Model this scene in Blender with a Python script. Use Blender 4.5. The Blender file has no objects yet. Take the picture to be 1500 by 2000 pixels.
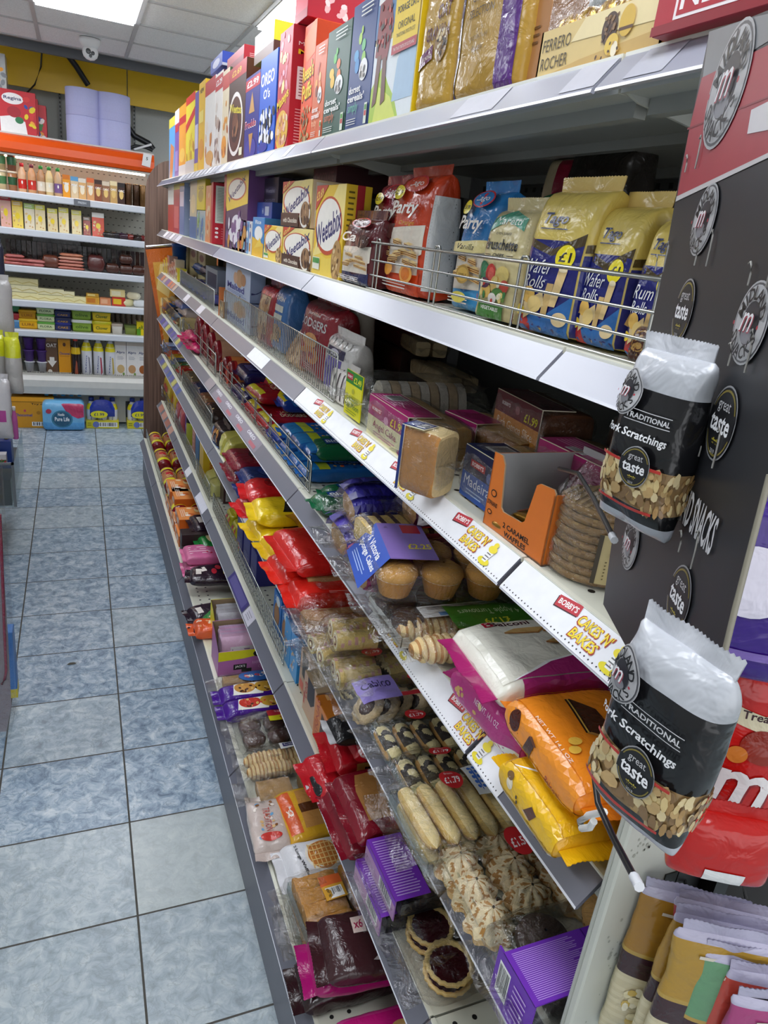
import bpy,math,random
from mathutils import Vector,Matrix,noise
from mathutils.geometry import tessellate_polygon
random.seed(7)
SC=bpy.context.scene
COL=SC.collection
H=1.6873
RM=((0.92194699,-0.37036566,0.11332706),(-0.03433318,-0.3695923,-0.92855951),(0.38579136,0.85219177,-0.35346034))
FPX=1386.6
# ------------------------------------------------------------------ camera
cd=bpy.data.cameras.new('camera')
cam=bpy.data.objects.new('camera',cd)
COL.objects.link(cam)
RV,DV,FV=[Vector(a)for a in RM]
cam.matrix_world=Matrix(((RV.x,-DV.x,-FV.x,0),(RV.y,-DV.y,-FV.y,0),(RV.z,-DV.z,-FV.z,H),(0,0,0,1)))
cd.sensor_fit='VERTICAL'
cd.sensor_height=36
cd.lens=FPX/2000*36
cd.clip_start=0.02
SC.camera=cam
# ------------------------------------------------------------------ light
w=bpy.data.worlds.new('world')
SC.world=w
w.use_nodes=True
w.node_tree.nodes['Background'].inputs[0].default_value=(0.95,0.97,1.0,1)
w.node_tree.nodes['Background'].inputs[1].default_value=1.3
SC.view_settings.view_transform='Standard'
SC.view_settings.look='None'
SC.view_settings.gamma=1
SC.view_settings.exposure=0.45
PANEL_STRENGTH=8.0
FRIDGE_LIGHT=11.0
SC.cycles.max_bounces=10
SC.cycles.transparent_max_bounces=16
SC.cycles.caustics_reflective=False
SC.cycles.caustics_refractive=False
SC.cycles.sample_clamp_indirect=4.0
def pr(X,Y,Z):
 p=Vector((X,Y,Z-H))
 z=FV.dot(p)
 return 750+FPX*RV.dot(p)/z,1000+FPX*DV.dot(p)/z
def ray(px,py):
 return RV*((px-750)/FPX)+DV*((py-1000)/FPX)+FV
def on_z(px,py,z):
 d=ray(px,py)
 t=(z-H)/d.z
 return Vector((d.x*t,d.y*t,z))
def on_x(px,py,X):
 d=ray(px,py)
 t=X/d.x
 return Vector((X,d.y*t,d.z*t+H))
def on_y(px,py,Y):
 d=ray(px,py)
 t=Y/d.y
 return Vector((d.x*t,Y,d.z*t+H))
# ------------------------------------------------------------------ colours and materials
def lin(c):
 if not isinstance(c,str):
  return c
 c=c.lstrip('#')
 o=[]
 for i in(0,2,4):
  v=int(c[i:i+2],16)/255
  o.append(v/12.92 if v<.04045 else((v+.055)/1.055)**2.4)
 return tuple(o)+(1.0,)
_M={}
def material(key):
 if key in _M:
  return _M[key]
 m=bpy.data.materials.new(key)
 m.use_nodes=True
 nt=m.node_tree
 N=nt.nodes
 L=nt.links
 b=N['Principled BSDF']
 at=N.new('ShaderNodeAttribute')
 at.attribute_name='col'
 tc=N.new('ShaderNodeTexCoord')
 def nz(scale,detail=3,rough=.5):
  n=N.new('ShaderNodeTexNoise')
  n.inputs['Scale'].default_value=scale
  n.inputs['Detail'].default_value=detail
  n.inputs['Roughness'].default_value=rough
  L.new(tc.outputs['Object'],n.inputs['Vector'])
  return n
 def bump(src,strength,dist):
  bp=N.new('ShaderNodeBump')
  bp.inputs['Strength'].default_value=strength
  bp.inputs['Distance'].default_value=dist
  L.new(src,bp.inputs['Height'])
  L.new(bp.outputs[0],b.inputs['Normal'])
  return bp
 def vary(n,lo,hi):
  mr=N.new('ShaderNodeMapRange')
  mr.inputs['To Min'].default_value=lo
  mr.inputs['To Max'].default_value=hi
  L.new(n.outputs[0],mr.inputs[0])
  mx=N.new('ShaderNodeMix')
  mx.data_type='RGBA'
  mx.blend_type='MULTIPLY'
  mx.inputs[0].default_value=1
  L.new(at.outputs['Color'],mx.inputs[6])
  L.new(mr.outputs[0],mx.inputs[7])
  L.new(mx.outputs[2],b.inputs['Base Color'])
 if key=='card':
  vary(nz(60),.93,1.05)
  b.inputs['Roughness'].default_value=.38
 elif key=='paper':
  vary(nz(90),.93,1.04)
  b.inputs['Roughness'].default_value=.7
 elif key in('film','foil'):
  n=nz(38,3,.55)
  n.inputs['Distortion'].default_value=.6
  vary(nz(40),.93,1.05)
  bump(n.outputs[0],.55,.006)
  b.inputs['Roughness'].default_value=.22
  b.inputs['Coat Weight'].default_value=.25
  b.inputs['Coat Roughness'].default_value=.08
  if key=='foil':
   b.inputs['Metallic'].default_value=.75
   b.inputs['Roughness'].default_value=.3
 elif key=='metal':
  vary(nz(25),.92,1.05)
  b.inputs['Roughness'].default_value=.42
 elif key=='plastic':
  vary(nz(14),.95,1.04)
  b.inputs['Roughness'].default_value=.3
 elif key=='chrome':
  vary(nz(25),.92,1.05)
  b.inputs['Metallic'].default_value=1
  b.inputs['Roughness'].default_value=.25
 elif key=='cake':
  n=nz(120,4,.7)
  vary(n,.68,1.22)
  bump(nz(220,3).outputs[0],.6,.002)
  b.inputs['Roughness'].default_value=.75
 elif key=='jam':
  vary(nz(60),.8,1.1)
  b.inputs['Roughness'].default_value=.12
 elif key in('clear','acrylic'):
  nt.nodes.remove(b)
  tr=N.new('ShaderNodeBsdfTransparent')
  tr.inputs[0].default_value=(.96,.96,.95,1)if key=='clear' else(.86,.9,.88,1)
  gl=N.new('ShaderNodeBsdfGlossy')
  gl.inputs['Roughness'].default_value=.10
  lw=N.new('ShaderNodeLayerWeight')
  lw.inputs[0].default_value=.32
  mr=N.new('ShaderNodeMapRange')
  mr.inputs['To Min'].default_value=.035
  mr.inputs['To Max'].default_value=.5
  L.new(lw.outputs['Facing'],mr.inputs[0])
  mx=N.new('ShaderNodeMixShader')
  L.new(mr.outputs[0],mx.inputs[0])
  L.new(tr.outputs[0],mx.inputs[1])
  L.new(gl.outputs[0],mx.inputs[2])
  L.new(mx.outputs[0],N['Material Output'].inputs[0])
  if key=='clear':
   n=nz(32,4,.6)
   n.inputs['Distortion'].default_value=1.4
   bp=N.new('ShaderNodeBump')
   bp.inputs['Strength'].default_value=.9
   bp.inputs['Distance'].default_value=.012
   L.new(n.outputs[0],bp.inputs['Height'])
   L.new(bp.outputs[0],gl.inputs['Normal'])
   L.new(bp.outputs[0],lw.inputs['Normal'])
 _M[key]=m
 return m
# ------------------------------------------------------------------ mesh builder
class MB:
 def __init__(s):
  s.v,s.f,s.c,s.m,s.s=[],[],[],[],[]
  s.keys=[]
 def mi(s,k):
  if k not in s.keys:
   s.keys.append(k)
  return s.keys.index(k)
 def add(s,vs,fs,col,mat='card',smooth=False,cols=None):
  o=len(s.v)
  s.v+=[tuple(x)for x in vs]
  k=s.mi(mat)
  c=lin(col)if col is not None else None
  for i,f in enumerate(fs):
   s.f.append(tuple(o+j for j in f))
   s.c.append(lin(cols[i])if cols else c)
   s.m.append(k)
   s.s.append(smooth)
 def box(s,x0,y0,z0,x1,y1,z1,col,mat='card',cols=None,ch=0):
  """cols: dict of face colours front back left right top bottom; ch: chamfer"""
  cols=cols or{}
  g=lambda n:cols.get(n,col)
  if ch<=0:
   v=[(x0,y0,z0),(x1,y0,z0),(x1,y1,z0),(x0,y1,z0),(x0,y0,z1),(x1,y0,z1),(x1,y1,z1),(x0,y1,z1)]
   s.add(v,[(0,1,5,4),(2,3,7,6),(3,0,4,7),(1,2,6,5),(4,5,6,7),(3,2,1,0)],None,mat,cols=[g('front'),g('back'),g('left'),g('right'),g('top'),g('bottom')])
   return
  X=(x0,x0+ch,x1-ch,x1)
  Y=(y0,y0+ch,y1-ch,y1)
  Z=(z0,z0+ch,z1-ch,z1)
  V=[]
  idx={}
  def q(i,j,k):
   if(i,j,k)not in idx:
    idx[(i,j,k)]=len(V)
    V.append((X[i],Y[j],Z[k]))
   return idx[(i,j,k)]
  F,C=[],[]
  def face(l,c):
   F.append([q(*t)for t in l])
   C.append(g(c))
  face([(1,0,1),(2,0,1),(2,0,2),(1,0,2)],'front')
  face([(2,3,1),(1,3,1),(1,3,2),(2,3,2)],'back')
  face([(0,2,1),(0,1,1),(0,1,2),(0,2,2)],'left')
  face([(3,1,1),(3,2,1),(3,2,2),(3,1,2)],'right')
  face([(1,1,3),(2,1,3),(2,2,3),(1,2,3)],'top')
  face([(1,2,0),(2,2,0),(2,1,0),(1,1,0)],'bottom')
# vertical edges
  face([(0,1,1),(1,0,1),(1,0,2),(0,1,2)],'front')
  face([(2,0,1),(3,1,1),(3,1,2),(2,0,2)],'front')
  face([(3,2,1),(2,3,1),(2,3,2),(3,2,2)],'back')
  face([(1,3,1),(0,2,1),(0,2,2),(1,3,2)],'back')
  for a,b,k1,k2,nm in((1,2,2,3,'top'),):
   face([(1,0,2),(2,0,2),(2,1,3),(1,1,3)],'top')
   face([(3,1,2),(3,2,2),(2,2,3),(2,1,3)],'top')
   face([(2,3,2),(1,3,2),(1,2,3),(2,2,3)],'top')
   face([(0,2,2),(0,1,2),(1,1,3),(1,2,3)],'top')
   face([(2,0,1),(1,0,1),(1,1,0),(2,1,0)],'bottom')
   face([(3,2,1),(3,1,1),(2,1,0),(2,2,0)],'bottom')
   face([(1,3,1),(2,3,1),(2,2,0),(1,2,0)],'bottom')
   face([(0,1,1),(0,2,1),(1,2,0),(1,1,0)],'bottom')
  face([(1,0,2),(1,1,3),(0,1,2)],'top')
  face([(2,0,2),(3,1,2),(2,1,3)],'top')
  face([(2,3,2),(2,2,3),(3,2,2)],'top')
  face([(1,3,2),(0,2,2),(1,2,3)],'top')
  face([(1,0,1),(0,1,1),(1,1,0)],'bottom')
  face([(2,0,1),(2,1,0),(3,1,1)],'bottom')
  face([(2,3,1),(3,2,1),(2,2,0)],'bottom')
  face([(1,3,1),(1,2,0),(0,2,1)],'bottom')
  s.add(V,F,None,mat,cols=C)
 def grid(s,fn,nu,nv,col,mat='card',wrapv=False,smooth=True,colfn=None,flip=False):
  vs,fs,cs=[],[],[]
  nvv=nv if wrapv else nv+1
  for i in range(nu+1):
   for j in range(nvv):
    vs.append(fn(i/nu,j/nv))
  for i in range(nu):
   for j in range(nv):
    a=i*nvv+j
    b=i*nvv+(j+1)%nvv
    q=(a,a+nvv,b+nvv,b)
    fs.append(q[::-1]if flip else q)
    cs.append(colfn((i+.5)/nu,(j+.5)/nv)if colfn else col)
  s.add(vs,fs,None,mat,smooth,cols=cs)
 def tube(s,pts,r,col,mat='chrome',n=8,closed=False,caps=True):
  pts=[Vector(p)for p in pts]
  vs,fs=[],[]
  up=Vector((0,0,1))
  m=len(pts)
  for i,p in enumerate(pts):
   if closed:
    t=(pts[(i+1)%m]-pts[i-1])
   else:
    t=pts[min(i+1,m-1)]-pts[max(i-1,0)]
   t=t.normalized()if t.length>0 else up
   a=t.cross(up if abs(t.z)<.9 else Vector((1,0,0))).normalized()
   b=t.cross(a)
   rr=r[i]if isinstance(r,(list,tuple))else r
   for k in range(n):
    th=2*math.pi*k/n
    vs.append(p+a*math.cos(th)*rr+b*math.sin(th)*rr)
  for i in range(m if closed else m-1):
   j=(i+1)%m
   for k in range(n):
    fs.append((i*n+k,i*n+(k+1)%n,j*n+(k+1)%n,j*n+k))
  s.add(vs,fs,col,mat,True)
  if not closed and caps:
   s.add(vs[:n],[tuple(range(n))],col,mat)
   s.add(vs[-n:],[tuple(range(n))[::-1]],col,mat)
 def lathe(s,prof,col,mat='plastic',n=20,cx=0,cy=0,colfn=None,flute=0,nf=0,cap=True):
  """prof: list of (r,z[,col])"""
  vs,fs,cs=[],[],[]
  for(i,p)in enumerate(prof):
   for k in range(n):
    th=2*math.pi*k/n
    r=p[0]*(1+(flute*math.cos(nf*th)if nf else 0))
    vs.append((cx+r*math.cos(th),cy+r*math.sin(th),p[1]))
  for i in range(len(prof)-1):
   c=prof[i][2]if len(prof[i])>2 else col
   for k in range(n):
    fs.append((i*n+k,i*n+(k+1)%n,(i+1)*n+(k+1)%n,(i+1)*n+k))
    cs.append(c)
  if cap:
   fs.append(tuple(range(n))[::-1])
   cs.append(prof[0][2]if len(prof[0])>2 else col)
   fs.append(tuple(range((len(prof)-1)*n,len(prof)*n)))
   cs.append(prof[-1][2]if len(prof[-1])>2 else(prof[-2][2]if len(prof[-2])>2 else col))
  s.add(vs,fs,None,mat,True,cols=cs)
 def mesh(s,name):
  me=bpy.data.meshes.new(name)
  me.from_pydata(s.v,[],s.f)
  for k in s.keys:
   me.materials.append(material(k))
  me.polygons.foreach_set('material_index',s.m)
  me.polygons.foreach_set('use_smooth',s.s)
  a=me.color_attributes.new('col','FLOAT_COLOR','CORNER')
  buf=[]
  for f,c in zip(s.f,s.c):
   buf.extend(c*len(f))
  a.data.foreach_set('color',buf)
  me.update()
  return me
 def build(s,name,parent=None,loc=None,rz=0,rx=0,ry=0):
  return ob(name,s.mesh(name),parent,loc,rz,rx,ry)
def ob(name,me,parent=None,loc=None,rz=0,rx=0,ry=0):
 o=bpy.data.objects.new(name,me)
 COL.objects.link(o)
 if parent:
  o.parent=parent
 if loc is not None:
  o.location=loc
 o.rotation_euler=(math.radians(rx),math.radians(ry),math.radians(rz))
 return o
def empty(name,loc=(0,0,0),rz=0,rx=0,ry=0):
 return ob(name,None,None,loc,rz,rx,ry)
def tag(o,label,cat,group=None):
 o['label']=label
 o['category']=cat
 if group:
  o['group']=group
 return o
def struct(o):
 o['kind']='structure'
 return o
def dup(root,loc=None,rz=None,label=None,group=None,rx=None,ry=None):
 r=root.copy()
 COL.objects.link(r)
 if loc is not None:
  r.location=loc
 e=list(r.rotation_euler)
 if rx is not None:
  e[0]=math.radians(rx)
 if ry is not None:
  e[1]=math.radians(ry)
 if rz is not None:
  e[2]=math.radians(rz)
 r.rotation_euler=e
 if label:
  r['label']=label
 if group:
  r['group']=group
 for ch in list(root.children):
  c=ch.copy()
  COL.objects.link(c)
  c.parent=r
  for g in list(ch.children):
   d=g.copy()
   COL.objects.link(d)
   d.parent=c
 return r
# ------------------------------------------------------------------ print: shapes and lettering laid on a surface
_T={}
def glyphs(s,bold=False,shear=0):
 key=(s,bold,shear)
 if key in _T:
  return _T[key]
 cu=bpy.data.curves.new('lettering','FONT')
 cu.body=s
 cu.resolution_u=2
 cu.shear=shear
 if bold:
  cu.offset=.022
 o=bpy.data.objects.new('lettering',cu)
 COL.objects.link(o)
 dg=bpy.context.evaluated_depsgraph_get()
 me=o.evaluated_get(dg).to_mesh()
 vs=[(v.co.x,v.co.y)for v in me.vertices]
 tris=[]
 me.calc_loop_triangles()
 for t in me.loop_triangles:
  tris.append(tuple(t.vertices))
# drop duplicates facing down
 keep=[]
 for t in tris:
  a,b,c=[vs[i]for i in t]
  ar=(b[0]-a[0])*(c[1]-a[1])-(b[1]-a[1])*(c[0]-a[0])
  if abs(ar)>1e-9:
   keep.append(t if ar>0 else(t[0],t[2],t[1]))
 o.evaluated_get(dg).to_mesh_clear()
 bpy.data.objects.remove(o)
 bpy.data.curves.remove(cu)
 if vs:
  x0=min(v[0]for v in vs)
  x1=max(v[0]for v in vs)
  y0=min(v[1]for v in vs)
  y1=max(v[1]for v in vs)
 else:
  x0=x1=y0=y1=0
 vs=[(x-(x0+x1)/2,y-(y0+y1)/2)for x,y in vs]
 _T[key]=(vs,keep,max(x1-x0,1e-6),max(y1-y0,1e-6))
 return _T[key]
def split(vs,tris,ds):
 vs=list(vs)
 out=[]
 mid={}
 st=list(tris)
 d2=ds*ds
 while st:
  a,b,c=st.pop()
  e=[(a,b,c),(b,c,a),(c,a,b)]
  L=[((vs[p][0]-vs[q][0])**2+(vs[p][1]-vs[q][1])**2)for p,q,_ in e]
  k=L.index(max(L))
  if L[k]<=d2:
   out.append((a,b,c))
   continue
  p,q,r=e[k]
  kk=(min(p,q),max(p,q))
  if kk not in mid:
   mid[kk]=len(vs)
   vs.append(((vs[p][0]+vs[q][0])/2,(vs[p][1]+vs[q][1])/2))
  m=mid[kk]
  st.append((p,m,r))
  st.append((m,q,r))
 return vs,out
def deco(mb,fn,w,h,items,mat='card',ds=None,lift=.00035):
 """fn(x, y, offset) maps face metres to a point; items use fractions of the face"""
 if not items:
  return
 rnd=random.Random(len(mb.v)+13)
 for it in items:
  k=it[0]
  if k=='r':
   _,x0,y0,x1,y1,c=it
   vs=[(x0*w,y0*h),(x1*w,y0*h),(x1*w,y1*h),(x0*w,y1*h)]
   ts=[(0,1,2),(0,2,3)]
  elif k=='e':
   _,cx,cy,rx,ry,c=it[:6]
   n=30
   vs=[(cx*w,cy*h)]+[((cx+rx*math.cos(2*math.pi*i/n))*w,(cy+ry*math.sin(2*math.pi*i/n))*h)for i in range(n)]
   ts=[(0,1+i,1+(i+1)%n)for i in range(n)]
  elif k=='p':
   _,pts,c=it
   vs=[(x*w,y*h)for x,y in pts]
   ts=[tuple(t)for t in tessellate_polygon([[Vector((x,y,0))for x,y in vs]])]
   tt=[]
   for t in ts:
    a,b,cc=[vs[i]for i in t]
    ar=(b[0]-a[0])*(cc[1]-a[1])-(b[1]-a[1])*(cc[0]-a[0])
    tt.append(t if ar>0 else(t[0],t[2],t[1]))
   ts=tt
  elif k=='t':
   _,s,cx,cy,hh,c=it[:6]
   o=it[6]if len(it)>6 else{}
   g,ts,gw,gh=glyphs(s,o.get('b',False),o.get('sh',0))
   sy=hh*h/gh
   sx=sy
   if 'w' in o:
    sx=o['w']*w/gw
   a=math.radians(o.get('r',0))
   ca,sa=math.cos(a),math.sin(a)
   vs=[(cx*w+x*sx*ca-y*sy*sa,cy*h+x*sx*sa+y*sy*ca)for x,y in g]
  elif k=='s':
   _,x0,y0,x1,y1,n_,rr,cs=it[:8]
   asp=it[8]if len(it)>8 else .7
   for i in range(n_):
    cx,cy=rnd.uniform(x0,x1)*w,rnd.uniform(y0,y1)*h
    ex=(rr*w)*rnd.uniform(.7,1.2)
    a=rnd.uniform(0,6.28)
    c=rnd.choice(cs)
    vs=[]
    for j in range(7):
     t=2*math.pi*j/7
     px,py=ex*math.cos(t),ex*asp*math.sin(t)
     vs.append((cx+px*math.cos(a)-py*math.sin(a),cy+px*math.sin(a)+py*math.cos(a)))
    mb.add([fn(x,y,lift+.00002*i)for x,y in vs],[tuple(range(7))],c,mat)
   lift+=.00002*n_+.0001
   continue
  elif k=='l':
   _,x0,y0,x1,y1,n_,c=it
   for i in range(n_):
    yy=y1-(y1-y0)*(i+.5)/n_
    hh=(y1-y0)/n_*.17
    xe=x1-(x1-x0)*rnd.uniform(0,.25)
    vs=[(x0*w,(yy-hh)*h),(xe*w,(yy-hh)*h),(xe*w,(yy+hh)*h),(x0*w,(yy+hh)*h)]
    mb.add([fn(x,y,lift)for x,y in vs],[(0,1,2,3)],c,mat)
   lift+=.00012
   continue
  elif k=='b':
   _,x0,y0,x1,y1=it
   mb.add([fn(x*w,y*h,lift)for x,y in((x0,y0),(x1,y0),(x1,y1),(x0,y1))],[(0,1,2,3)],'f4f4f2',mat)
   x=x0+.06*(x1-x0)
   while x<x1-.06*(x1-x0):
    ww=rnd.choice((.02,.035,.05))*(x1-x0)
    mb.add([fn(a*w,b*h,lift+.00012)for a,b in((x,y0+.15*(y1-y0)),(x+ww,y0+.15*(y1-y0)),(x+ww,y1-.08*(y1-y0)),(x,y1-.08*(y1-y0)))],[(0,1,2,3)],'16161a',mat)
    x+=ww+rnd.choice((.02,.03,.045))*(x1-x0)
   lift+=.0003
   continue
  if ds:
   vs,ts=split(vs,ts,ds)
  mb.add([fn(x,y,lift)for x,y in vs],ts,c,mat)
  lift+=.00012
def fmap(kind,w,d,h):
 if kind=='front':
  return(lambda x,y,o:(-w/2+x,-o,y)),w,h
 if kind=='right':
  return(lambda x,y,o:(w/2+o,x,y)),d,h
 if kind=='left':
  return(lambda x,y,o:(-w/2-o,d-x,y)),d,h
 if kind=='top':
  return(lambda x,y,o:(-w/2+x,y,h+o)),w,d
 if kind=='back':
  return(lambda x,y,o:(w/2-x,d+o,y)),w,h
def carton(name,w,d,h,col,decos=None,side=None,top=None,mat='card',loc=(0,0,0),rz=-90,rx=0,ry=0,back=None):
 mb=MB()
 side=side or col
 mb.box(-w/2,0,0,w/2,d,h,col,mat,cols=dict(front=col,right=side,left=side,top=top or side,bottom=side,back=back or col),ch=min(.0012,w*.05))
 for k,it in(decos or{}).items():
  fn,fw,fh=fmap(k,w,d,h)
  deco(mb,fn,fw,fh,it,mat)
 if not decos or 'top' not in decos:
  mb.box(-w/2+.002,d*.5,h,w/2-.002,d*.5+.0008,h+.0003,'3a3430',mat)
 return mb.build(name,None,loc,rz,rx,ry)
# ------------------------------------------------------------------ soft packs
def sgnpow(c,e):
 return math.copysign(abs(c)**e,c)
class Loft:
 """closed soft pack. axis 'x' = lying (long axis local x, base z=0), 'z' = standing (front faces -y)"""
 def __init__(s,L,A,B,axis='x',n=3.5,p=6,ea=.9,eb=.06,noise_amp=.0015,seed=0,flat_bottom=False,nscale=22,lean=0,base_full=False):
  s.__dict__.update(L=L,A=A,B=B,axis=axis,n=n,p=p,ea=ea,eb=eb,na=noise_amp,seed=seed,fb=flat_bottom,ns=nscale,lean=lean,bf=base_full)
 def raw(s,u,v):
  t=2*u-1
  k=max(0.0,1-abs(t)**s.p)
  if s.bf and t<0:
   kb=max(0.0,1-abs(t)**30)**.5
   ka=kb
  else:
   kb=k**.55
   ka=k**.2
  fa=s.ea+(1-s.ea)*ka
  fb=s.eb+(1-s.eb)*kb
  if s.axis=='z' and t>0:
   fb*=1-.25*t
  q=(v%1.0)*4+.5
  i=int(q)%4
  f=(q-int(q))*2-1
  cx,cy=((-1,f),(f,1),(1,-f),(-f,-1))[i]
  g=(abs(cx)**s.n+abs(cy)**s.n)**(-1/s.n)
  a=cx*g*s.A/2*fa
  b=cy*g*s.B/2*fb
  return a,b,(u-.5)*s.L
 def pos(s,u,v,o=0):
  a,b,x=s.raw(u,v)
  if s.axis=='x':
   p=Vector((x,a,b+s.B/2))
   c=Vector((x,0,s.B/2))
  else:
   p=Vector((a,-b+s.B/2,x+s.L/2))
   c=Vector((0,s.B/2,x+s.L/2))
  if s.na:
   q=p*s.ns+Vector((s.seed*3.1,s.seed*1.7,0))
   edge=.5+1.2*abs(2*u-1)**3
   dd=noise.noise(q)*s.na*edge+noise.noise(q*2.3)*s.na*.3*edge
   n=(p-c)
   if n.length>1e-6:
    p+=n.normalized()*dd
  if o:
   e=1e-3
   nrm=(s.pos(min(u+e,1),v)-s.pos(max(u-e,0),v)).cross(s.pos(u,v+e)-s.pos(u,v-e))
   if s.axis=='z':
    nrm=nrm
   if nrm.length>1e-12:
    nrm.normalize()
    if nrm.dot(p-c)<0:
     nrm=-nrm
    p=p+nrm*o
  if s.lean:
   p.x+=s.lean*p.z
  return p
 def skin(s,mb,col,mat='film',nu=34,nv=48,colfn=None):
  mb.grid(lambda u,v:s.pos(u,v),nu,nv,col,mat,wrapv=True,colfn=colfn,flip=True)
  for uu in(0,1):
   ring=[s.pos(uu,j/nv)for j in range(nv)]
   mb.add(ring,[tuple(range(nv))if uu else tuple(range(nv))[::-1]],col if not colfn else colfn(uu,.25),mat)
 def fin(s,mb,col,mat='film',ends=(0,1),ln=.012,zig=22,wav=.001,sc=1.0):
  for e in ends:
   rows=[]
   m=zig*2
   sg=1 if e else-1
   for side in(.0004,-.0004):
    for kk in(0,1,2):
     row=[]
     for j in range(m+1):
      a=(j/m-.5)*s.A*s.ea*sc*(1+.02*kk)
      ext=ln*kk/2+(.0011 if(kk==2 and j%2)else 0)-.001
      bb=wav*math.sin(j*.28+s.seed)*kk/2+side
      x=(e-.5)*s.L+sg*ext
      if s.axis=='x':
       p=Vector((x,a,s.B/2+bb))
      else:
       p=Vector((a,s.B/2+bb,x+s.L/2))
      if s.lean:
       p.x+=s.lean*p.z
      row.append(p)
     rows.append(row)
   vs=[p for r in rows for p in r]
   n_=m+1
   fs=[]
   for rr in(0,1,3,4):
    for j in range(m):
     fs.append((rr*n_+j,rr*n_+j+1,(rr+1)*n_+j+1,(rr+1)*n_+j))
   mb.add(vs,fs,col,mat)
# maps for printing: fractions of length x band of girth
 def face(s,v0,v1,u0=0.0,u1=1.0,flipx=False):
  """returns fn,w,h ; x runs along the pack (or across for axis z)"""
  if s.axis=='x':
   w=s.L*(u1-u0)
   h=s.A if abs(v1-v0)>.2 and v0>=0 else s.B
   if flipx:
    return(lambda x,y,o:s.pos(u1-(u1-u0)*x/w,v1-(v1-v0)*y/h,o)),w,h
   return(lambda x,y,o:s.pos(u0+(u1-u0)*x/w,v0+(v1-v0)*y/h,o)),w,h
  w=s.A
  h=s.L*(u1-u0)
  return(lambda x,y,o:s.pos(u0+(u1-u0)*y/h,v0+(v1-v0)*x/w,o)),w,h
 def print(s,mb,items,v0=.125,v1=.375,u0=0.02,u1=.98,mat='film',ds=.008,flipx=False,lift=.0009):
  fn,w,h=s.face(v0,v1,u0,u1,flipx)
  deco(mb,fn,w,h,items,mat,ds,lift)
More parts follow.
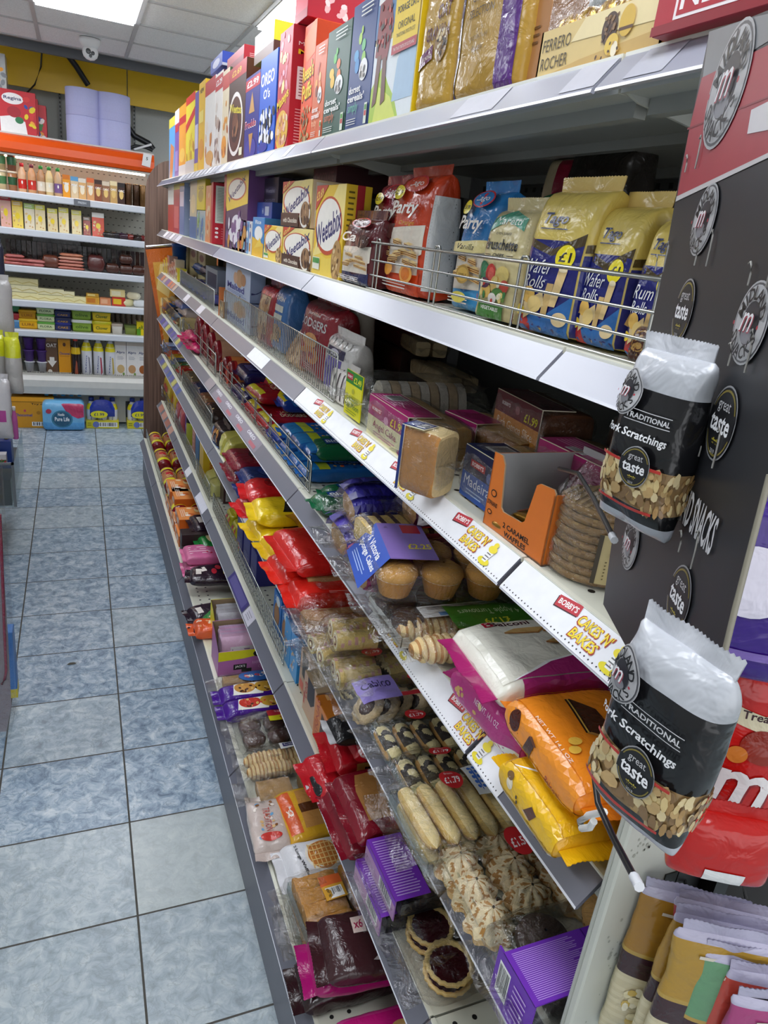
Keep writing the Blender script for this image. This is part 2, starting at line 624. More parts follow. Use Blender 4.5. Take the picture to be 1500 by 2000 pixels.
# ------------------------------------------------------------------ the room
def node_mat(name,fn):
 m=bpy.data.materials.new(name)
 m.use_nodes=True
 fn(m.node_tree,m.node_tree.nodes,m.node_tree.links,m.node_tree.nodes['Principled BSDF'])
 _M[name]=m
 return m
TX,TY,TW,TL=0.0851,1.412,0.3596,0.325
def tile_nodes(nt,N,L,b):
 g=N.new('ShaderNodeNewGeometry')
 sp=N.new('ShaderNodeSeparateXYZ')
 L.new(g.outputs['Position'],sp.inputs[0])
 def M(op,a,b_=None):
  n=N.new('ShaderNodeMath')
  n.operation=op
  for i,x in enumerate((a,b_)):
   if x is None:
    continue
   if isinstance(x,(int,float)):
    n.inputs[i].default_value=x
   else:
    L.new(x,n.inputs[i])
  return n.outputs[0]
 fx=M('DIVIDE',M('SUBTRACT',sp.outputs[0],TX),TW)
 fy=M('DIVIDE',M('SUBTRACT',sp.outputs[1],TY),TL)
 ix,iy=M('FLOOR',fx),M('FLOOR',fy)
 rx,ry=M('SUBTRACT',fx,ix),M('SUBTRACT',fy,iy)
 ex=M('MULTIPLY',M('MINIMUM',rx,M('SUBTRACT',1.0,rx)),TW)
 ey=M('MULTIPLY',M('MINIMUM',ry,M('SUBTRACT',1.0,ry)),TL)
 gx=M('LESS_THAN',ex,.0027)
 gy=M('LESS_THAN',ey,.0026)
 grout=M('MAXIMUM',gx,gy)
 wn=N.new('ShaderNodeTexWhiteNoise')
 wn.noise_dimensions='2D'
 cb=N.new('ShaderNodeCombineXYZ')
 L.new(ix,cb.inputs[0])
 L.new(iy,cb.inputs[1])
 L.new(cb.outputs[0],wn.inputs['Vector'])
# veined marble look, shifted per tile
 off=N.new('ShaderNodeVectorMath')
 off.operation='MULTIPLY_ADD'
 L.new(wn.outputs['Color'],off.inputs[0])
 off.inputs[1].default_value=(7,7,7)
 L.new(g.outputs['Position'],off.inputs[2])
 n1=N.new('ShaderNodeTexNoise')
 n1.inputs['Scale'].default_value=24
 n1.inputs['Detail'].default_value=7
 n1.inputs['Roughness'].default_value=.68
 n1.inputs['Distortion'].default_value=.7
 L.new(off.outputs[0],n1.inputs['Vector'])
 cr=N.new('ShaderNodeValToRGB')
 e=cr.color_ramp.elements
 e[0].position=.30
 e[0].color=lin('50667c')
 e[1].position=.74
 e[1].color=lin('dae1e3')
 x=cr.color_ramp.elements.new(.46)
 x.color=lin('8ca1b5')
 x=cr.color_ramp.elements.new(.57)
 x.color=lin('b0bfca')
 L.new(n1.outputs[0],cr.inputs[0])
 n2=N.new('ShaderNodeTexNoise')
 n2.inputs['Scale'].default_value=15
 n2.inputs['Detail'].default_value=5
 n2.inputs['Distortion'].default_value=1.6
 L.new(off.outputs[0],n2.inputs['Vector'])
 vein=M('SUBTRACT',1.0,M('MINIMUM',M('MULTIPLY',M('ABSOLUTE',M('SUBTRACT',n2.outputs[0],.5)),42.0),1.0))
 mv=N.new('ShaderNodeMix')
 mv.data_type='RGBA'
 L.new(M('MULTIPLY',vein,.5),mv.inputs[0])
 L.new(cr.outputs[0],mv.inputs[6])
 mv.inputs[7].default_value=lin('4f6478')
# some tiles are greyer
 gm=N.new('ShaderNodeMix')
 gm.data_type='RGBA'
 near=M('LESS_THAN',iy,0.5)
 gf=M('ADD',M('MULTIPLY',M('GREATER_THAN',wn.outputs['Value'],.72),.28),M('MULTIPLY',near,.42))
 L.new(gf,gm.inputs[0])
 L.new(mv.outputs[2],gm.inputs[6])
 gm.inputs[7].default_value=lin('c2c9c4')
 fin=N.new('ShaderNodeMix')
 fin.data_type='RGBA'
 L.new(grout,fin.inputs[0])
 L.new(gm.outputs[2],fin.inputs[6])
 fin.inputs[7].default_value=lin('4c4a44')
 L.new(fin.outputs[2],b.inputs['Base Color'])
 L.new(M('ADD',M('MULTIPLY',grout,.5),.30),b.inputs['Roughness'])
 nb=N.new('ShaderNodeTexNoise')
 nb.inputs['Scale'].default_value=95
 nb.inputs['Detail'].default_value=3
 L.new(g.outputs['Position'],nb.inputs['Vector'])
 hgt=M('SUBTRACT',M('MULTIPLY',nb.outputs[0],.25),grout)
 bp=N.new('ShaderNodeBump')
 bp.inputs['Strength'].default_value=.5
 bp.inputs['Distance'].default_value=.003
 L.new(hgt,bp.inputs['Height'])
 L.new(bp.outputs[0],b.inputs['Normal'])
node_mat('floor_tile',tile_nodes)
def ceil_nodes(nt,N,L,b):
 g=N.new('ShaderNodeNewGeometry')
 n=N.new('ShaderNodeTexNoise')
 n.inputs['Scale'].default_value=160
 n.inputs['Detail'].default_value=2
 L.new(g.outputs['Position'],n.inputs['Vector'])
 cr=N.new('ShaderNodeValToRGB')
 cr.color_ramp.elements[0].position=.3
 cr.color_ramp.elements[0].color=lin('dcdcda')
 cr.color_ramp.elements[1].position=.6
 cr.color_ramp.elements[1].color=lin('eeeeec')
 L.new(n.outputs[0],cr.inputs[0])
 L.new(cr.outputs[0],b.inputs['Base Color'])
 b.inputs['Roughness'].default_value=.9
node_mat('ceiling_tile',ceil_nodes)
def wood_nodes(nt,N,L,b):
 tc=N.new('ShaderNodeTexCoord')
 mp=N.new('ShaderNodeMapping')
 mp.inputs['Scale'].default_value=(60,60,1.6)
 L.new(tc.outputs['Object'],mp.inputs[0])
 n=N.new('ShaderNodeTexNoise')
 n.inputs['Scale'].default_value=1.4
 n.inputs['Detail'].default_value=5
 L.new(mp.outputs[0],n.inputs['Vector'])
 cr=N.new('ShaderNodeValToRGB')
 cr.color_ramp.elements[0].position=.3
 cr.color_ramp.elements[0].color=lin('523c31')
 cr.color_ramp.elements[1].position=.72
 cr.color_ramp.elements[1].color=lin('83685a')
 L.new(n.outputs[0],cr.inputs[0])
 L.new(cr.outputs[0],b.inputs['Base Color'])
 b.inputs['Roughness'].default_value=.5
node_mat('dark_wood',wood_nodes)
def emit(name,col,s):
 m=bpy.data.materials.new(name)
 m.use_nodes=True
 N=m.node_tree.nodes
 e=N.new('ShaderNodeEmission')
 e.inputs[0].default_value=lin(col)
 e.inputs[1].default_value=s
 m.node_tree.links.new(e.outputs[0],N['Material Output'].inputs[0])
 _M[name]=m
emit('lamp_diffuser','f4f8ff',PANEL_STRENGTH)
emit('fridge_tube','fff3dc',FRIDGE_LIGHT)
CZ=2.65
WALL_Y=6.92
mb=MB()
mb.box(-3.0,-2.6,-.05,3.2,7.1,0,'ffffff','floor_tile')
struct(mb.build('floor'))
# ceiling: tiles in a grid of white bars, lamps in some cells
CG=.53
CX0,CY0=.35,4.85
lamps=[(-1,-2),(-1,-6),(1,-3),(1,-7),(-4,-4),(-1,-10),(-4,-8),(3,-5),(3,-9),(-3,0),(2,0),(4,-1)]  # last three panels are unseen additions that brighten the far wall
cells=set()
for c,r in lamps:
 cells.add((c,r))
 cells.add((c,r+1))
mb=MB()
for c in range(-6,6):
 for r in range(-14,2):
  if(c,r)in cells:
   continue
  x,y=CX0+c*CG,CY0+r*CG
  mb.box(x+.008,y+.008,CZ+.004,x+CG-.008,y+CG-.008,CZ+.02,'ffffff','ceiling_tile')
mb.box(-3.0,-2.7,CZ+.05,3.6,7.2,CZ+.08,'9a9a98','paper')
struct(mb.build('ceiling'))
mb=MB()
for c in range(-6,7):
 x=CX0+c*CG
 mb.box(x-.011,CY0-14*CG,CZ-.003,x+.011,CY0+2*CG,CZ+.006,'b9b9b8','metal')
for r in range(-14,3):
 y=CY0+r*CG
 mb.box(CX0-6*CG,y-.011,CZ-.0025,CX0+6*CG,y+.011,CZ+.0055,'b9b9b8','metal')
struct(mb.build('trim_1'))
lab=['recessed white ceiling light panel over the aisle, nearest the fridge','recessed ceiling light panel over the aisle, overhead of the camera','recessed ceiling light panel above the cereal boxes','recessed ceiling light panel over the next aisle near the end display','recessed ceiling light panel left of the aisle toward the fridge','recessed ceiling light panel behind the camera over the aisle','recessed ceiling light panel left of the aisle near the camera','recessed ceiling light panel right of the gondola, toward the fridge','recessed ceiling light panel right of the gondola, nearest the camera','added ceiling light panel beside the chiller, brightening the far wall, left of the picture','added ceiling light panel hidden above the cereal boxes, brightening the far wall','added ceiling light panel brightening the far wall, right of the cereal boxes']
for(c,r),l in zip(lamps,lab):
 x,y=CX0+c*CG,CY0+r*CG
 t=tag(empty('ceiling_light',(x+CG/2,y+CG,CZ)),l,'ceiling light','recessed ceiling light panels')
 m2=MB()
 m2.box(-CG/2+.022,-CG+.022,-.016,CG/2-.022,CG-.022,.004,'ffffff','lamp_diffuser')  # dropped below the ceiling so its glowing sides also light the tiles
 m2.build('diffuser',t)
 m2=MB()
 a,b=CG/2-.012,CG-.012
 m2.box(-a,-b,-.006,-a+.012,b,.006,'e8e8e8','metal')
 m2.box(a-.012,-b,-.006,a,b,.006,'e8e8e8','metal')
 m2.box(-a,-b,-.006,a,-b+.012,.006,'e8e8e8','metal')
 m2.box(-a,b-.012,-.006,a,b,.006,'e8e8e8','metal')
 m2.build('frame',t)
# walls
mb=MB()
mb.box(-3.0,WALL_Y,0,3.6,WALL_Y+.1,3.1,'b9bcb7','paper')
struct(mb.build('wall_far'))
mb=MB()
mb.box(-3.1,-2.7,0,-3.0,WALL_Y,3.1,'b9b9b4','paper')
struct(mb.build('wall_left'))
mb=MB()
mb.box(3.2,-2.7,0,3.3,WALL_Y,3.1,'b9b9b4','paper')
struct(mb.build('wall_right'))
mb=MB()
mb.box(-3.0,-2.8,0,3.3,-2.7,.35,'b5b5b0','paper')
mb.box(-3.0,-2.8,2.45,3.3,-2.7,3.1,'b5b5b0','paper')
struct(mb.build('wall_near'))
mb=MB()
for x in(-3.0,-1.45,.1,1.65,3.24):
 mb.box(x,-2.79,.35,x+.06,-2.72,2.45,'6a6c70','metal')
mb.box(-3.0,-2.79,.35,3.3,-2.72,.41,'6a6c70','metal')
mb.box(-3.0,-2.79,2.39,3.3,-2.72,2.45,'6a6c70','metal')
struct(mb.build('added_window_1'))  # unseen window added behind the camera to let fill light in
# the dark gap band above the fascia boards
mb=MB()
mb.box(-3.0,6.0,2.60,3.2,6.03,2.655,'55585c','metal')
struct(mb.build('trim_2'))
def P_y(px,py,Y):
 return on_y(px,py,Y)
BY=6.70
def board(pxs,label,nm='fascia_board'):
 mb=MB()
 p=[on_y(x,y,BY)for x,y in pxs]
 x0=p[0].x
 x1=p[1].x
 z0=(p[2].z+p[3].z)/2
 z1=(p[0].z+p[1].z)/2
 mb.box(0,0,0,x1-x0,.012,z1-z0,'ecc01e','plastic',ch=.002)
 return tag(mb.build(nm,None,(x0,BY,z0)),label,'fascia board','yellow fascia boards')
b1=board([(-220,40),(247,124),(247,207),(0,160)],'long glossy yellow fascia board above the fridge, left of the joint')
b2=board([(249,138),(520,180),(470,240),(249,208)],'lower yellow fascia board right of the joint, running behind the cereal boxes')
# slotted uprights on the wall
mb=MB()
mb.box(-.012,0,0,.012,.01,.75,'8c8f8d','metal')
for i in range(24):
 mb.box(-.005,-.0006,.02+i*.03,.005,.0002,.036+i*.03,'202224','metal')
for i,(x,l)in enumerate(((118,'slotted metal wall upright left of the blue paper rolls'),(262,'slotted metal wall upright right of the blue paper rolls'))):
 p=on_y(x,225,WALL_Y-.012)
 o=mb.build('wall_upright',None,(p.x,WALL_Y-.012,1.85))if i==0 else dup(o0,(p.x,WALL_Y-.012,1.85))
 tag(o,l,'wall upright','slotted wall uprights')
 if i==0:
  o0=o
# camera dome on the ceiling
p=on_z(175,82,CZ)
t=tag(empty('security_camera',(p.x,p.y-.1,CZ)),'white turret security camera on the ceiling above the fridge','security camera')
mb=MB()
mb.lathe([(.062,0),(.062,-.018),(.056,-.03),(.046,-.05)][::-1],'e4e4e4','plastic',24)
mb.build('base',t)
mb=MB()
mb.lathe([(.001,-.118),(.024,-.112),(.04,-.098),(.047,-.078),(.045,-.058),(.036,-.045)],'e2e2e2','plastic',24)
mb.build('head',t)
mb=MB()
for dx,dz,rr in((-.012,-.075,.015),(.014,-.082,.011),(0,-.099,.009)):
 mb.lathe([(rr,0,'3a3e40'),(rr,.006,'3a3e40'),(rr*.6,.0065,'101214')],'303436','plastic',14)
 for i in range(len(mb.v)-42,len(mb.v)):
  x,y,z=mb.v[i]
  mb.v[i]=(x+dx,-.040-z-.004,dz+y)
mb.build('lens',t)
# cables near the wall
mb=MB()
A=on_y(82,95,6.6)
B_=on_y(80,130,6.6)
C_=on_y(68,165,6.62)
D_=on_y(48,186,6.64)
mb.tube([A,B_,C_,D_],.006,'1b1c1e','plastic')
tag(mb.build('cable'),'thin black cable hanging down the yellow board at left','cable')
mb=MB()
A=on_y(125,98,6.55)
B_=on_y(172,166,6.62)
mb.tube([A,A.lerp(B_,.5)+Vector((.0,0,.01)),B_],.022,'25272a','plastic')
tag(mb.build('cable_trunking'),'thick black trunking slanting across the yellow board to the blue rolls','cable')
mb=MB()
pts=[on_y(x,y,6.45)for x,y in((250,248),(262,265),(275,272),(290,280),(300,292))]
mb.tube(pts,.022,'1e2023','plastic')
pts=[on_y(x,y,6.4)for x,y in((250,290),(265,285),(285,288),(298,294))]
mb.tube(pts,.012,'2a2c2f','plastic')
tag(mb.build('cable_bundle'),'tangled black cable bundle on top of the fridge beside the blue rolls','cable')
mb=MB()
mb.tube([on_y(262,292,6.32),on_y(296,282,6.32)],.008,'e8e8e8','plastic')
tag(mb.build('white_cable'),'short white cable lying across the black cable bundle','cable')
# ------------------------------------------------------------------ the open chiller at the end of the aisle
FY=6.10
fx0,fx1=-1.15,.55
fr=tag(empty('open_chiller',(0,FY,0)),'open multideck chiller with orange canopy at the end of the aisle','chiller')
def fpart(nm,fn,parent=None,label=None):
 mb=MB()
 fn(mb)
 o=mb.build(nm,parent or fr)
 if label:
  o['label']=label
 return o
def fbody(m):
 m.box(fx0,.60,.10,fx1,.66,2.07,'a9a79c','metal')
 m.box(fx0,.02,2.06,fx1,.66,2.10,'c9c8c2','metal')
# perforated back wall
 for i in range(40):
  for j in range(30):
   x=fx0+.04+i*.042+(.021 if j%2 else 0)
   z=.5+j*.053
   m.box(x,.5985,z,x+.014,.6002,z+.007,'55544e','metal')
 m.box(fx0-.03,-.02,.02,fx0,.66,2.1,'cfcfca','metal')
fpart('back_panel',fbody)
def canopy(m):
 prof=[(0.02,1.965),(-.015,1.97),(-.03,1.995),(-.028,2.04),(-.005,2.078),(.03,2.095),(.10,2.10),(.10,2.06),(.02,1.965)]
 vs,fs=[],[]
 for x in(fx0,fx1):
  vs+=[(x,a,b)for a,b in prof]
 n=len(prof)
 for i in range(n-1):
  fs.append((i,i+1,n+i+1,n+i))
 m.add(vs,fs,'e8560c','plastic',False)
 m.box(fx0,-.005,1.953,fx1,.03,1.966,'b8b4a8','metal')
fpart('canopy',canopy,label='glossy orange canopy')
def tube_(m):
 m.tube([(fx0+.06,.06,1.955),(fx1-.06,.06,1.955)],.013,'ffffff','fridge_tube')
fpart('light_tube',tube_)
FS=[1.724,1.478,1.222,.978,.76]
FD=[.34,.38,.42,.44,.46]
for i,z in enumerate(FS):
 def sh(m,z=z,i=i):
  m.box(fx0,.0,z-.022,fx1,.56,z,'dadad6','metal')
  m.box(fx0,-.028,z-.046,fx1,.004,z+.002,'d6dbe2','plastic',ch=.006)
 s=fpart('shelf',sh)
 if i==0:
  fpart('shelf_sign',lambda m:(m.box(-.01,-.032,FS[0]-.043,.10,-.028,FS[0]-.002,'6b7077','plastic'),deco(m,lambda x,y,o:(-.008+x,-.032-o,FS[0]-.042+y),.106,.038,[('t','FRESH',.5,.5,.4,'c9ced4',{'b':1})])),s,'small grey sign strip')
def base(m):
 prof=[(.0,.42),(-.03,.415),(-.05,.39),(-.05,.34),(-.035,.28),(.05,.265),(.12,.26),(.12,.02),(.2,.02),(.2,.42)]
 vs,fs=[],[]
 for x in(fx0,fx1):
  vs+=[(x,a,b)for a,b in prof]
 n=len(prof)
 for i in range(n-1):
  fs.append((i,i+1,n+i+1,n+i))
 m.add(vs,fs,'d9d8d2','metal',False)
 m.box(fx0,.1,.40,fx1,.60,.42,'cfcec8','metal')
fpart('base_panel',base)
def grille(m):
 for i in range(112):
  x=fx0+.02+i*.0150
  m.box(x,.002,.4205,x+.007,.05,.435,'8b8a82','metal')
 m.box(fx0,.052,.42,fx1,.058,.436,'bdbcb4','metal')
 m.box(fx0,-.004,.42,fx1,.002,.436,'bdbcb4','metal')
fpart('air_grille',grille)
def vent(m):
 m.box(.33,.11,.03,.55,.125,.2,'26282b','metal')
 for i in range(12):
  m.box(.335+i*.018,.105,.04,.342+i*.018,.112,.19,'3c3f43','metal')
fpart('floor_vent',vent)
# shelf-edge barrier of the meat shelf backs
mb=MB()
for i in range(30):
 x=-.50+i*.036
 mb.box(x,0,0,x+.03,.05,.13,random.choice(['3a1c14','2a1512','41241a','1d1c20','3c3034']),'film')
o=mb.build('meat_packet_row',None,(0,FY+.33,FS[2]+.002))
tag(o,'row of dark meat packets standing behind the butter blocks','meat packets')
o['kind']='stuff'
def fput(o,px0,px1,k,dy=.05,z=None):
 pass
def fx(px,zz,dy=.05):
 """world x at the given photo column for a thing dy behind the shelf edge"""
 Y=FY+dy
 lo,hi=-2.0,2.0
 for _ in range(40):
  m=(lo+hi)/2
  if pr(m,Y,zz)[0]<px:
   lo=m
  else:
   hi=m
 return lo
# --- bottle / cup / carton / tub makers for the chiller
def bottle(name,r,h,body,cap,label=None,neck=.45,loc=(0,0,0),wrap=None,deco_items=None):
 t=empty(name,loc)
 mb=MB()
 mb.lathe([(r*.9,0),(r,.004),(r,h*.62),(r*.85,h*.72),(r*neck,h*.86),(r*neck,h*.9)],body,'film',16,)
 if wrap:
  rad=lambda q:r*(1 if q<.62 else(1-1.5*(q-.62)if q<.72 else .85-(.85-neck)*(q-.72)/.14))
  mb.lathe([(rad(q)*1.015,h*q)for q in[wrap[0]+(wrap[1]-wrap[0])*i/5 for i in range(6)]],wrap[2],'film',16,cap=False)
 for it in(deco_items or[]):
  deco(mb,lambda x,y,o:((r*1.014+o)*math.sin((x-.5)*1.8),-(r*1.014+o)*math.cos((x-.5)*1.8),y*h*.6+h*.04),1,1,[it],'film',.12)
 mb.build('body',t)
 mb=MB()
 mb.lathe([(r*neck*1.12,h*.88),(r*neck*1.12,h),(r*neck*.9,h*1.005)],cap,'plastic',14)
 mb.build('cap',t)
 return t
def cup(name,r,h,body,lid,loc=(0,0,0),band=None):
 t=empty(name,loc)
 mb=MB()
 mb.lathe([(r*.78,0),(r*.95,h*.9)],body,'film',16)
 if band:
  mb.lathe([(r*.84,h*.3),(r*.92,h*.7)],band,'film',16,cap=False)
 mb.build('body',t)
 mb=MB()
 mb.lathe([(r*1.0,h*.9),(r*1.02,h*.98),(r*.9,h)],lid,'plastic',16)
 mb.build('lid',t)
 return t
def tub(name,w,d,h,body,lid,items=None,loc=(0,0,0),oval=5):
 t=empty(name,loc)
 mb=MB()
 def f(sc,z):
  return[(sgnpow(math.cos(a),2/oval)*w/2*sc,sgnpow(math.sin(a),2/oval)*d/2*sc+d/2,z)for a in[2*math.pi*i/28 for i in range(28)]]
 rings=[f(.86,0),f(.95,h*.78)]
 mb.add(rings[0]+rings[1],[(i,(i+1)%28,28+(i+1)%28,28+i)for i in range(28)]+[tuple(range(28))[::-1]],body,'plastic',True)
 deco(mb,lambda x,y,o:(-w*.42+x,(1-(.88+.07*y/(h*.7)))*d/2-o-.0012,h*.04+y),w*.84,h*.7,items or[],'plastic')
 mb.build('body',t)
 mb=MB()
 a,b,c=f(1.0,h*.76),f(1.0,h*.93),f(.93,h)
 mb.add(a+b+c,[(i,(i+1)%28,28+(i+1)%28,28+i)for i in range(28)]+[(28+i,28+(i+1)%28,56+(i+1)%28,56+i)for i in range(28)]+[tuple(range(56,84)),tuple(range(28))[::-1]],lid,'plastic',False)
 mb.build('lid',t)
 return t
# ------------------------------------------------------------------ chiller stock, shelf by shelf
z=FS[0]
for i,(px,body,band,lab)in enumerate(((4,'c8b48a','4a7a4a','coffee cup with green logo at the left end, lower one'),(25,'a8714a','2f5a3a','brown coffee cup with green label beside the small bottles, lower one'))):
 for lv in(0,1):
  t=cup('coffee_cup',.034,.105,body if lv==0 else{'c8b48a':'b9a070','a8714a':'7a4a34'}[body],'e9dcc4',(fx(px,z+.05),FY+.06,z+lv*.106),band)
  tag(t,lab if lv==0 else lab.replace('lower one','stacked on top'),'coffee cup','chilled coffee cups')
rows=[(44,'e2b48c','d02a20','c81e28','pale coffee bottle with red label, leftmost of the small bottles'),(63,'d8a070','cf3428','7a2c40','tan coffee bottle with red and purple label, second of the small bottles'),(81,'b98a60','e8dcc8','2f8a3c','brown coffee bottle with green cap, third of the small bottles'),(97,'e0c890','f0e4c8','2f8a3c','cream coffee bottle with green cap, fourth of the small bottles'),(114,'cba880','7a5a90','2f8a3c','coffee bottle with mauve label and green cap, beside the orange carton')]
for px,body,lb,cap,lab in rows:
 t=bottle('coffee_bottle',.027,.155,body,cap,loc=(fx(px,z+.05),FY+.05,z),wrap=(.12,.45,lb),deco_items=[('e',.5,.5,.1,.1,'f4f0e4')])
 tag(t,lab,'bottle','chilled coffee bottles')
rows=[(130,'f0a012','d87808','plain orange drink carton on the top chiller shelf'),(146,'e0c8a0','5aa0d0','milk drink carton with blue top beside the orange carton'),(161,'dfb070','e8e0d0','caramel coloured drink carton with pale top'),(177,'d8a068','e06a30','caramel drink carton with orange top'),(192,'8a4a28','3a1c10','brown chocolate drink carton, leftmost of the chocolate ones'),(207,'9a6a48','e0d0b8','light brown chocolate drink carton with pale side'),(222,'c8a060','f0e0b0','gold chocolate drink carton'),(237,'3a1c10','1c1210','nearly black drink carton with gold lettering'),(251,'4a3018','241810','dark coffee tin with gold ring, first of three by the end panel'),(266,'3c2614','241810','dark coffee tin with gold ring, second of three by the end panel'),(279,'6a4c28','241810','dark coffee tin with gold ring, third of three by the end panel')]
for i,(px,c,tp,lab)in enumerate(rows):
 x=fx(px,z+.05)
 if i<8:
  t=carton('drink_carton',.05,.05,.125-.004*(i%3),c,{'front':[('r',0,.8,1,1,tp),('e',.5,.45,.3,.22,'e8c878' if i>3 else 'f4ead0'),('t','CHOC' if i in(4,5,6,7)else 'MILK',.5,.62,.1,'ffffff',{'b':1,'w':.8})]},loc=(x,FY+.04,z),rz=0)
 else:
  mb=MB()
  mb.lathe([(.024,0,c),(.026,.004,c),(.026,.118,c),(.023,.124,'b9a070'),(.021,.125)],c,'foil',16)
  t=mb.build('drink_can',None,(x,FY+.06,z))
 tag(t,lab,'drink carton' if i<8 else 'drink can')
# second shelf: sandwich and sliced packs
z=FS[1]
rows=[(12,.062,.145,'c2243c','e8b0a0','tall dark pink snack pack at the left of the second chiller shelf'),(35,.062,.12,'e0b420','f4d860','yellow snack pack beside the pink one'),(58,.06,.115,'a8c860','e8dcc0','green topped fruit pack on the second chiller shelf'),(79,.06,.115,'d8d040','ead8a8','yellow topped sandwich pack, leftmost of the four'),(103,.06,.105,'d8d040','e8d4a0','yellow topped sandwich pack, second of the four'),(125,.06,.115,'d8d040','ecdcae','yellow topped sandwich pack, third of the four'),(150,.06,.11,'d8d040','e8d8a0','yellow topped sandwich pack, rightmost of the four'),(170,.045,.085,'6a4a30','9a3a28','small brown meat snack pack between the sandwiches and the tomato pack'),(192,.075,.11,'e8e8e0','d84a28','white and red tomato snack pack')]
for px,w_,h_,tp,bd,lab in rows:
 w_,h_=w_*1.12,h_*1.25
 t=carton('sandwich_pack',w_,.05,h_,bd,{'front':[('r',0,.8,1,1,tp),('s',.1,.08,.9,.72,9,.12,[bd,'f4e8c8','c89858','e0c080']),('e',.5,.45,.2,.12,'f2d416'),('l',.1,.84,.9,.96,2,'f4f4ee')]},loc=(fx(px,z+.05),FY+.05,z),rz=0,rx=-6,mat='film')
 tag(t,lab,'sandwich pack','chilled snack packs')
for i,px in enumerate((212,226,242,256,270,281)):
 lf=Loft(.085,.07,.034,'x',seed=i,noise_amp=.003)
 mb=MB()
 c=['28221e','2c2a30','3a2030','7a2820','2a1c18','6a1c1c'][i]
 lf.skin(mb,c,'film',14,16)
 lf.print(mb,[('r',.1,.2,.5,.8,['c8a010','d06a20','6a4080','b84030','3a2a20','9a3030'][i])],ds=.02)
 t=mb.build('deli_packet',None,(fx(px,z+.03),FY+.06+.01*(i%2),z),10*i)
 tag(t,'small dark deli packet lying flat, %s from the tomato pack'%['first','second','third','fourth','fifth','sixth'][i],'deli packet','dark deli packets')
# third shelf: sliced ham stacks
z=FS[2]+.0
z3=z
def flatpack(name,w_,d_,h_,c,px,Y,zz,rz,lab,group,mat='film',dc=None):
 lf=Loft(w_,d_,h_,'x',n=4,seed=px,noise_amp=.002)
 mb=MB()
 lf.skin(mb,c,mat,12,16)
 lf.print(mb,dc or[('s',.1,.1,.9,.9,7,.09,['d8a090','b86a5a','f0d8c8'])],ds=.02)
 o=mb.build(name,None,(fx(px,zz),Y,zz),rz)
 tag(o,lab,'meat pack',group)
 return o
P='sliced meat packs'
flatpack('ham_pack',.09,.12,.05,'c07a5a',12,FY+.08,z3,20,'orange brown meat pack tipped up at the far left of the meat shelf',P)
for i,(px,c)in enumerate(((28,'b8605a'),(52,'a85450'),(70,'c0706a'))):
 for l in range(3 if i==0 else 2):
  flatpack('ham_pack',.13,.12,.02,c,px,FY+.07,z3+l*.02,6*l-5,'pink sliced ham pack, %s stack from the left, %s in its stack'%(['first','second','third'][i],['bottom','second up','top'][l]),P)
flatpack('diced_meat_pack',.12,.12,.075,'6a3826',100,FY+.08,z3,0,'brown diced meat bag left of the fanned ham stack',P,dc=[('s',.05,.05,.95,.95,26,.05,['8a4a34','4a2418','a86a50'])])
for l in range(5):
 flatpack('ham_stack_pack',.19-.006*l,.12,.019,['b86a58','c8806c','c07868','d8a088','c47a5a'][l],139,FY+.07,z3+.019*l,(-1)**l*4,'pale folded ham pack in the fanned stack, %s'%['bottom one','second up','middle one','second from top','topmost and widest'][l],P)
flatpack('diced_meat_pack',.125,.12,.10,'5a2a26',188,FY+.08,z3,0,'tall dark red meat pack right of the fanned ham stack',P,dc=[('s',.05,.05,.95,.95,26,.05,['7a3a34','3a1816','a86a60'])])
for i,px in enumerate((220,246,271)):
 for l in range(2):
  if i!=1 and l:
   continue
  flatpack('diced_meat_pack',.10,.12,.06,'4a2a20',px,FY+.08,z3+.06*l,0,'dark brown diced meat tray, %s of the three at the right%s'%(['first','second','third'][i],' (upper)' if l else ''),P,dc=[('s',.05,.05,.95,.95,22,.06,['6a4030','3a1c14','9a6a50'])])
mb=MB()
mb.box(-.17,0,0,.17,.02,.2,'1b1c1f','film')
tag(mb.build('black_pack',None,(fx(110,1.35),FY+.38,z3)),'large black pack standing at the back of the meat shelf','meat pack')
# fourth shelf: butter blocks and cheeses
z=FS[3]
BC='pale butter blocks'
st=[(31,3,.105,.042),(59,3,.115,.042),(87,2,.105,.038),(112,2,.095,.038),(134,2,.085,.034),(156,1,.085,.042)]
for i,(px,n_,w_,h_)in enumerate(st):
 for l in range(n_):
  o=carton('butter_block',w_,.08,h_-.002,['f0e8b0','f3ecc0','eee4aa'][l%3],{'front':[('p',[(0,.1),(.5,.45),(1,.1),(1,.25),(.5,.6),(0,.25)],'d8c880')]},loc=(fx(px,z+.03),FY+.05,z+l*h_),rz=(-1)**(l+i)*3,mat='film')
  tag(o,'pale yellow wrapped butter block, %s stack from the left, %s'%(['first','second','third','fourth','fifth','sixth'][i],['bottom','second up','top'][l]),'butter block',BC)
for px,l,w_,h_,c,d_,lab in((181,0,.10,.045,'d8a028','c87818','golden cheese pack right of the butter blocks'),(181,1,.09,.02,'c89a30','e8d080','flat golden pack on top of the golden cheese pack'),(206,0,.08,.045,'d88858','e8b088','small orange cheese pack in front of the red one'),(232,0,.10,.055,'c82a1c','e8c020','red and yellow cheese pack near the right end'),(230,1,.11,.045,'ecd898','f4ecc8','cream cheese block lying on the red and yellow pack')):
 zz=z+(.046 if px==181 else .056)*l
 o=carton('cheese_pack',w_,.08,h_,c,{'front':[('r',.1,.2,.7,.8,d_)]},loc=(fx(px,zz),FY+.05,zz),rz=4*(l-.5),mat='film')
 tag(o,lab,'cheese pack','cheese packs')
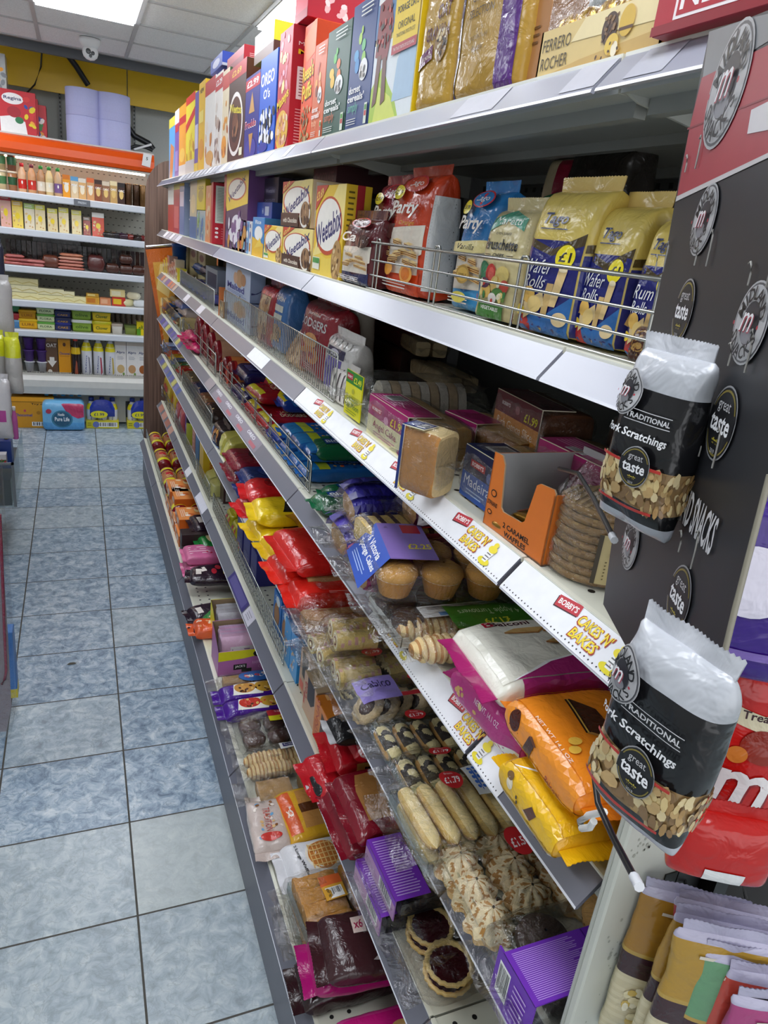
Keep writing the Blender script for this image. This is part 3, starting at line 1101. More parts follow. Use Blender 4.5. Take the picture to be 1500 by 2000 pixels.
for i,(px,rz_)in enumerate(((250,35),(262,-30),(273,10))):
 lf=Loft(.10,.05,.045,'x',seed=i,noise_amp=.002)
 mb=MB()
 lf.skin(mb,['e8e0b0','f0e8c8','d8dce0'][i],'film',12,14)
 o=mb.build('cheese_stick_pack',None,(fx(px,z),FY+.09,z+(.045 if i==1 else 0)),rz_)
 tag(o,['pale cheese pack leaning at the right end of the butter shelf','white cheese pack lying on top at the right end of the butter shelf','silver cheese pack against the brown end panel'][i],'cheese pack','cheese packs')
# fifth shelf: spread tubs
z=FS[4]
SP='spread tubs'
def sp(px,l,w_,h_,b,lid,txt,tc,lab):
 o=tub('spread_tub',w_,.10,h_,b,lid,[('r',0,.15,1,.95,b),('t',txt,.5,.55,.38,tc,{'b':1,'w':.7})]if txt else[],(fx(px,z+.04),FY+.05,z+l*h_*.99))
 tag(o,lab,'spread tub',SP)
sp(26,0,.105,.05,'5a9ad8','8ac0e8','','','light blue lidded tub at the bottom of the mixed stack at left')
sp(26,1,.105,.045,'b82a34','c84a50','','','red tub in the mixed stack at left')
sp(27,2,.105,.05,'2a7a48','8ac0a0','','','green tub with pale lid, second from the top of the mixed stack')
sp(27,3,.10,.05,'2a6a44','2f7a4c','','','green tub on top of the mixed stack at left')
sp(55,0,.145,.062,'f0b818','f6cc28','LURE','9a5a10','bright yellow tub at the bottom beside the mixed stack')
sp(54,1,.13,.058,'c8900c','d8a418','LURE','8a5208','darker yellow tub stacked on the bright yellow one')
for l in range(3):
 sp(90,l,.14,.048,'dce8b8','6ab84a','FLORA','3a5a2a','pale green spread tub with green lid, %s of its stack of three'%['bottom','middle','top'][l])
for l in range(4):
 sp(123,l,.125,.041 if l else .05,'28306a','2c3690' if l==0 else '343a58','CAKE','c89a30','navy spread tub with gold print, %s of its stack of four'%['bottom','second up','third up','top'][l])
for l in range(2):
 sp(160,l,.155,.075,'8aac38','e4ece4','olive','4a6a1a','olive green tub with white lid, %s one'%['lower','upper'][l])
for l in range(2):
 sp(199,l,.15,.074,'e8c820',['d8d028','3a8a30'][l],'Clover','2a5a20','yellow tub with green lettering, %s one'%['lower','upper'][l])
sp(229,0,.09,.065,'e8e4dc','c8b8a8','','','white tub with a red and yellow badge')
sp(256,0,.10,.06,'8a9a48','6a7a3a','','','dull green tub beside the white badge tub')
o=carton('spread_box',.06,.08,.085,'e8d010',{'front':[('r',0,0,.5,.5,'5a9a20'),('t','eR',.55,.6,.3,'3a6a10',{'b':1})]},loc=(fx(275,z),FY+.05,z),rz=0)
tag(o,'small yellow and green box at the right end of the tub shelf','spread box')
for i in range(9):
 mb=MB()
 mb.lathe([(.019,0),(.02,.11),(.014,.12)],'6a5a4c','film',10)
 o=mb.build('spread_jar',None,(fx(210,z)+i*.042,FY+.32,z))
 tag(o,'pale brown jar in the back row of the tub shelf','jar','jars in the back row of the tub shelf')
# well of the chiller: cartons and bottles
z=.42
t=tag(empty('yogurt_multipack',(fx(70,.5),FY+.07,z)),'purple and white yogurt multipack standing in the chiller well','yogurt multipack')
for ix in(-1,1):
 for l in range(3):
  mb=MB()
  c,lid_=(('e0dfe4','e8e6ea')if l==0 else('52307c','6a3c74'))
  mb.lathe([(.028,0),(.036,.066),(.041,.067),(.041,.072)]if l else[(.024,0),(.034,.07),(.04,.071),(.04,.076)],c,'plastic',16)
  mb.build('yogurt_cup',t,(ix*.044,0,l*.076))
for i,px in enumerate((53,76)):
 o=carton('oat_drink_carton',.085,.07,.19,'35211c',{'front':[('t','OAT',.5,.62,.09,'8a8078',{'b':1,'w':.8}),('e',.5,.85,.2,.04,'8a8078')]},loc=(fx(px,.62),FY+.2,z+.07),rz=0)
 tag(o,['dark oat drink carton at the back, left one behind the yogurts','dark oat drink carton at the back, right one behind the yogurts'][i],'drink carton','oat drink cartons at the back')
o=carton('oat_drink_carton',.085,.07,.24,'6a4c34',{'front':[('r',0,.86,1,1,'9a7450'),('t','OAT',.5,.76,.1,'f0ece4',{'b':1,'w':.85}),('p',[(.3,.45),(.7,.45),(.7,.35),(.9,.35),(.5,.18),(.1,.35),(.3,.35)],'f0ece4'),('e',.3,.07,.18,.05,'e8e4dc')]},loc=(fx(102,.5),FY+.06,z),rz=0)
o2=MB();o2.lathe([(.022,.24),(.022,.262)],'f0f0ee','plastic',12,0,.035);o2.build('cap',o)
tag(o,'brown oat drink carton with a white arrow and white cap','drink carton')
o=carton('chocolate_drink_carton',.088,.07,.245,'f0a414',{'front':[('r',0,.9,1,1,'b87810'),('e',.5,.78,.12,.05,'5a2c10'),('t','Chocomel',.5,.55,.07,'2a3a8a',{'b':1,'w':.85}),('r',.1,.47,.9,.485,'c87c10')]},loc=(fx(127,.5),FY+.06,z),rz=0)
tag(o,'bright orange yellow chocolate drink carton in the chiller well','drink carton')
o=bottle('milkshake_bottle',.036,.25,'2a1c1c','d83a2c',loc=(fx(149,.5),FY+.06,z),wrap=(.55,.72,'e8c020'),deco_items=[('p',[(.3,0),(.7,0),(.62,.5),(.5,.6)],'9a4a30')])
tag(o,'dark milkshake bottle with red cap and yellow neck band','bottle')
for i,px in enumerate((170,193,216)):
 o=bottle('milk_drink_bottle',.04,.262,'e4e4ea','24388c',loc=(fx(px,.5),FY+.06,z),wrap=(.62,.82,'f0e020'),neck=.42,deco_items=[('t','YAZOO',.42,.42,.12,'24388c',{'b':1,'r':78,'w':.75}),('p',[(.72,.0),(.9,.1),(.8,.7),(.65,.75)],['8a8a98','b03a50','c8b050'][i])])
 tag(o,'white milk drink bottle with yellow shoulder and blue cap, %s'%['left of three, grey side panel','middle of three, red side panel','right of three, sand side panel'][i],'bottle','milk drink bottles')
for i,px in enumerate((236,258,279)):
 o=carton('almond_drink_carton',.084,.07,.235,'f0ece8',{'front':[('r',0,.88,1,1,'d8c8b8'),('t','Alpro',.5,.68,.09,'24346c',{'b':1,'w':.75}),('e',.5,.22,.34,.12,['d8b880','c89a6a','a8602c'][i]),('e',.75,.08,.1,.04,'7aa04a'),('l',.2,.48,.8,.58,3,'a8a8b0')]},loc=(fx(px,.5),FY+.05,z),rz=0)
 tag(o,'white plant drink carton with blue lettering, %s'%['left, oat ears printed on it','middle, pale bowl printed on it','right, brown almond printed on it'][i],'drink carton','white plant drink cartons')
# the stock stands a little taller than the nominal pack sizes above
for o in list(SC.objects):
 if o.parent is None and 'label' in o and o!=fr and FY-.01<o.location.y<FY+.5 and .4<o.location.z<2:
  b_=max([q for q in FS+[.42]if q<=o.location.z+.02]or[.42])
  o.scale.z=1.22
  o.location.z=b_+(o.location.z-b_)*1.22+.0005
# on the floor before the chiller
o=carton('drink_case',.30,.2,.245,'d8981c',{'front':[('r',0,.86,1,1,'f0a820'),('r',0,.84,1,.86,'7a5208'),('t','Try me!',.66,.78,.075,'2a1c10',{'b':1,'w':.42}),('t','Chocomel',.26,.42,.1,'3a4a9c',{'b':1,'w':.42}),('e',.3,.56,.03,.04,'c8485c'),('e',.62,.5,.05,.06,'b87c14'),('b',.45,.06,.96,.2)]},loc=(fx(66,.1,0),FY-.02,0.001),rz=0,rx=0)
tag(o,'orange drink case printed Try me!, standing on the floor before the chiller','drink case')
t=tag(empty('water_bottle_multipack',(fx(125,.1,0),FY-.02,.001)),'shrink-wrapped multipack of small water bottles on the floor','water multipack')
mb=MB()
lf=Loft(.30,.19,.235,'x',n=6,p=10,ea=.97,eb=.8,noise_amp=.004,seed=4)
lf.skin(mb,'74b8e4','film',20,28)
lf.print(mb,[('r',0,0,1,.3,'5aa4dc'),('p',[(.45,.95),(.6,.6),(.85,.45),(1,.5),(1,1),(.5,1)],'c03060'),('e',.46,.42,.26,.3,'2f7898'),('e',.46,.42,.22,.25,'1f5878'),('t','Nestle',.44,.58,.1,'e8f4f8',{'b':1,'w':.16}),('t','Pure Life',.46,.42,.14,'e8f4f8',{'b':1,'w':.36}),('e',.14,.68,.07,.08,'b83850')],-.125,.125,.01,.99)
mb.build('wrap',t)
for i in range(5):
 for j in range(2):
  b=bottle('b',.027,.055,'c4d8e0','3aa0d0',neck=.5)
  for ch in list(b.children):
   ch.parent=None
   if ch.name.startswith('cap'):
    ch.name='bottle_cap'
    ch.parent=t
    ch.location=(-.12+i*.06,.05+j*.08,.205)
   else:
    bpy.data.objects.remove(ch)
  bpy.data.objects.remove(b)
for i,(px,lab)in enumerate(((200,'wrapped tray of milk drink bottles marked 1.99 on the floor'),(279,'wrapped tray of milk drink bottles half hidden by the brown end panel'))):
 t=tag(empty('bottle_tray',(fx(px,.1,0),FY-.02,.001)),lab,'bottle tray','milk drink trays on the floor')
 mb=MB()
 mb.box(-.125,0,0,.125,.17,.065,'d8cc28','card',ch=.002)
 deco(mb,lambda x,y,o:(-.125+x,-o,y),.25,.065,[('b',.38,.2,.95,.8),('e',.3,.5,.1,.4,'6a78b8'),('l',.04,.3,.16,.8,2,'6a6420')])
 mb.build('tray',t)
 for j in range(3):
  b=bottle('b',.04,.235,'e4e4ea','24388c',wrap=(.6,.8,'f0e020'),deco_items=[('t','YAZOO',.45,.42,.12,'24388c',{'b':1,'r':78,'w':.75})])
  for ch in list(b.children):
   nm=ch.name.split('.')[0]
   ch.name='bottle' if nm=='body' else 'bottle_cap'
   ch.parent=t
   ch.location=(-.08+j*.08,.06,.01)
  bpy.data.objects.remove(b)
 mb=MB()
 mb.grid(lambda u,v:(-.095+.19*u,.004-.012*math.sin(v*3.1),.10+.14*v*(1-.5*(2*u-1)**4)),12,6,'24389c','film')
 deco(mb,lambda x,y,o:(-.09+x,-.010-o,.09+y),.13,.06,[('e',.5,.5,.5,.5,'e8e020'),('t','£1.99',.5,.5,.42,'1c2c6c',{'b':1,'w':.6})])
 mb.build('wrap_label',t)
# on top of the chiller
zt=2.101
cols_=[]
for i,(px,rw,l)in enumerate(((165,0,0),(165,0,1),(221,0,0),(221,0,1))):
 mb=MB()
 R_=.122
 hh=.178
 mb.lathe([(R_*.98,0),(R_,.004),(R_,hh-.004),(R_*.98,hh),(.03,hh),(.03,hh-.02)],'c0c2ec','paper',32)
 mb.lathe([(R_*1.004,hh*.3),(R_*1.004,hh*.303)],'a4a6d8','paper',32,cap=False)
 o=mb.build('paper_roll',None,(fx(px,2.2,.17),FY+.17,zt+l*hh))
 tag(o,'large pale blue paper roll on the chiller, %s of the %s pair'%(['lower','upper'][l],'left' if px==165 else 'right'),'paper roll','blue paper rolls on the chiller')
rw=[(34,.16,.09,0,'white and red paper towel pack with a heart print, in front'),(60,.07,.2,.02,'red and blue paper towel pack, second behind the heart print one'),(76,.07,.185,.06,'red and blue paper towel pack, third from the front of the row')]
for i,(px,w_,_,dy,lab)in enumerate(rw):
 o=carton('paper_towel_pack',.24 if i==0 else .10,.16,.27-.03*i,'c8202c',{'front':([('p',[(.05,.0),(.75,.0),(.7,.3),(.4,.42),(.05,.35)],'f2efec'),('e',.4,.8,.28,.13,'f4f0ee'),('t','Regina',.4,.8,.1,'2c2c5c',{'b':1,'w':.46}),('e',.42,.5,.18,.13,'a81828'),('e',.55,.32,.11,.08,'2a7a4a'),('s',.72,.2,.98,.98,10,.09,['f0a030','2a4aa0','e8d020','d83030'])]if i==0 else[('s',.05,.02,.95,.98,16,.2,['f0a030','2a4aa0','f0ece8','3a8a40'])])},loc=(fx(px,2.2,.1+dy),FY+.1+dy,zt),rz=0)
 tag(o,lab,'paper towel pack','paper towel packs on the chiller')
for l in range(2):
 o=carton('paper_towel_pack',.12,.16,.24,['c83020','b8bab8'][l],{'front':[('s',.1,.1,.9,.9,12,.16,['f0a030','e8e4e0','888c90'])]},loc=(fx(-2,2.2,.12),FY+.12,zt+l*.24),rz=0,mat='film')
 tag(o,['red paper towel pack cut off by the left edge of the picture','silver grey wrapped pack stacked at the far left above the red one'][l],'paper towel pack','packs at the far left of the chiller top')
mb=MB()
mb.box(-.03,0,0,.03,.004,.085,'f0f0ee','card')
deco(mb,lambda x,y,o:(-.03+x,-o,y),.06,.085,[('t','5',.5,.62,.25,'222222',{'b':1})])
tag(mb.build('shelf_tag',None,(fx(285,2.03,-.04),FY-.04,2.005),0,10,8),'small white tag stuck on the orange canopy','tag')
# ------------------------------------------------------------------ wood end panel with the orange poster
PY=5.075
pe=tag(empty('wood_panel',(.385,PY,0)),'dark wood grain end panel with a rounded top corner beside the chiller','end panel')
mb=MB()
R0=.13
zt_=2.005
pts=[(0,0),(.9,0),(.9,zt_+.012)]
for i in range(13):
 a=math.pi/2+i*math.pi/2/12
 pts.append((R0*1.2+.022+R0*1.2*math.cos(a),zt_-R0*1.6+R0*1.6*math.sin(a)))
pts.append((.008,1.0))
n=len(pts)
vs=[(x,0,z_)for x,z_ in pts]+[(x,.03,z_)for x,z_ in pts]
fs=[tuple(range(n)),tuple(range(n,2*n))[::-1]]+[((i+1)%n,i,n+i,n+(i+1)%n)for i in range(n)]
mb.add(vs,fs,'ffffff','dark_wood')
mb.build('panel',pe)
mb=MB()
a=on_y(285,482,PY)-Vector((.385,PY,0))
b=on_y(352,477,PY)-Vector((.385,PY,0))
b=a+(b-a)*2.4
mb.tube([a+Vector((0,-.008,0)),b+Vector((0,-.008,0))],.011,'d8d8d8','chrome')
mb.build('rail',pe)
po=tag(empty('hot_food_poster',(.385,PY-.0125,0)),'orange framed poster of a baked potato on the lower end panel','poster')
q=[on_y(x,y,PY)-Vector((.385,PY,0))for x,y in((284,487),(354,481),(372,700),(320,690))]
q[1]=q[0]+(q[1]-q[0])*2.2
q[2]=Vector((q[1].x,0,q[3].z))
mb=MB()
mb.add([(p.x,0,p.z)for p in q]+[(p.x,.01,p.z)for p in q],[(0,3,2,1),(0,1,5,4),(1,2,6,5),(2,3,7,6),(3,0,4,7)],'c8641c','film')
mb.build('frame',po)
ins=[on_y(x,y,PY)-Vector((.385,PY,0))for x,y in((298,512),(356,508),(376,690),(322,680))]
ins[1]=ins[0]+(ins[1]-ins[0])*2
ins[2]=Vector((ins[1].x,0,ins[3].z))
mb=MB()
mb.add([(p.x,-.002,p.z)for p in ins],[(0,3,2,1)],'d8a040','film')
def pf(x,y,o):
 p=ins[3].lerp(ins[2],x).lerp(ins[0].lerp(ins[1],x),y)
 return(p.x,-.002-o,p.z)
deco(mb,pf,1,1,[('p',[(.0,.7),(.12,.98),(.35,.95),(.2,.6)],'e8cc80'),('p',[(.0,.4),(.05,.6),(.2,.6),(.15,.35)],'ecd48c'),('p',[(.1,.1),(.35,.72),(.6,.5),(.4,0),(.1,0)],'1e1e20'),('t','JA',.28,.5,.1,'d8d8d4',{'b':1,'r':60})],'film')
mb.build('picture',po)
# ------------------------------------------------------------------ the gondola: bays of seven shelves
XS,XB=.4543,.3434
ZL=[1.841,1.567,1.317,1.0648,.8105,.5006,.2404]
YJ=[4.861,3.980,2.784,1.586,.645,.40]
ZT=[z_+.034 for z_ in ZL]
def fxk(k):
 return(XS if k<6 else XB)
def yk(k,px,dx=.035,z_=None):
 """Y along the front of shelf k seen at photo column px"""
 if px<10:
  return px
 X=fxk(k)+dx
 Z=ZT[k]if z_ is None else z_
 lo,hi=.2,9.0
 for _ in range(44):
  m=(lo+hi)/2
  if pr(X,m,Z)[0]>px:
   lo=m
  else:
   hi=m
 return lo
XBACK=.865
bay_names=['far end bay of the shelving, next to the brown end panel','second bay of the shelving from the brown end panel','third bay of the shelving, in the middle of the run','fourth bay of the shelving, holding the cakes and the wafer bags','short nearest bay of the shelving by the black snack card']
strip_col={}
for k in range(7):
 for b in range(5):
  strip_col[(k,b)]='6b6c77'
for kb in((0,3),(0,4),(1,3),(1,4),(0,2),(1,2)):
 strip_col[kb]='9698a4'
BAYS=[]
SHELF={}
for b in range(5):
 y1,y0=YJ[b],YJ[b+1]
 t=tag(empty('shelving_bay',(XS,y1,0)),bay_names[b],'shelving','bays of the cake and cereal shelving')
 BAYS.append(t)
 W_=y1-y0
# local: x into the shelf, y negative toward the camera
 for k in range(7):
  x0=fxk(k)-XS
  zt=ZT[k]
  mb=MB()
  mb.box(x0+.030,-W_+.002,zt-.030,XBACK-XS-.004,-.002,zt,'d9d9c9' if k else 'c6c8c4','metal',cols={'bottom':'9fa19c','front':'c4c4b8'})
  mb.box(x0+.027,-W_+.002,zt-.004,x0+.034,-.002,zt+.003,'e3e2d2','metal')
# underside folds
  mb.box(x0+.06,-W_+.01,zt-.045,x0+.075,-.01,zt-.030,'8f918d','metal')
  mb.box(x0+.20,-W_+.01,zt-.042,x0+.215,-.01,zt-.030,'8f918d','metal')
# punched holes along the front
  if k:
   step=.034
   for i in range(int(W_/step)):
    y=-.02-i*step
    for jx in(.062,.098,.30):
     o=len(mb.v)
     mb.add([(x0+jx+.0045*math.cos(a_*.785),y+.0045*math.sin(a_*.785),zt+.0004)for a_ in range(8)],[tuple(range(8))],'1b1c1c','metal')
  sh=mb.build('shelf',t)
  SHELF[(k,b)]=sh
# slanted price strip
  mb=MB()
  c=strip_col[(k,b)]
  yy0,yy1=-W_+.003,-.003
  A=[(x0+.028,zt+.001),(x0+.0,ZL[k]+.003),(x0-.001,ZL[k]),(x0+.003,ZL[k]-.001),(x0+.032,zt-.004)]
  vs=[(p[0],yy0,p[1])for p in A]+[(p[0],yy1,p[1])for p in A]
  mb.add(vs,[(0,1,6,5),(2,3,8,7),(3,4,9,8),(0,4,3,2,1),(5,6,7,8,9)],c,'plastic')
  mb.add([vs[1],vs[2],vs[7],vs[6]],[(0,1,2,3)],'e4e4ec','plastic')
# pale lip line at the top, end caps
  mb.box(x0+.0265,yy0,zt-.001,x0+.0295,yy1,zt+.0022,'e2e2d8','plastic')
  st=mb.build('price_strip',sh)
 mb=MB()
 mb.box(XBACK-XS-.003,-W_,.05,XBACK-XS+.012,0,2.03,'4a4b4b','metal')
 for i in range(int(W_/.03)):
  for j in range(6):
   zc=1.60+.215-j*.03
   mb.box(XBACK-XS-.0045,-.02-i*.03,zc,XBACK-XS-.0025,-.012-i*.03,zc+.009,'0e0f10','metal')
 mb.box(XBACK-XS-.012,-W_,1.83,XBACK-XS-.003,0,2.00,'8f928e','metal')
 mb.build('back_panel',t)
 mb=MB()
 mb.box(.02+XB-XS,-W_,.0,.04+XB-XS,0,ZL[6]-.004,'6a6a74','metal')
 mb.build('plinth',t)
 mb=MB()
 mb.box(XBACK-XS-.035,-.015,.02,XBACK-XS-.005,.015,2.02,'77797a','metal')
 mb.build('upright',t)
 for k in range(6):
  mb=MB()
  zt=ZT[k]
  mb.add([(.035,-.004,zt-.03),(.40,-.004,zt-.03),(.40,-.004,zt-.075),(.30,-.004,zt-.072),(.05,-.004,zt-.036),(.035,-.008,zt-.03),(.40,-.008,zt-.03),(.40,-.008,zt-.075),(.30,-.008,zt-.072),(.05,-.008,zt-.036)],[(0,1,2,3,4),(9,8,7,6,5),(0,4,9,5),(4,3,8,9),(3,2,7,8)],'aaaca6','metal')
  mb.build('bracket',t)
# the sloping face of a strip: t metres toward the camera from Y0, s up the slope
def strip_map(k,Y0,bay):
 x0=fxk(k)-XS
 yb=YJ[bay]
 nx,nz=-.031/.0418,.028/.0418
 def f(x,y,o):
  s_=y/.044
  return(x0+.028*s_+nx*(o+.0002),(Y0-x)-yb,ZL[k]+.003+.032*s_+nz*(o+.0004))
 return f
def bay_of(Y):
 for b in range(5):
  if YJ[b+1]<=Y<=YJ[b]:
   return b
 return 4
def ticket_or_glint(k,pxa,pxb,col,items=None,label=None,y0f=.08,y1f=.95):
 Ya,Yb=yk(k,pxa,.014),yk(k,pxb,.014)
 b=bay_of((Ya+Yb)/2)
 Ya=min(Ya,YJ[b]-.004)
 Yb=max(Yb,YJ[b+1]+.004)
 mb=MB()
 fn=strip_map(k,Ya,b)
 w_=Ya-Yb
 g=lambda x,y,o:fn(x,.044*y0f+y,o)
 hh=.044*(y1f-y0f)
 deco(mb,g,w_,hh,[('r',0,0,1,1,col)]+(items or[]),'card')
 o=mb.build('ticket_or_glint',SHELF[(k,b)])
 if label:
  o['label']=label
 return o
# "BOBBY'S CAKES 'N' BAKES" header strips
def bobbys(k,ya,yb,pxs):
 """white header from ya to yb; logo columns pxs"""
 cuts=[ya]+[YJ[b]for b in range(1,5)if yb<YJ[b]<ya]+[yb]
 for a,c in zip(cuts[:-1],cuts[1:]):
  b=bay_of((a+c)/2)
  mb=MB()
  a2,c2=a-.004,c+.004
  fn=strip_map(k,a2,b)
  w_=a2-c2
  deco(mb,fn,w_,.044,[('r',0,-.02,1,1.0,'f0f1f5')],'card',lift=.0008)
# dotted line
  i=0
  while i*.0065<w_-.01:
   x=.005+i*.0065
   mb.add([fn(x+.0011*math.cos(q*1.047),.0035+.0011*math.sin(q*1.047),.0011)for q in range(6)],[tuple(range(6))],'2c2c30','card')
   i+=1
  for px in pxs:
   Yc=yk(k,px,.014,(ZL[k]+ZT[k])/2)
   if not(c2+.02<Yc<a2-.0):
    continue
   X0=a2-Yc
   u=.10
   def g(x,y,o,X0=X0):
    return fn(X0+x,y,o)
   items=[('p',[(-.20,.84),(.16,.97),(.19,.66),(-.17,.53)],'3a1018'),('p',[(-.19,.88),(.17,1.0),(.20,.69),(-.16,.57)],'c0303c'),('t',"BOBBY'S",.005,.785,.17,'ffffff',{'b':1,'w':.30,'r':6}),('t',"CAKES 'N'",.50,.70,.33,'b03a28',{'b':1,'w':.54,'sh':.12}),('t','BAKES',.47,.33,.32,'b03a28',{'b':1,'w':.44,'sh':.12}),('t',"CAKES 'N'",.50,.705,.28,'f6dc34',{'b':1,'w':.51,'sh':.12}),('t','BAKES',.47,.335,.27,'f6dc34',{'b':1,'w':.41,'sh':.12}),('e',.92,.2,.12,.12,'e8d820'),('p',[(.85,.55),(.99,.55),(.96,.2),(.88,.2)],'f4f4f4'),('l',.87,.22,.97,.52,3,'6a6a6a'),('e',.92,.64,.085,.12,'f0dc30'),('e',.92,.8,.045,.09,'f0dc30')]
   deco(mb,g,u,.044,items,'card',lift=.0012)
  o=mb.build('header_card',SHELF[(k,b)])
  o['label']="white header card with red logos and yellow lettering"
bobbys(2,1.586,.405,(616,688,768,893,1096,1420))
bobbys(3,yk(3,737,.014),yk(3,1003,.014),(757,884,1090))
# plain tickets, painted reflection bands and coloured runs seen in the strips
for k,a,b,c in((2,490,520,'e8eaf2'),(4,470,492,'e6e8ee'),(5,386,400,'dcdce6'),(5,365,370,'e4e4e8'),(1,344,352,'d8d6e0'),(2,362,368,'dedbe2'),(2,388,396,'dedbe2'),(0,1120,1200,'b9bac4'),(0,900,985,'b4b5c0'),(0,1250,1330,'aeb0bb'),(3,690,736,'9c9daa')):  # the three top shelf entries paint reflections on the strip
 ticket_or_glint(k,a,b,c,label='plain white shelf tickets, on the top shelf painted reflection bands')
ticket_or_glint(5,452,480,'3c3474',[('r',.08,.12,.92,.88,'5a548c')],'dark purple holder for tickets')
ticket_or_glint(5,481,492,'c9c6d2',[('l',.2,.2,.8,.8,3,'8a8894')])
ticket_or_glint(3,405,419,'9a9096')
ticket_or_glint(3,420,505,'8a8390',sum([[('t','OREO',.09+i*.25,.72,.3,'f0f0f6',{'b':1,'w':.13}),('r',.12+i*.25,.12,.22+i*.25,.42,'b0606c')]for i in range(4)],[]),'greyish run of small printed tickets')
for k,px0,n_,st,cs in((0,352,9,8.6,['e4e4ea','c9c9d2']),(1,322,4,6,['e8e8ee','b8b4c0']),(2,317,6,4.6,['c07a5a','b8a090','7a5a90','c86a4a']),(3,316,8,5,['5a5094','7a70a8','b8b060','4a4a8a']),(4,315,8,4.6,['5a5a98','b8b060','6a6aa0','4a5a9a']),(5,313,4,6,['b87a6a','c08a7a','a86a5a','c09080'])):
 for i in range(n_):
  ticket_or_glint(k,px0+i*st,px0+i*st+st*.72,cs[i%len(cs)])
for px in(420,434,452,480,520,560):
 ticket_or_glint(0,px,px+8,'e2e3ec')
# ---- end of the run: white slotted end frame
ef=tag(empty('slotted_frame',(.46,.40,0)),'off-white slotted steel end frame closing the run below the black snack card','end frame')
mb=MB()
mb.box(0,-.02,0,.40,-.012,1.30,'b4b6ae','metal',ch=.003)
mb.box(.0,-.028,0,.085,-.018,1.315,'c6c8be','metal',ch=.002)
for i in range(30):
 z_=.04+i*.0425
 mb.box(.068,-.0295,z_,.084,-.0275,z_+.022,'24261f','metal')
mb.build('side_plate',ef)
mb=MB()
mb.box(.085,-.03,0,.12,.0,1.32,'1d1e21','metal')
mb.build('black_upright',ef)
rr=random.Random(4)
mb=MB()
for zc,xc,n_ in((1.19,.022,26),(1.02,.03,16),(.88,.02,8)):
 for i in range(n_):
  x,z_=xc+rr.gauss(0,.006),zc+rr.gauss(0,.022)
  r0=rr.uniform(.0012,.003)
  mb.add([(x+r0*math.cos(q)*.7,-.0284,z_+r0*math.sin(q))for q in(0,1.2,2.4,3.7,5.0)],[(0,1,2,3,4)],'a3a59a','paper')
mb.build('scuff_marks',ef)
# ------------------------------------------------------------------ wire guards along the shelf fronts
def guard(k,pxa,pxb,h,style,label,cat='wire guard',dx=.045):
 Ya,Yb=yk(k,pxa,dx),yk(k,pxb,dx)
 L_=Ya-Yb
 t=tag(empty('wire_guard' if style!='a' else 'acrylic_guard',(fxk(k)+dx,Ya,ZT[k]+.001),-90),label,cat,'guards clipped along the shelf fronts')
 mb=MB()
 r=.0021 if style=='h' else .0017
 rim=[(0,0,r),(0,0,h),(.006,0,h+.004),(L_-.006,0,h+.004),(L_,0,h),(L_,0,r)]
 mb.tube(rim,r*1.15,'b9bab4','chrome',8)
 mb.tube([(0,0,r),(L_,0,r)],r,'b9bab4','chrome',8)
 mb.build('frame',t)
 mb=MB()
 if style=='h':
  for i in(1,2):
   mb.tube([(0.012,0,h*i/3),(L_-.012,0,h*i/3)],r*.9,'b4b5b0','chrome',6)
  n_=max(2,int(L_/.2)+1)
  for i in range(n_):
   x=.03+(L_-.06)*i/(n_-1)
   for q in(-.009,.009):
    mb.tube([(x+q,.003,0),(x+q,.003,h+.006)],r*.9,'b4b5b0','chrome',6)
   mb.tube([(x-.009,.003,h+.006),(x-.006,.003,h+.010),(x+.006,.003,h+.010),(x+.009,.003,h+.006)],r*.9,'b4b5b0','chrome',6)
  mb.build('rods',t)
 elif style=='v':
  n_=int(L_/.0165)
  for i in range(1,n_):
   x=L_*i/n_
   mb.tube([(x,0,0),(x,0,h+.003)],.0012,'a9aaa4','chrome',5)
  mb.build('rods',t)
  mb=MB()
  for q in(.2,.5,.8):
   x=L_*q
   mb.tube([(x-.005,.003,h),(x,.003,h+.01),(x+.005,.003,h)],.0014,'c9cac4','chrome',6)
  mb.build('hooks',t)
 elif style=='m':
  n_=int(L_/.022)
  for i in range(1,n_):
   x=L_*i/n_
   mb.tube([(x,0,0),(x,0,h+.003)],.0011,'a9aaa4','chrome',5)
  for i in range(1,4):
   mb.tube([(0,0,h*i/4),(L_,0,h*i/4)],.0011,'a9aaa4','chrome',5)
  mb.build('rods',t)
 elif style=='a':
  mb.box(0,-.001,.002,L_,.001,h,'9aa39c','acrylic')
  mb.build('panel',t)
 return t
guard(1,716,1300,.078,'h','long chrome wire guard in front of the wafer and bruschette bags')
guard(2,352,418,.075,'v','fine wire guard left of the brown card divider on the third shelf')
guard(2,437,652,.10,'v','tall upright-wire guard in front of the cookie and meringue bags')
guard(3,317,352,.085,'a','smoky clear guard at the far end of the fourth shelf')
guard(3,356,421,.085,'h','horizontal-wire guard in front of the pink and red packs')
guard(3,429,604,.075,'h','long horizontal-wire guard in front of the red and blue biscuit packs')
guard(4,318,352,.075,'h','wire guard at the far end of the fifth shelf')
guard(4,356,413,.08,'m','dark mesh guard in front of the loose packs on the fifth shelf')
guard(5,316,340,.075,'h','wire guard under the yellow hanging packs on the sixth shelf')
guard(5,342,381,.07,'m','mesh guard in front of the purple box on the sixth shelf')
guard(5,384,409,.075,'m','mesh guard in front of the blue and yellow boxes on the sixth shelf')
guard(5,416,553,.075,'m','long mesh guard in front of the navy boxes on the sixth shelf')
guard(6,286,316,.06,'a','clear guard beside the red topped biscuit tubes on the bottom shelf')
guard(6,318,344,.05,'a','clear guard beside the orange cake boxes on the bottom shelf')
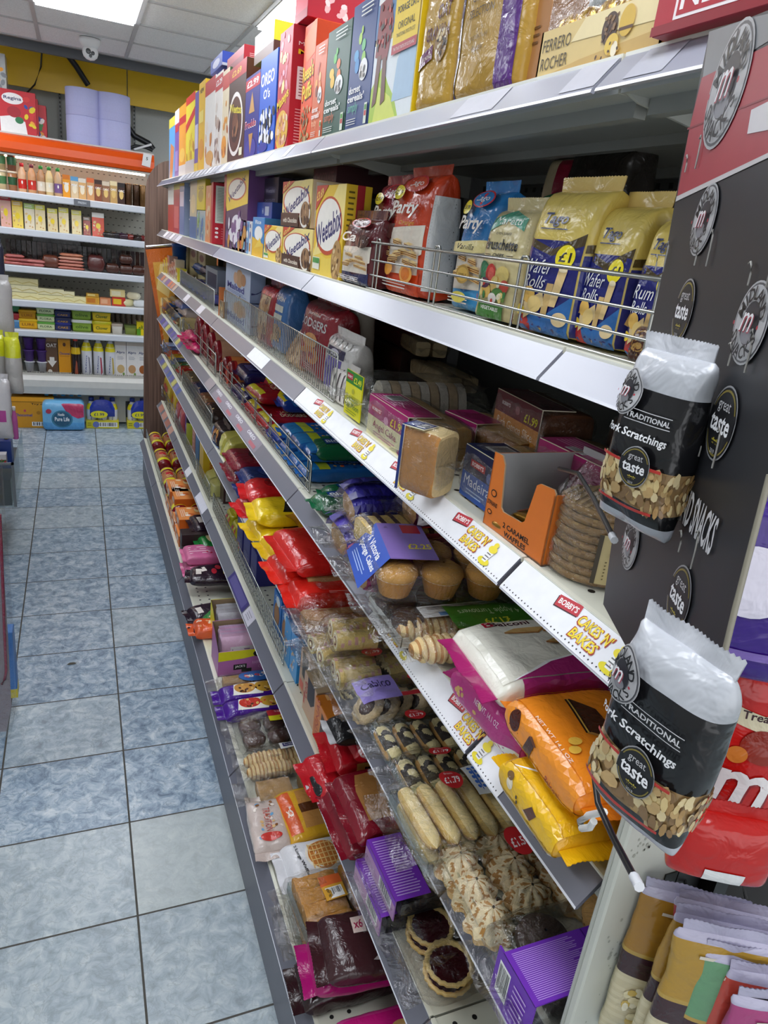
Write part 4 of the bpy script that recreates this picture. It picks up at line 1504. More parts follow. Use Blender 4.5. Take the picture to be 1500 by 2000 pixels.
# card divider on shelf 3
mb=MB()
mb.box(0,0,0,.30,.004,.105,'c8743c','card')
Yd=yk(2,424)
tag(mb.build('card_divider',None,(XS+.04,Yd,ZT[2])),'orange brown card divider standing between two wire guards','card divider')
# ------------------------------------------------------------------ stock on the shelves
ORD=['first','second','third','fourth','fifth','sixth','seventh','eighth','ninth','tenth','eleventh','twelfth']
def box_item(k,px0,px1,h,col,decos=None,side=None,label='',cat='cereal box',group=None,d=.075,dx=.04,z=0,name=None,rz=0,mat='card',top=None,w=None,rx=0):
 zz=ZT[k]+z+.0015
 Y0,Y1=yk(k,px0,dx,zz),yk(k,px1,dx,zz)
 ww=(w or(Y0-Y1))-.002
 o=carton(name or cat.replace(' ','_'),ww,d,h,col,decos,side,top,mat,(fxk(k)+dx,(Y0-ww/2 if w else(Y0+Y1)/2),zz),-90+rz,rx)
 return tag(o,label,cat,group)
CB='cereal boxes on the top shelf'
W_='f4f2ee'
BOWL=[('e',.5,.2,.42,.16,'e8e4dc'),('s',.16,.09,.84,.30,34,.06,['b98a48','d8a860','8a5a28','e8c890'])]
# far run, narrow fronts
far=[(330,341,.30,'5aa8e0','d8b070',[('r',0,.85,1,1,'e8d840'),('p',[(.1,0),(.6,0),(.9,.5),(.3,.6)],'d88848')],'pale blue box at the far end of the cereal row'),(341,349,.315,'7a58a8','e8e0e8',[('r',0,.8,1,1,'e8e0ec'),('r',.1,.68,.9,.8,'c83030'),('r',.1,.1,.8,.4,'a088c8')],'purple box with a white top, second from the far end of the cereal row'),(349,362,.315,'f2a41c','f0a020',[('r',.0,.74,1,.84,'c82420'),('r',0,.0,1,.16,'dcd8d4'),('e',.5,.3,.4,.1,'f8c850')],'orange box with a red name bar, third from the far end of the cereal row'),(362,379,.325,'f2e030','f0e040',[('r',0,.9,1,1,'d82c20'),('p',[(0,.55),(1,.72),(1,.82),(0,.66)],'d82c20'),('s',.1,.2,.9,.5,8,.1,['e8c020','f8f080','c89018']),('r',0,0,1,.18,'c8c4c0')],'bright yellow box with a slanting red name, fourth from the far end'),(379,386,.315,'6a5aa8','b8a8d8',[('r',0,.0,1,.12,'e8c840'),('r',.1,.3,.9,.6,'d8d4e8')],'narrow violet box between two yellow ones in the cereal row'),(386,398,.335,'f0c020','f2c828',[('t','NEW',.5,.9,.05,'3a2a10',{'b':1,'w':.6}),('e',.5,.25,.4,.12,'e8a018'),('r',.1,.55,.8,.68,'f8e070')],'golden yellow box marked NEW in the cereal row'),(398,417,.315,'f0ece6','e4d8e8',[('r',0,.84,1,1,'c82c30'),('s',.1,.05,.9,.6,10,.11,['e8a048','f0c888','d88830','f4e8d8']),('e',.55,.13,.38,.08,'e8b060')],'white box printed with orange rings, left one'),(417,431,.31,'efe9e2','6a3048',[('r',0,.82,1,.97,'c82c30'),('t','£2.29',.5,.9,.06,'ffffff',{'b':1,'w':.8}),('s',.1,.05,.9,.8,20,.13,['9a7a68','c8b0a0','6a4a3c','e8dcd0'])],'white granola box with a red £2.29 top bar'),(431,443,.30,'e8d8b8','4a6a4a',[('r',0,.8,1,.95,'c84038'),('e',.4,.2,.4,.12,'f0a030'),('s',.1,.1,.9,.7,9,.14,['e89a30','f4ecd8','b86a30'])],'cream muesli box with an orange fruit picture')]
for a,b,h,c,s,dc,lab in far:
 box_item(0,a,b,h,c,{'front':dc,'right':[('l',.1,.1,.9,.9,12,'f2eee6')]if(b-a)>12 else[]},s,lab,group=CB,d=.06)
box_item(0,443,475,.285,'4a2a20',{'front':[('r',0,.86,1,1,'b8262c'),('t','£2.69',.45,.93,.06,'e8c040',{'b':1,'w':.55}),('e',.45,.4,.44,.33,'efe9e4'),('e',.45,.4,.38,.285,'5a3020'),('e',.45,.4,.26,.19,'3a1c12'),('e',.45,.4,.19,.13,'6a3a24'),('t',"Weetos",.45,.56,.09,'e8d838',{'b':1,'w':.72,'r':-6}),('s',.3,.3,.6,.5,12,.06,['7a4a30','2a140c','9a6848']),('r',.75,.06,.92,.14,'e8e4c8')],'right':[('s',.1,.1,.9,.95,9,.14,['c88848','e8c040','a8c838','6a3a24'])]},'5a3024','dark brown chocolate hoop cereal box with a milk splash',group=CB,d=.19)
box_item(0,475,502,.225,'2a2c86',{'front':[('r',0,.83,1,.96,'c02838'),('t','£2.99',.5,.9,.075,'ffffff',{'b':1,'w':.8}),('p',[(.3,.55),(.5,.8),(.7,.55)],'c89858'),('t','Freddo',.45,.42,.1,'f4f4f8',{'b':1,'w':.8}),('t','Freddo',.45,.42,.08,'c83040',{'b':1,'w':.76}),('e',.5,.12,.4,.12,'3a3c9a'),('p',[(.35,.3),(.65,.3),(.5,.05)],'c08a48')]},'22246c','deep purple box with red £2.99 bar in the cereal row',group=CB,d=.06)
box_item(0,502,533,.245,'2a5fc8',{'front':[('t','OREO',.47,.77,.13,'ffffff',{'b':1,'w':.82}),('t',"O's",.45,.62,.1,'ffffff',{'b':1,'w':.4}),('s',.04,.12,.96,.46,46,.075,['f2f2f4','15161c','1c1e28','e8e8ee']),('e',.35,.08,.3,.05,'2a3a9c')]},'2450b0','blue cereal box with large white lettering and black and white hoops',group=CB,d=.055)
box_item(0,536,560,.27,'b81f30',{'front':[('s',.1,.5,.95,.98,22,.1,['e0a0b0','e8d890','c84858','d07888']),('t','Mateys',.48,.42,.11,'f2d020',{'b':1,'w':.9,'r':14}),('e',.5,.17,.5,.17,'e0b040'),('s',.1,.05,.9,.3,34,.075,['e8b8a0','d89070','f0d8b0','b87048'])],'right':[('t','Marshmallow',.5,.86,.03,'f4e0d8',{'w':.8}),('t','Mateys',.5,.79,.05,'f0c820',{'b':1,'w':.8}),('r',.1,.42,.6,.68,'efe6e4'),('l',.14,.44,.56,.66,9,'8a4a50'),('l',.1,.05,.8,.35,12,'e0a0a0')]},'b81f30','tall red marshmallow cereal box with nutrition panel on its side',group=CB,d=.15)
box_item(0,582,604,.255,'e2501c',{'front':[('p',[(0,.9),(.8,1),(1,1),(1,.75),(.3,.7)],'f07030'),('t',"Reese's",.5,.62,.15,'3a1408',{'b':1,'w':.95,'r':5}),('t',"Reese's",.49,.625,.13,'f4d020',{'b':1,'w':.9,'r':5}),('t','Puffs',.5,.46,.15,'3a1408',{'b':1,'w':.8,'r':5}),('t','Puffs',.49,.465,.13,'f4d020',{'b':1,'w':.76,'r':5}),('s',.1,.04,.9,.34,40,.07,['a88a58','6a4a2c','c8a878','8a6a40'])]},'d84818',"orange cereal box with yellow lettering half hidden behind the orange muesli",group=CB,d=.19,dx=.055)
def dorset(px0,px1,h,c,cs,sub,subc,lab,side,dx=.04,extra=None):
 it=[('e',.28,.60,.10,.045,cs[0]),('e',.40,.72,.07,.045,cs[1]),('e',.56,.66,.08,.045,cs[2]),('e',.34,.52,.09,.06,cs[3]),('e',.60,.56,.08,.05,cs[4]),('e',.47,.78,.04,.03,cs[1]),('e',.63,.47,.17,.085,'f0f0f0'),('s',.52,.42,.74,.52,14,.05,['6a625a','b8b0a8','3c3834','e8e4dc']),('t','dorset',.34,.335,.06,'f4f4f0',{'w':.5,'b':1}),('t',"cereals'",.41,.27,.06,'f4f4f0',{'w':.7,'b':1}),('t',sub,.32,.185,.10,subc,{'w':.42}),('l',.08,.05,.55,.11,3,'d8d8d0'),('r',.84,.04,.95,.2,'d8e0d0'),('r',.855,.1,.935,.14,'c83030'),('r',.855,.145,.935,.185,'4a9a30'),('l',.4,.87,.9,.96,3,'e0e4dc')]
 box_item(0,px0,px1,h,c,{'front':it,'right':[('l',.2,.05,.8,.95,30,'c8ccc8')]},side,lab,cat='muesli box',group='muesli boxes on the top shelf',d=.05,dx=dx)
dorset(604,627,.19,'d8683a',['e8a048','b84020','f0c888','8a3c20','f0a060'],'fruity','f4c8a0','orange muesli box, left of the three muesli boxes','b85830',extra=1)
dorset(627,671,.198,'2e5648',['f0c030','50b848','e07038','e8b828','f08040'],'simply','d86838','dark green muesli box, middle of the three muesli boxes','25443a')
dorset(672,717,.212,'27427e',['3a9ad0','a8d048','60b870','2a88c8','90c848'],'simply','50b890','dark blue muesli box, right of the three muesli boxes','20356a')
# oats box with the running athlete picture
t=box_item(0,718,800,.30,'eedf9c',{'front':[('r',0,0,1,.42,'dfe6ea'),('p',[(.0,0),(.75,0),(.6,.12),(.42,.2),(.25,.3),(.0,.2)],'a9c83a'),('p',[(.1,0),(.7,0),(.5,.13),(.2,.2)],'d3dc5a'),('p',[(.55,.1),(1,.1),(1,.35),(.8,.42),(.6,.3)],'a8c4dc'),('p',[(.0,.45),(.42,.45),(.5,.6),(.38,1),(0,1)],'4a78a8'),('p',[(.02,.62),(.3,.6),(.42,.78),(.34,1),(.06,1)],'e8e6e4'),('p',[(.04,.36),(.34,.32),(.42,.5),(.32,.64),(.06,.62)],'8a2a28'),('p',[(.1,.36),(.2,.36),(.16,.12),(.06,.1)],'6a3a28'),('p',[(.24,.34),(.33,.34),(.38,.12),(.28,.1)],'6a3a28'),('s',.06,.38,.36,.6,26,.03,['5a1c1c','c04840','2a3a2a']),('r',.46,.34,1,1,'f0cc1c'),('t',"Scott's",.74,.66,.15,'16181c',{'b':1,'w':.46,'sh':.2}),('t','PORAGE OATS',.74,.535,.035,'16181c',{'b':1,'w':.44}),('t','ORIGINAL',.74,.46,.035,'16181c',{'w':.36}),('t','TRADITIONAL SMOOTH CUT',.74,.415,.018,'16181c',{'w':.4}),('r',.46,.33,1,.375,'b83a44'),('t','THE TRUE TASTE OF SCOTLAND',.73,.352,.016,'f4e8e4',{'w':.46})]},'e8c418',"yellow porridge oats box printed with a kilted athlete",cat='porridge box',d=.07)
def stand_bag(k,px0,px1,h,col,dc,label,cat,group=None,d=.06,dx=.04,z=0,name=None,rz=0,n=5,mat='film',side_dc=None,fin=None,lean=0,amp=.0025,rx=0,ry=0,p=7,colfn=None,seed=None,ns=22):
 zz=ZT[k]+z+.002
 Y0,Y1=yk(k,px0,dx,zz),yk(k,px1,dx,zz)
 w=Y0-Y1
 lf=Loft(h-.014,w,d,'z',n=n,p=p,ea=.97,eb=.08,noise_amp=amp,seed=seed if seed is not None else px0,base_full=True,lean=lean,nscale=ns)
 t=empty(name or cat.replace(' ','_'),(fxk(k)+dx,(Y0+Y1)/2,zz),-90+rz,rx,ry)
 mb=MB()
 lf.skin(mb,col,mat,40,56,colfn)
 lf.print(mb,dc,.125,.375,.02,.98,mat,.01)
 if side_dc:
  lf.print(mb,side_dc,.385,.615,.03,.9,mat,.01)
 mb.build('pouch',t)
 mb=MB()
 lf.fin(mb,fin or col,mat,(1,),.016)
 mb.build('crimped_seal',t)
 return tag(t,label,cat,group)
stand_bag(0,801,866,.255,'b8923a',[('e',.55,.86,.4,.18,'c9b98a'),('s',.2,.70,.9,.98,24,.05,['6a4a28','c8a868','4a3420','e8d4a0']),('t','OAT',.72,.53,.085,'5a2430',{'b':1,'w':.36}),('t','GRANOLA',.60,.42,.075,'5a2430',{'b':1,'w':.64}),('p',[(0,.3),(.5,.36),(.5,.28),(0,.22)],'6a2a58'),('t','RICE & ALMOND',.26,.29,.022,'f0e0d0',{'w':.42,'r':6}),('e',.72,.35,.17,.1,'9a7a50'),('s',.6,.28,.86,.42,26,.035,['6a4a28','d8c090','3c2c1c','e8dcc0'])],'gold oat granola bag with a round window, beside the porridge box','granola bag',d=.07)
stand_bag(0,868,998,.30,'b08a38',[('r',.72,-.0,1.0,1,'562a78'),('p',[(0,0),(.09,0),(.2,1),(0,1)],'35245c'),('t','FAVOURITES',.45,.49,.035,'4a3410',{'w':.40}),('t','GOLDEN',.42,.42,.035,'4a3410',{'w':.30}),('t','SELECTION',.42,.355,.035,'4a3410',{'w':.36}),('e',.5,.68,.2,.07,'b8783c'),('t','LINDT SINCE 1845',.42,.25,.018,'6a5010',{'w':.28}),('t','Rodolphe',.42,.2,.035,'5a4010',{'w':.2,'sh':.4}),('p',[(.25,.6),(.33,1),(.22,1)],'f0ead8')],'large gold and purple favourites selection bag on the top shelf','chocolate bag',d=.075,amp=.004)
box_item(0,1000,1052,.24,'b07a48',{'front':[('p',[(.1,.62),(.9,.72),(1,1),(.0,1)],'5a3020'),('s',.1,.62,.95,.98,16,.13,['e8d8b0','b88848','3a1c12','d8b878','6a3a20']),('l',.2,.2,.8,.3,3,'6a4420'),('r',.08,.42,.92,.44,'9a6434')]},'9a6838','brown hazelnut chocolate box standing behind the cream chocolate tray',cat='chocolate box',d=.05,dx=.06)
# Ferrero Rocher tray
Y0,Y1=yk(0,1044,.034),yk(0,1283,.034)
wf=Y0-Y1
t=tag(empty('chocolate_tray',(XS+.034,(Y0+Y1)/2,ZT[0]+.002),-90),'cream card tray of gold wrapped round chocolates on the top shelf','chocolate tray')
mb=MB()
hh=.047
for bx in((-wf/2,0,0,wf/2,.003,hh),(-wf/2,.147,0,wf/2,.15,hh),(-wf/2,0,0,-wf/2+.003,.15,hh),(wf/2-.003,0,0,wf/2,.15,hh),(-wf/2,0,0,wf/2,.15,.003)):
 mb.box(*bx,'dcc07c','card')
deco(mb,lambda x,y,o:(-wf/2+x,-o,y),wf,hh,[('p',[(0,0),(1,0),(1,.35),(.4,.2)],'c8a45c'),('p',[(.3,.6),(1,.5),(1,1),(.4,1)],'ecd9a4'),('t','FERRERO',.165,.68,.26,'4a3c1c',{'w':.26}),('t','ROCHER',.165,.30,.26,'4a3c1c',{'w':.25}),('e',.62,.62,.06,.3,'4a3020'),('s',.57,.4,.68,.85,24,.012,['6a4a30','2c1a10','8a6844']),('e',.66,.3,.05,.2,'e4c050'),('e',.75,.66,.055,.28,'d8b040'),('r',.7,.5,.8,.56,'5a3820'),('e',.69,.2,.025,.14,'f0e4c8'),('s',.55,.05,.8,.35,10,.01,['4a3020','c89c50'])])
mb.build('tray',t)
rr=random.Random(9)
gm=MB()
for i in range(7):
 for j in range(9):
  pass
gm.grid(lambda u,v:(lambda th,ph:((.0155+.001*math.sin(9*ph)*math.sin(th))*math.sin(th)*math.cos(ph),(.0155+.001*math.sin(9*ph))*math.sin(th)*math.sin(ph),.016+.015*math.cos(th)))(math.pi*u,2*math.pi*v),8,18,'d8a83c','foil',wrapv=True,colfn=lambda u,v:'e2b84c' if int(v*18)%2 else 'b8862a')
gme=gm.mesh('wrapped_chocolate')
for i in range(int((wf-.02)/.034)):
 for j in range(4):
  for l in(0,1):
   ob('wrapped_chocolate',gme,t,(-wf/2+.024+i*.034,.022+j*.034,.004+l*.03),rr.uniform(0,90))
mb=MB()
mb.box(-wf/2+.004,.004,hh-.01,wf/2-.004,.146,hh+.052,'ffffff','clear')
mb.build('clear_lid',t)
# red NEW box jutting out at top right
PB_=on_z(1270,74,ZT[0]+.003)
Y0=PB_.y
o=carton('chocolate_box',.30,.20,.06,'b0182c',{'front':[('r',.08,.14,.36,.66,'f0e4e4'),('r',.09,.18,.35,.62,'b0182c'),('t','NEW',.22,.40,.32,'f4eceb',{'b':1,'w':.24}),('t','Desserts',.68,.45,.36,'f4eceb',{'w':.4,'sh':.2}),('r',0,0,1,.12,'8c1020')],'top':[('r',.1,.1,.9,.9,'c02838')]},'a01428','b0182c',loc=(PB_.x,Y0-.15,ZT[0]+.003),rz=-90)
tag(o,'glossy red chocolate box marked NEW jutting over the top shelf edge','chocolate box')
# second row standing or lying on top of the first
def on_top(px,py,w,h,d,col,items,lab,rz=0,depth=.13,side=None,top=None,cat='cereal box'):
 p=on_x(px,py,XS+.04+depth)
 o=carton('cereal_box',w,d,h,col,items,side,top,loc=(XS+.04+depth,p.y-w/2,p.z-h),rz=-90+rz)
 return tag(o,lab,cat,'boxes stacked behind the cereal row')
def backrow(px0,px1,h,col,items,lab,side=None,dx=.21,top=None):
 return box_item(0,px0,px1,h,col,items,side,lab,group='boxes behind the front cereal row',d=.07,dx=dx,top=top)
def lying(px0,px1,z0,h,d,col,items,lab,dx=.05,side=None,top=None):
 return box_item(0,px0,px1,h,col,items,side,lab,group='boxes lying on top of the cereal row',d=d,dx=dx,z=z0,top=top)
lying(411,434,.337,.045,.16,'2848b0',{'right':[('r',0,0,1,.2,'b8bcc8')],'front':[('e',.5,.5,.3,.3,'d8d8f0')]},'blue box lying across the tops of the far cereal boxes')
lying(443,476,.2870,.05,.18,'b02030',{'front':[('r',0,0,1,.5,'8a1c2c')],'right':[('l',.1,.2,.9,.6,4,'f0c0c0'),('e',.55,.8,.04,.1,'f4e8e8'),('e',.7,.8,.04,.1,'f4e8e8'),('e',.85,.8,.04,.1,'f4e8e8')]},'red box lying on top of the brown hoop cereal box')
lying(496,534,.252,.075,.24,'d8d8d0',{'front':[('r',0,0,1,.35,'6a4a3c'),('e',.5,.7,.4,.2,'c8d4d8')],'right':[('r',0,.38,1,1,'f0e030'),('r',0,0,1,.38,'5a3424'),('t','Nesquik',.42,.68,.34,'2a4ab0',{'b':1,'w':.5})]},'yellow and brown box lying on the blue cereal box',side='f0e030')
lying(575,600,.272,.062,.14,'b82438',{'right':[('s',.3,.2,.8,.8,8,.08,['f4ecec','e8c8cc'])],'front':[('r',0,0,1,.3,'9a1c2c')]},'red box with white splashes lying on the tall red cereal box',side='b82438')
backrow(560,600,.262,'e0581c',{'front':[('t',"Reese's",.5,.85,.06,'f4d020',{'b':1,'w':.6}),('t','Puffs',.5,.77,.06,'f4d020',{'b':1,'w':.5})]},"orange cereal box standing in the back row of the top shelf",dx=.26)
backrow(400,420,.30,'3a6a3c',{'front':[('r',.1,.5,.9,.9,'e8dcc0')]},'dark green box behind the white cereal boxes',dx=.20)
# ------------------------------------------------------------------ second shelf: breakfast biscuits and wafer bags
K=1
SB='boxes on the second shelf'
for a,b,h,c,s,dc,lab in((328,339,.26,'b82c2c','e4e8e4',[('r',0,.55,1,1,'e8e8e4'),('r',0,.93,1,1,'2a7a3c')],'red box with white top at the far end of the second shelf'),(339,350,.27,'b03048','d89898',[('r',.0,.8,1,1,'c8c048'),('r',.1,.1,.9,.5,'d06060')],'dark pink box, second from the far end of the second shelf'),(350,359,.27,'6a7aa8','8a9ab8',[('r',0,.85,1,1,'e8c020'),('r',.1,.5,.9,.75,'d8c8d8')],'grey blue box with a yellow top beside the noodle cups')):
 box_item(K,a,b,h,c,{'front':dc},s,lab,group=SB,d=.10)
for i,(px,l,c1,lab)in enumerate(((364,0,'b84028','red noodle cup at the bottom of the cup stack'),(364,1,'d8a030','orange noodle cup in the middle of the cup stack'),(364,2,'b02828','dark red noodle cup on top of the cup stack'))):
 Y=yk(K,px+2)
 mb=MB()
 mb.lathe([(.036,0,c1),(.046,.075,c1),(.048,.075,'ece8e0'),(.048,.082,'ece8e0')],c1,'card',18)
 mb.lathe([(.0415,.03,'f0e8dc'),(.0445,.058,'f0e8dc')],'f0e8dc','card',18,cap=False)
 tag(mb.build('noodle_cup',None,(XS+.09,Y,ZT[K]+.002+l*.083)),lab,'noodle cup','stacked noodle cups')
box_item(K,370,383,.265,'c8b898',{'front':[('e',.5,.55,.35,.15,'e0c898'),('r',0,0,1,.35,'4a6aa0')]},'4a6a98','cream and blue box right of the noodle cups',group=SB,d=.12)
box_item(K,384,399,.12,'9ab8c0',{'front':[('s',.1,.1,.9,.9,10,.15,['e8e4d8','a8c048','3a7ac0','5aa070'])]},'b8c8cc','pale blue printed packet under the yellow box',group=SB,d=.10,mat='film')
box_item(K,384,400,.125,'e0c818',{'front':[('t','GOLD',.5,.7,.1,'5a4a10',{'b':1,'w':.6}),('e',.5,.45,.3,.2,'b89818')]},'c8b420','yellow box stacked on the pale blue packet',group=SB,d=.10,z=.122)
box_item(K,400,410,.215,'e0905c',{'front':[('s',.1,.1,.9,.9,12,.14,['f0d0a8','c86838','e8b088'])]},'d8704c','orange printed box beside the red nutrition panel',group=SB,d=.06)
box_item(K,410,414,.225,'b82030',{'right':[('r',.06,.35,.9,.95,'d8dcd0'),('l',.1,.38,.86,.92,22,'7a7c70'),('e',.1,.26,.04,.02,'f4e8e8'),('e',.1,.19,.04,.02,'f4e8e8'),('e',.1,.12,.04,.02,'f4e8e8'),('l',.2,.08,.8,.28,5,'d87880')]},'b82030','red box turned so its white nutrition panel faces the camera',group=SB,d=.17,w=.05)
def weet(px0,px1,h,lab,col='f0c838',choc=False,d=.06,z=0,dx=.04,side='e8c030',price='£3.69',sd=None):
 it=[('p',[(0,.3),(0,0),(1,0),(1,.25),(.5,.2)],'5a3424' if choc else 'f2d458'),('p',[(0,.2),(.3,.62),(.75,1),(1,1),(1,.5),(.6,.3)],'f6e28c'),('e',.5,.56,.46,.32,'c8502c'),('e',.5,.57,.42,.285,'f6f2e8'),('t','Weetabix',.5,.54,.26,'2c2c6c',{'b':1,'w':.86,'r':16}),('p',[(0,.72),(0,1),(.42,1)],'c84430'),('t',price,.14,.9,.10,'f4e070',{'b':1,'w':.24,'r':14}),('e',.86,.2,.16,.22,'b89058'),('s',.74,.04,1.0,.36,22,.03,['8a6434','d8b478','6a4824','e8cc98'])]
 if choc:
  it+=[('r',0,0,.64,.3,'4a2a1e'),('t','with Chocolate',.34,.14,.11,'e8dccc',{'b':1,'w':.5}),('e',.84,.3,.17,.3,'f0ece4'),('e',.84,.3,.14,.25,'9a7450'),('s',.72,.1,.98,.5,20,.03,['6a4a30','b89068','4a3020'])]
 else:
  it+=[('r',.04,.06,.30,.20,'e8e8d8')]+[('r',.05+.05*i,.13,.09+.05*i,.19,'3a9a3a')for i in range(5)]
 return box_item(K,px0,px1,h,col,{'front':it,'right':sd or[('r',.42,0,.72,1,'b02830'),('l',.1,.05,.36,.95,16,'6a5810')]},side,lab,cat='wheat biscuit box',group='wheat biscuit boxes',d=d,z=z,dx=dx)
box_item(K,435,480,.245,'4c2a58',{'front':[('p',[(.15,.5),(1,.6),(1,1),(0,1),(0,.7)],'f0cc3c'),('e',.55,.78,.38,.14,'c85830'),('e',.55,.78,.34,.12,'f4f0e6'),('t','Weetabix',.55,.78,.09,'2c2c6c',{'b':1,'w':.7,'r':14}),('r',0,0,.10,1,'a82838'),('e',.6,.36,.2,.1,'e8e4ea'),('e',.5,.2,.24,.1,'e8e4ea'),('s',.2,.05,.95,.5,18,.06,['7a5088','f0e8f0','c89048'])]},'5c3468','tall purple and yellow wheat biscuit box beside the red one',cat='wheat biscuit box',d=.08)
for i,(a,b)in enumerate(((480,506),(508,536))):
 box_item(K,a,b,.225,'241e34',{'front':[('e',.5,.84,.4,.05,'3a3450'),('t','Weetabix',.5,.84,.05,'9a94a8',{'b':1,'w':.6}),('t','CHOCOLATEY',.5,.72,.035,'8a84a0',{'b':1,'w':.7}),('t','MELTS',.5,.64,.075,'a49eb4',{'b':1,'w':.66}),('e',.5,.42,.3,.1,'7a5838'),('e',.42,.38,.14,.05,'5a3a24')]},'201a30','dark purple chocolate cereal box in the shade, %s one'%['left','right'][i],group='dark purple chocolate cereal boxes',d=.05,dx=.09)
box_item(K,497,530,.05,'2a50a8',{'front':[('t','Hi',.5,.5,.3,'d8e0f0',{'b':1}),('r',.62,.25,.85,.75,'c8d0e0')]},'24448c','bright blue small carton on top of the navy cartons',group='small blue cartons',d=.07,dx=.07,z=.105)
for i,(a,b)in enumerate(((478,501),(502,516),(517,532))):
 box_item(K,a,b,.103,['1e3878','1c2c58','1c2c58'][i],{'front':[('r',.1,.1,.9,.9,['24448c','20325f','20325f'][i])]},'1a2a50','navy small carton behind the thin bright packs, %s'%['left','middle','right'][i],group='navy small cartons',d=.07,dx=.08)
for i,(a,b,c)in enumerate(((453,459,'e8d830'),(460,466,'d8e4ec'),(467,472,'e8d830'),(473,478,'e8ece8'),(479,484,'5a9ad0'),(485,489,'e8e4e0'))):
 box_item(K,a,b,.105-.002*i,c,{'front':[('r',.1,.1,.9,.35,['4a8a48','3a6ab0','d85a30','6ab0d8','2a5a9a','c88a50'][i]),('e',.5,.6,.35,.12,['c85a30','e8b838','4a6ab0','e8c848','f0f0f0','5a6ab0'][i]),('r',.2,.82,.8,.93,'6a7ab0')]},'d8dce0','thin bright snack packet before the dark purple boxes, %s from the left'%ORD[i],cat='snack packet',group='thin snack packets',d=.05,mat='film')
box_item(K,491,513,.11,'3a86c8',{'front':[('p',[(0,0),(1,0),(1,.35),(0,.5)],'e8b830'),('e',.55,.6,.35,.18,'f0f0ec'),('t','Rice',.5,.88,.1,'f0f4f8',{'b':1,'w':.5}),('p',[(.2,.2),(.9,.3),(.7,.5)],'f0cc50')]},'3478b8','blue rice cereal carton at the front of the second shelf',group=SB,d=.09)
weet(514,549,.092,'small yellow wheat biscuit box, leftmost of the low front pair',d=.09,price='£1.79')
weet(550,606,.092,'brown and yellow chocolate wheat biscuit box, bottom of two',choc=True,d=.10,price='£2.69',side='e0c8a8',col='f0dc90',sd=[('r',.1,.05,.9,.95,'ece4dc'),('l',.16,.1,.84,.9,12,'6a4a40')])
weet(549,605,.104,'brown and yellow chocolate wheat biscuit box, stacked on top of its twin',choc=True,d=.09,z=.094,price='£2.69',side='e0c8a8',col='f0dc90',sd=[('r',.1,.05,.9,.95,'ece4dc'),('l',.16,.1,.84,.9,12,'6a4a40')])
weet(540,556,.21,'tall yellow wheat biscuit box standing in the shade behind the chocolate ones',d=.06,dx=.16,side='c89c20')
weet(608,662,.183,'large yellow wheat biscuit box marked £3.69 at the front',d=.055)
for i,dx in enumerate((.097,.154,.225)):
 weet(612,650,.18-.004*i,'large yellow wheat biscuit box, %s behind the £3.69 one'%ORD[i],d=.055,dx=dx)
box_item(K,610,655,.055,'5a1c24',{'front':[('t','CHOCOLATE',.5,.5,.4,'8a4a4c',{'b':1,'w':.8})]},'4a1820','dark red chocolate box lying on the large yellow wheat biscuit boxes',group=SB,d=.2,dx=.12,z=.19)
LB='wafer biscuit bags behind the wire guard'
WF=['e8c078','c88848','f0d8a0','8a5028','d8a458']
def wafers(x0,y0,x1,y1,n=12):
 out=[]
 rr=random.Random(int(x0*100+y0*10+n))
 for i in range(n):
  cx,cy,a=rr.uniform(x0,x1),rr.uniform(y0,y1),rr.uniform(-.5,.5)
  sw,sh_=(x1-x0)*.20,(y1-y0)*.055
  for j in range(5):
   c=['e0b468','7a4424'][j%2]
   yy=cy+(j-2)*sh_*.55
   dx=sw*math.cos(a)
   dy=sh_*2*math.sin(a)
   out.append(('p',[(cx-dx,yy-dy-sh_*.3),(cx+dx,yy+dy-sh_*.3),(cx+dx,yy+dy+sh_*.3),(cx-dx,yy-dy+sh_*.3)],c))
  out.append(('p',[(cx-sw,cy+sh_*1.5),(cx,cy+sh_*2.6),(cx+sw,cy+sh_*1.6),(cx,cy+sh_*.9)],'e8c888'))
 return out
def wafer_bag(px0,px1,h,col,col2,name,lab,price,dx,extra=None,sd=None,z=0,d=.055,rz=0,sub=None,seed=1):
 it=[('p',[(0,.32),(.3,.26),(.7,.30),(1,.36),(1,.60),(0,.56)],'e4dccb'),('p',[(0,0),(1,0),(1,.2),(.5,.14),(0,.24)],col2),('p',[(.06,.16),(.95,.18),(.9,.56),(.1,.52)],'ded4c4')]+wafers(.2,.24,.85,.5,9)+[('t',name,.45,.72,.15,'f4efe6',{'b':1,'w':.74,'sh':.25}),('e',.62,.92,.28,.06,'c03038'),('e',.62,.92,.25,.05,col),('t','Lago',.62,.92,.05,'f4efe6',{'w':.34,'sh':.2})]
 if price:
  it+=[('e',.22,.86,.15,.055,'f0dc20'),('t',price,.22,.86,.035,'24201c',{'b':1,'w':.22})]
 if sub:
  it+=[('t',sub,.6,.60,.05,sub and 'c89a20',{'w':.4,'sh':.3})]
 it+=[('l',.1,.04,.8,.12,3,'f0e4d8')]+(extra or[])
 return stand_bag(K,px0,px1,h,col,it,lab,'wafer bag',LB,d=d,dx=dx,z=z,rz=rz,side_dc=sd,seed=seed)
ND=[('r',.06,.05,.94,.92,'d8d8d6'),('l',.1,.08,.9,.88,26,'3c3c40')]
wafer_bag(660,718,.135,'5a2428','1e2450','Cao','small brown and navy wafer bag outside the left end of the wire guard',None,.04,[('e',.78,.66,.2,.1,'3a1c14'),('t','8.82oz - 250g',.45,.08,.045,'f0f0f4',{'b':1,'w':.5})],d=.05,seed=2)
wafer_bag(712,772,.20,'8c1c2c','a41c2c','Party','dark red wafer bag, left of the orange one','£2.19',.075,[('e',.8,.56,.2,.07,'4a2018')],seed=3)
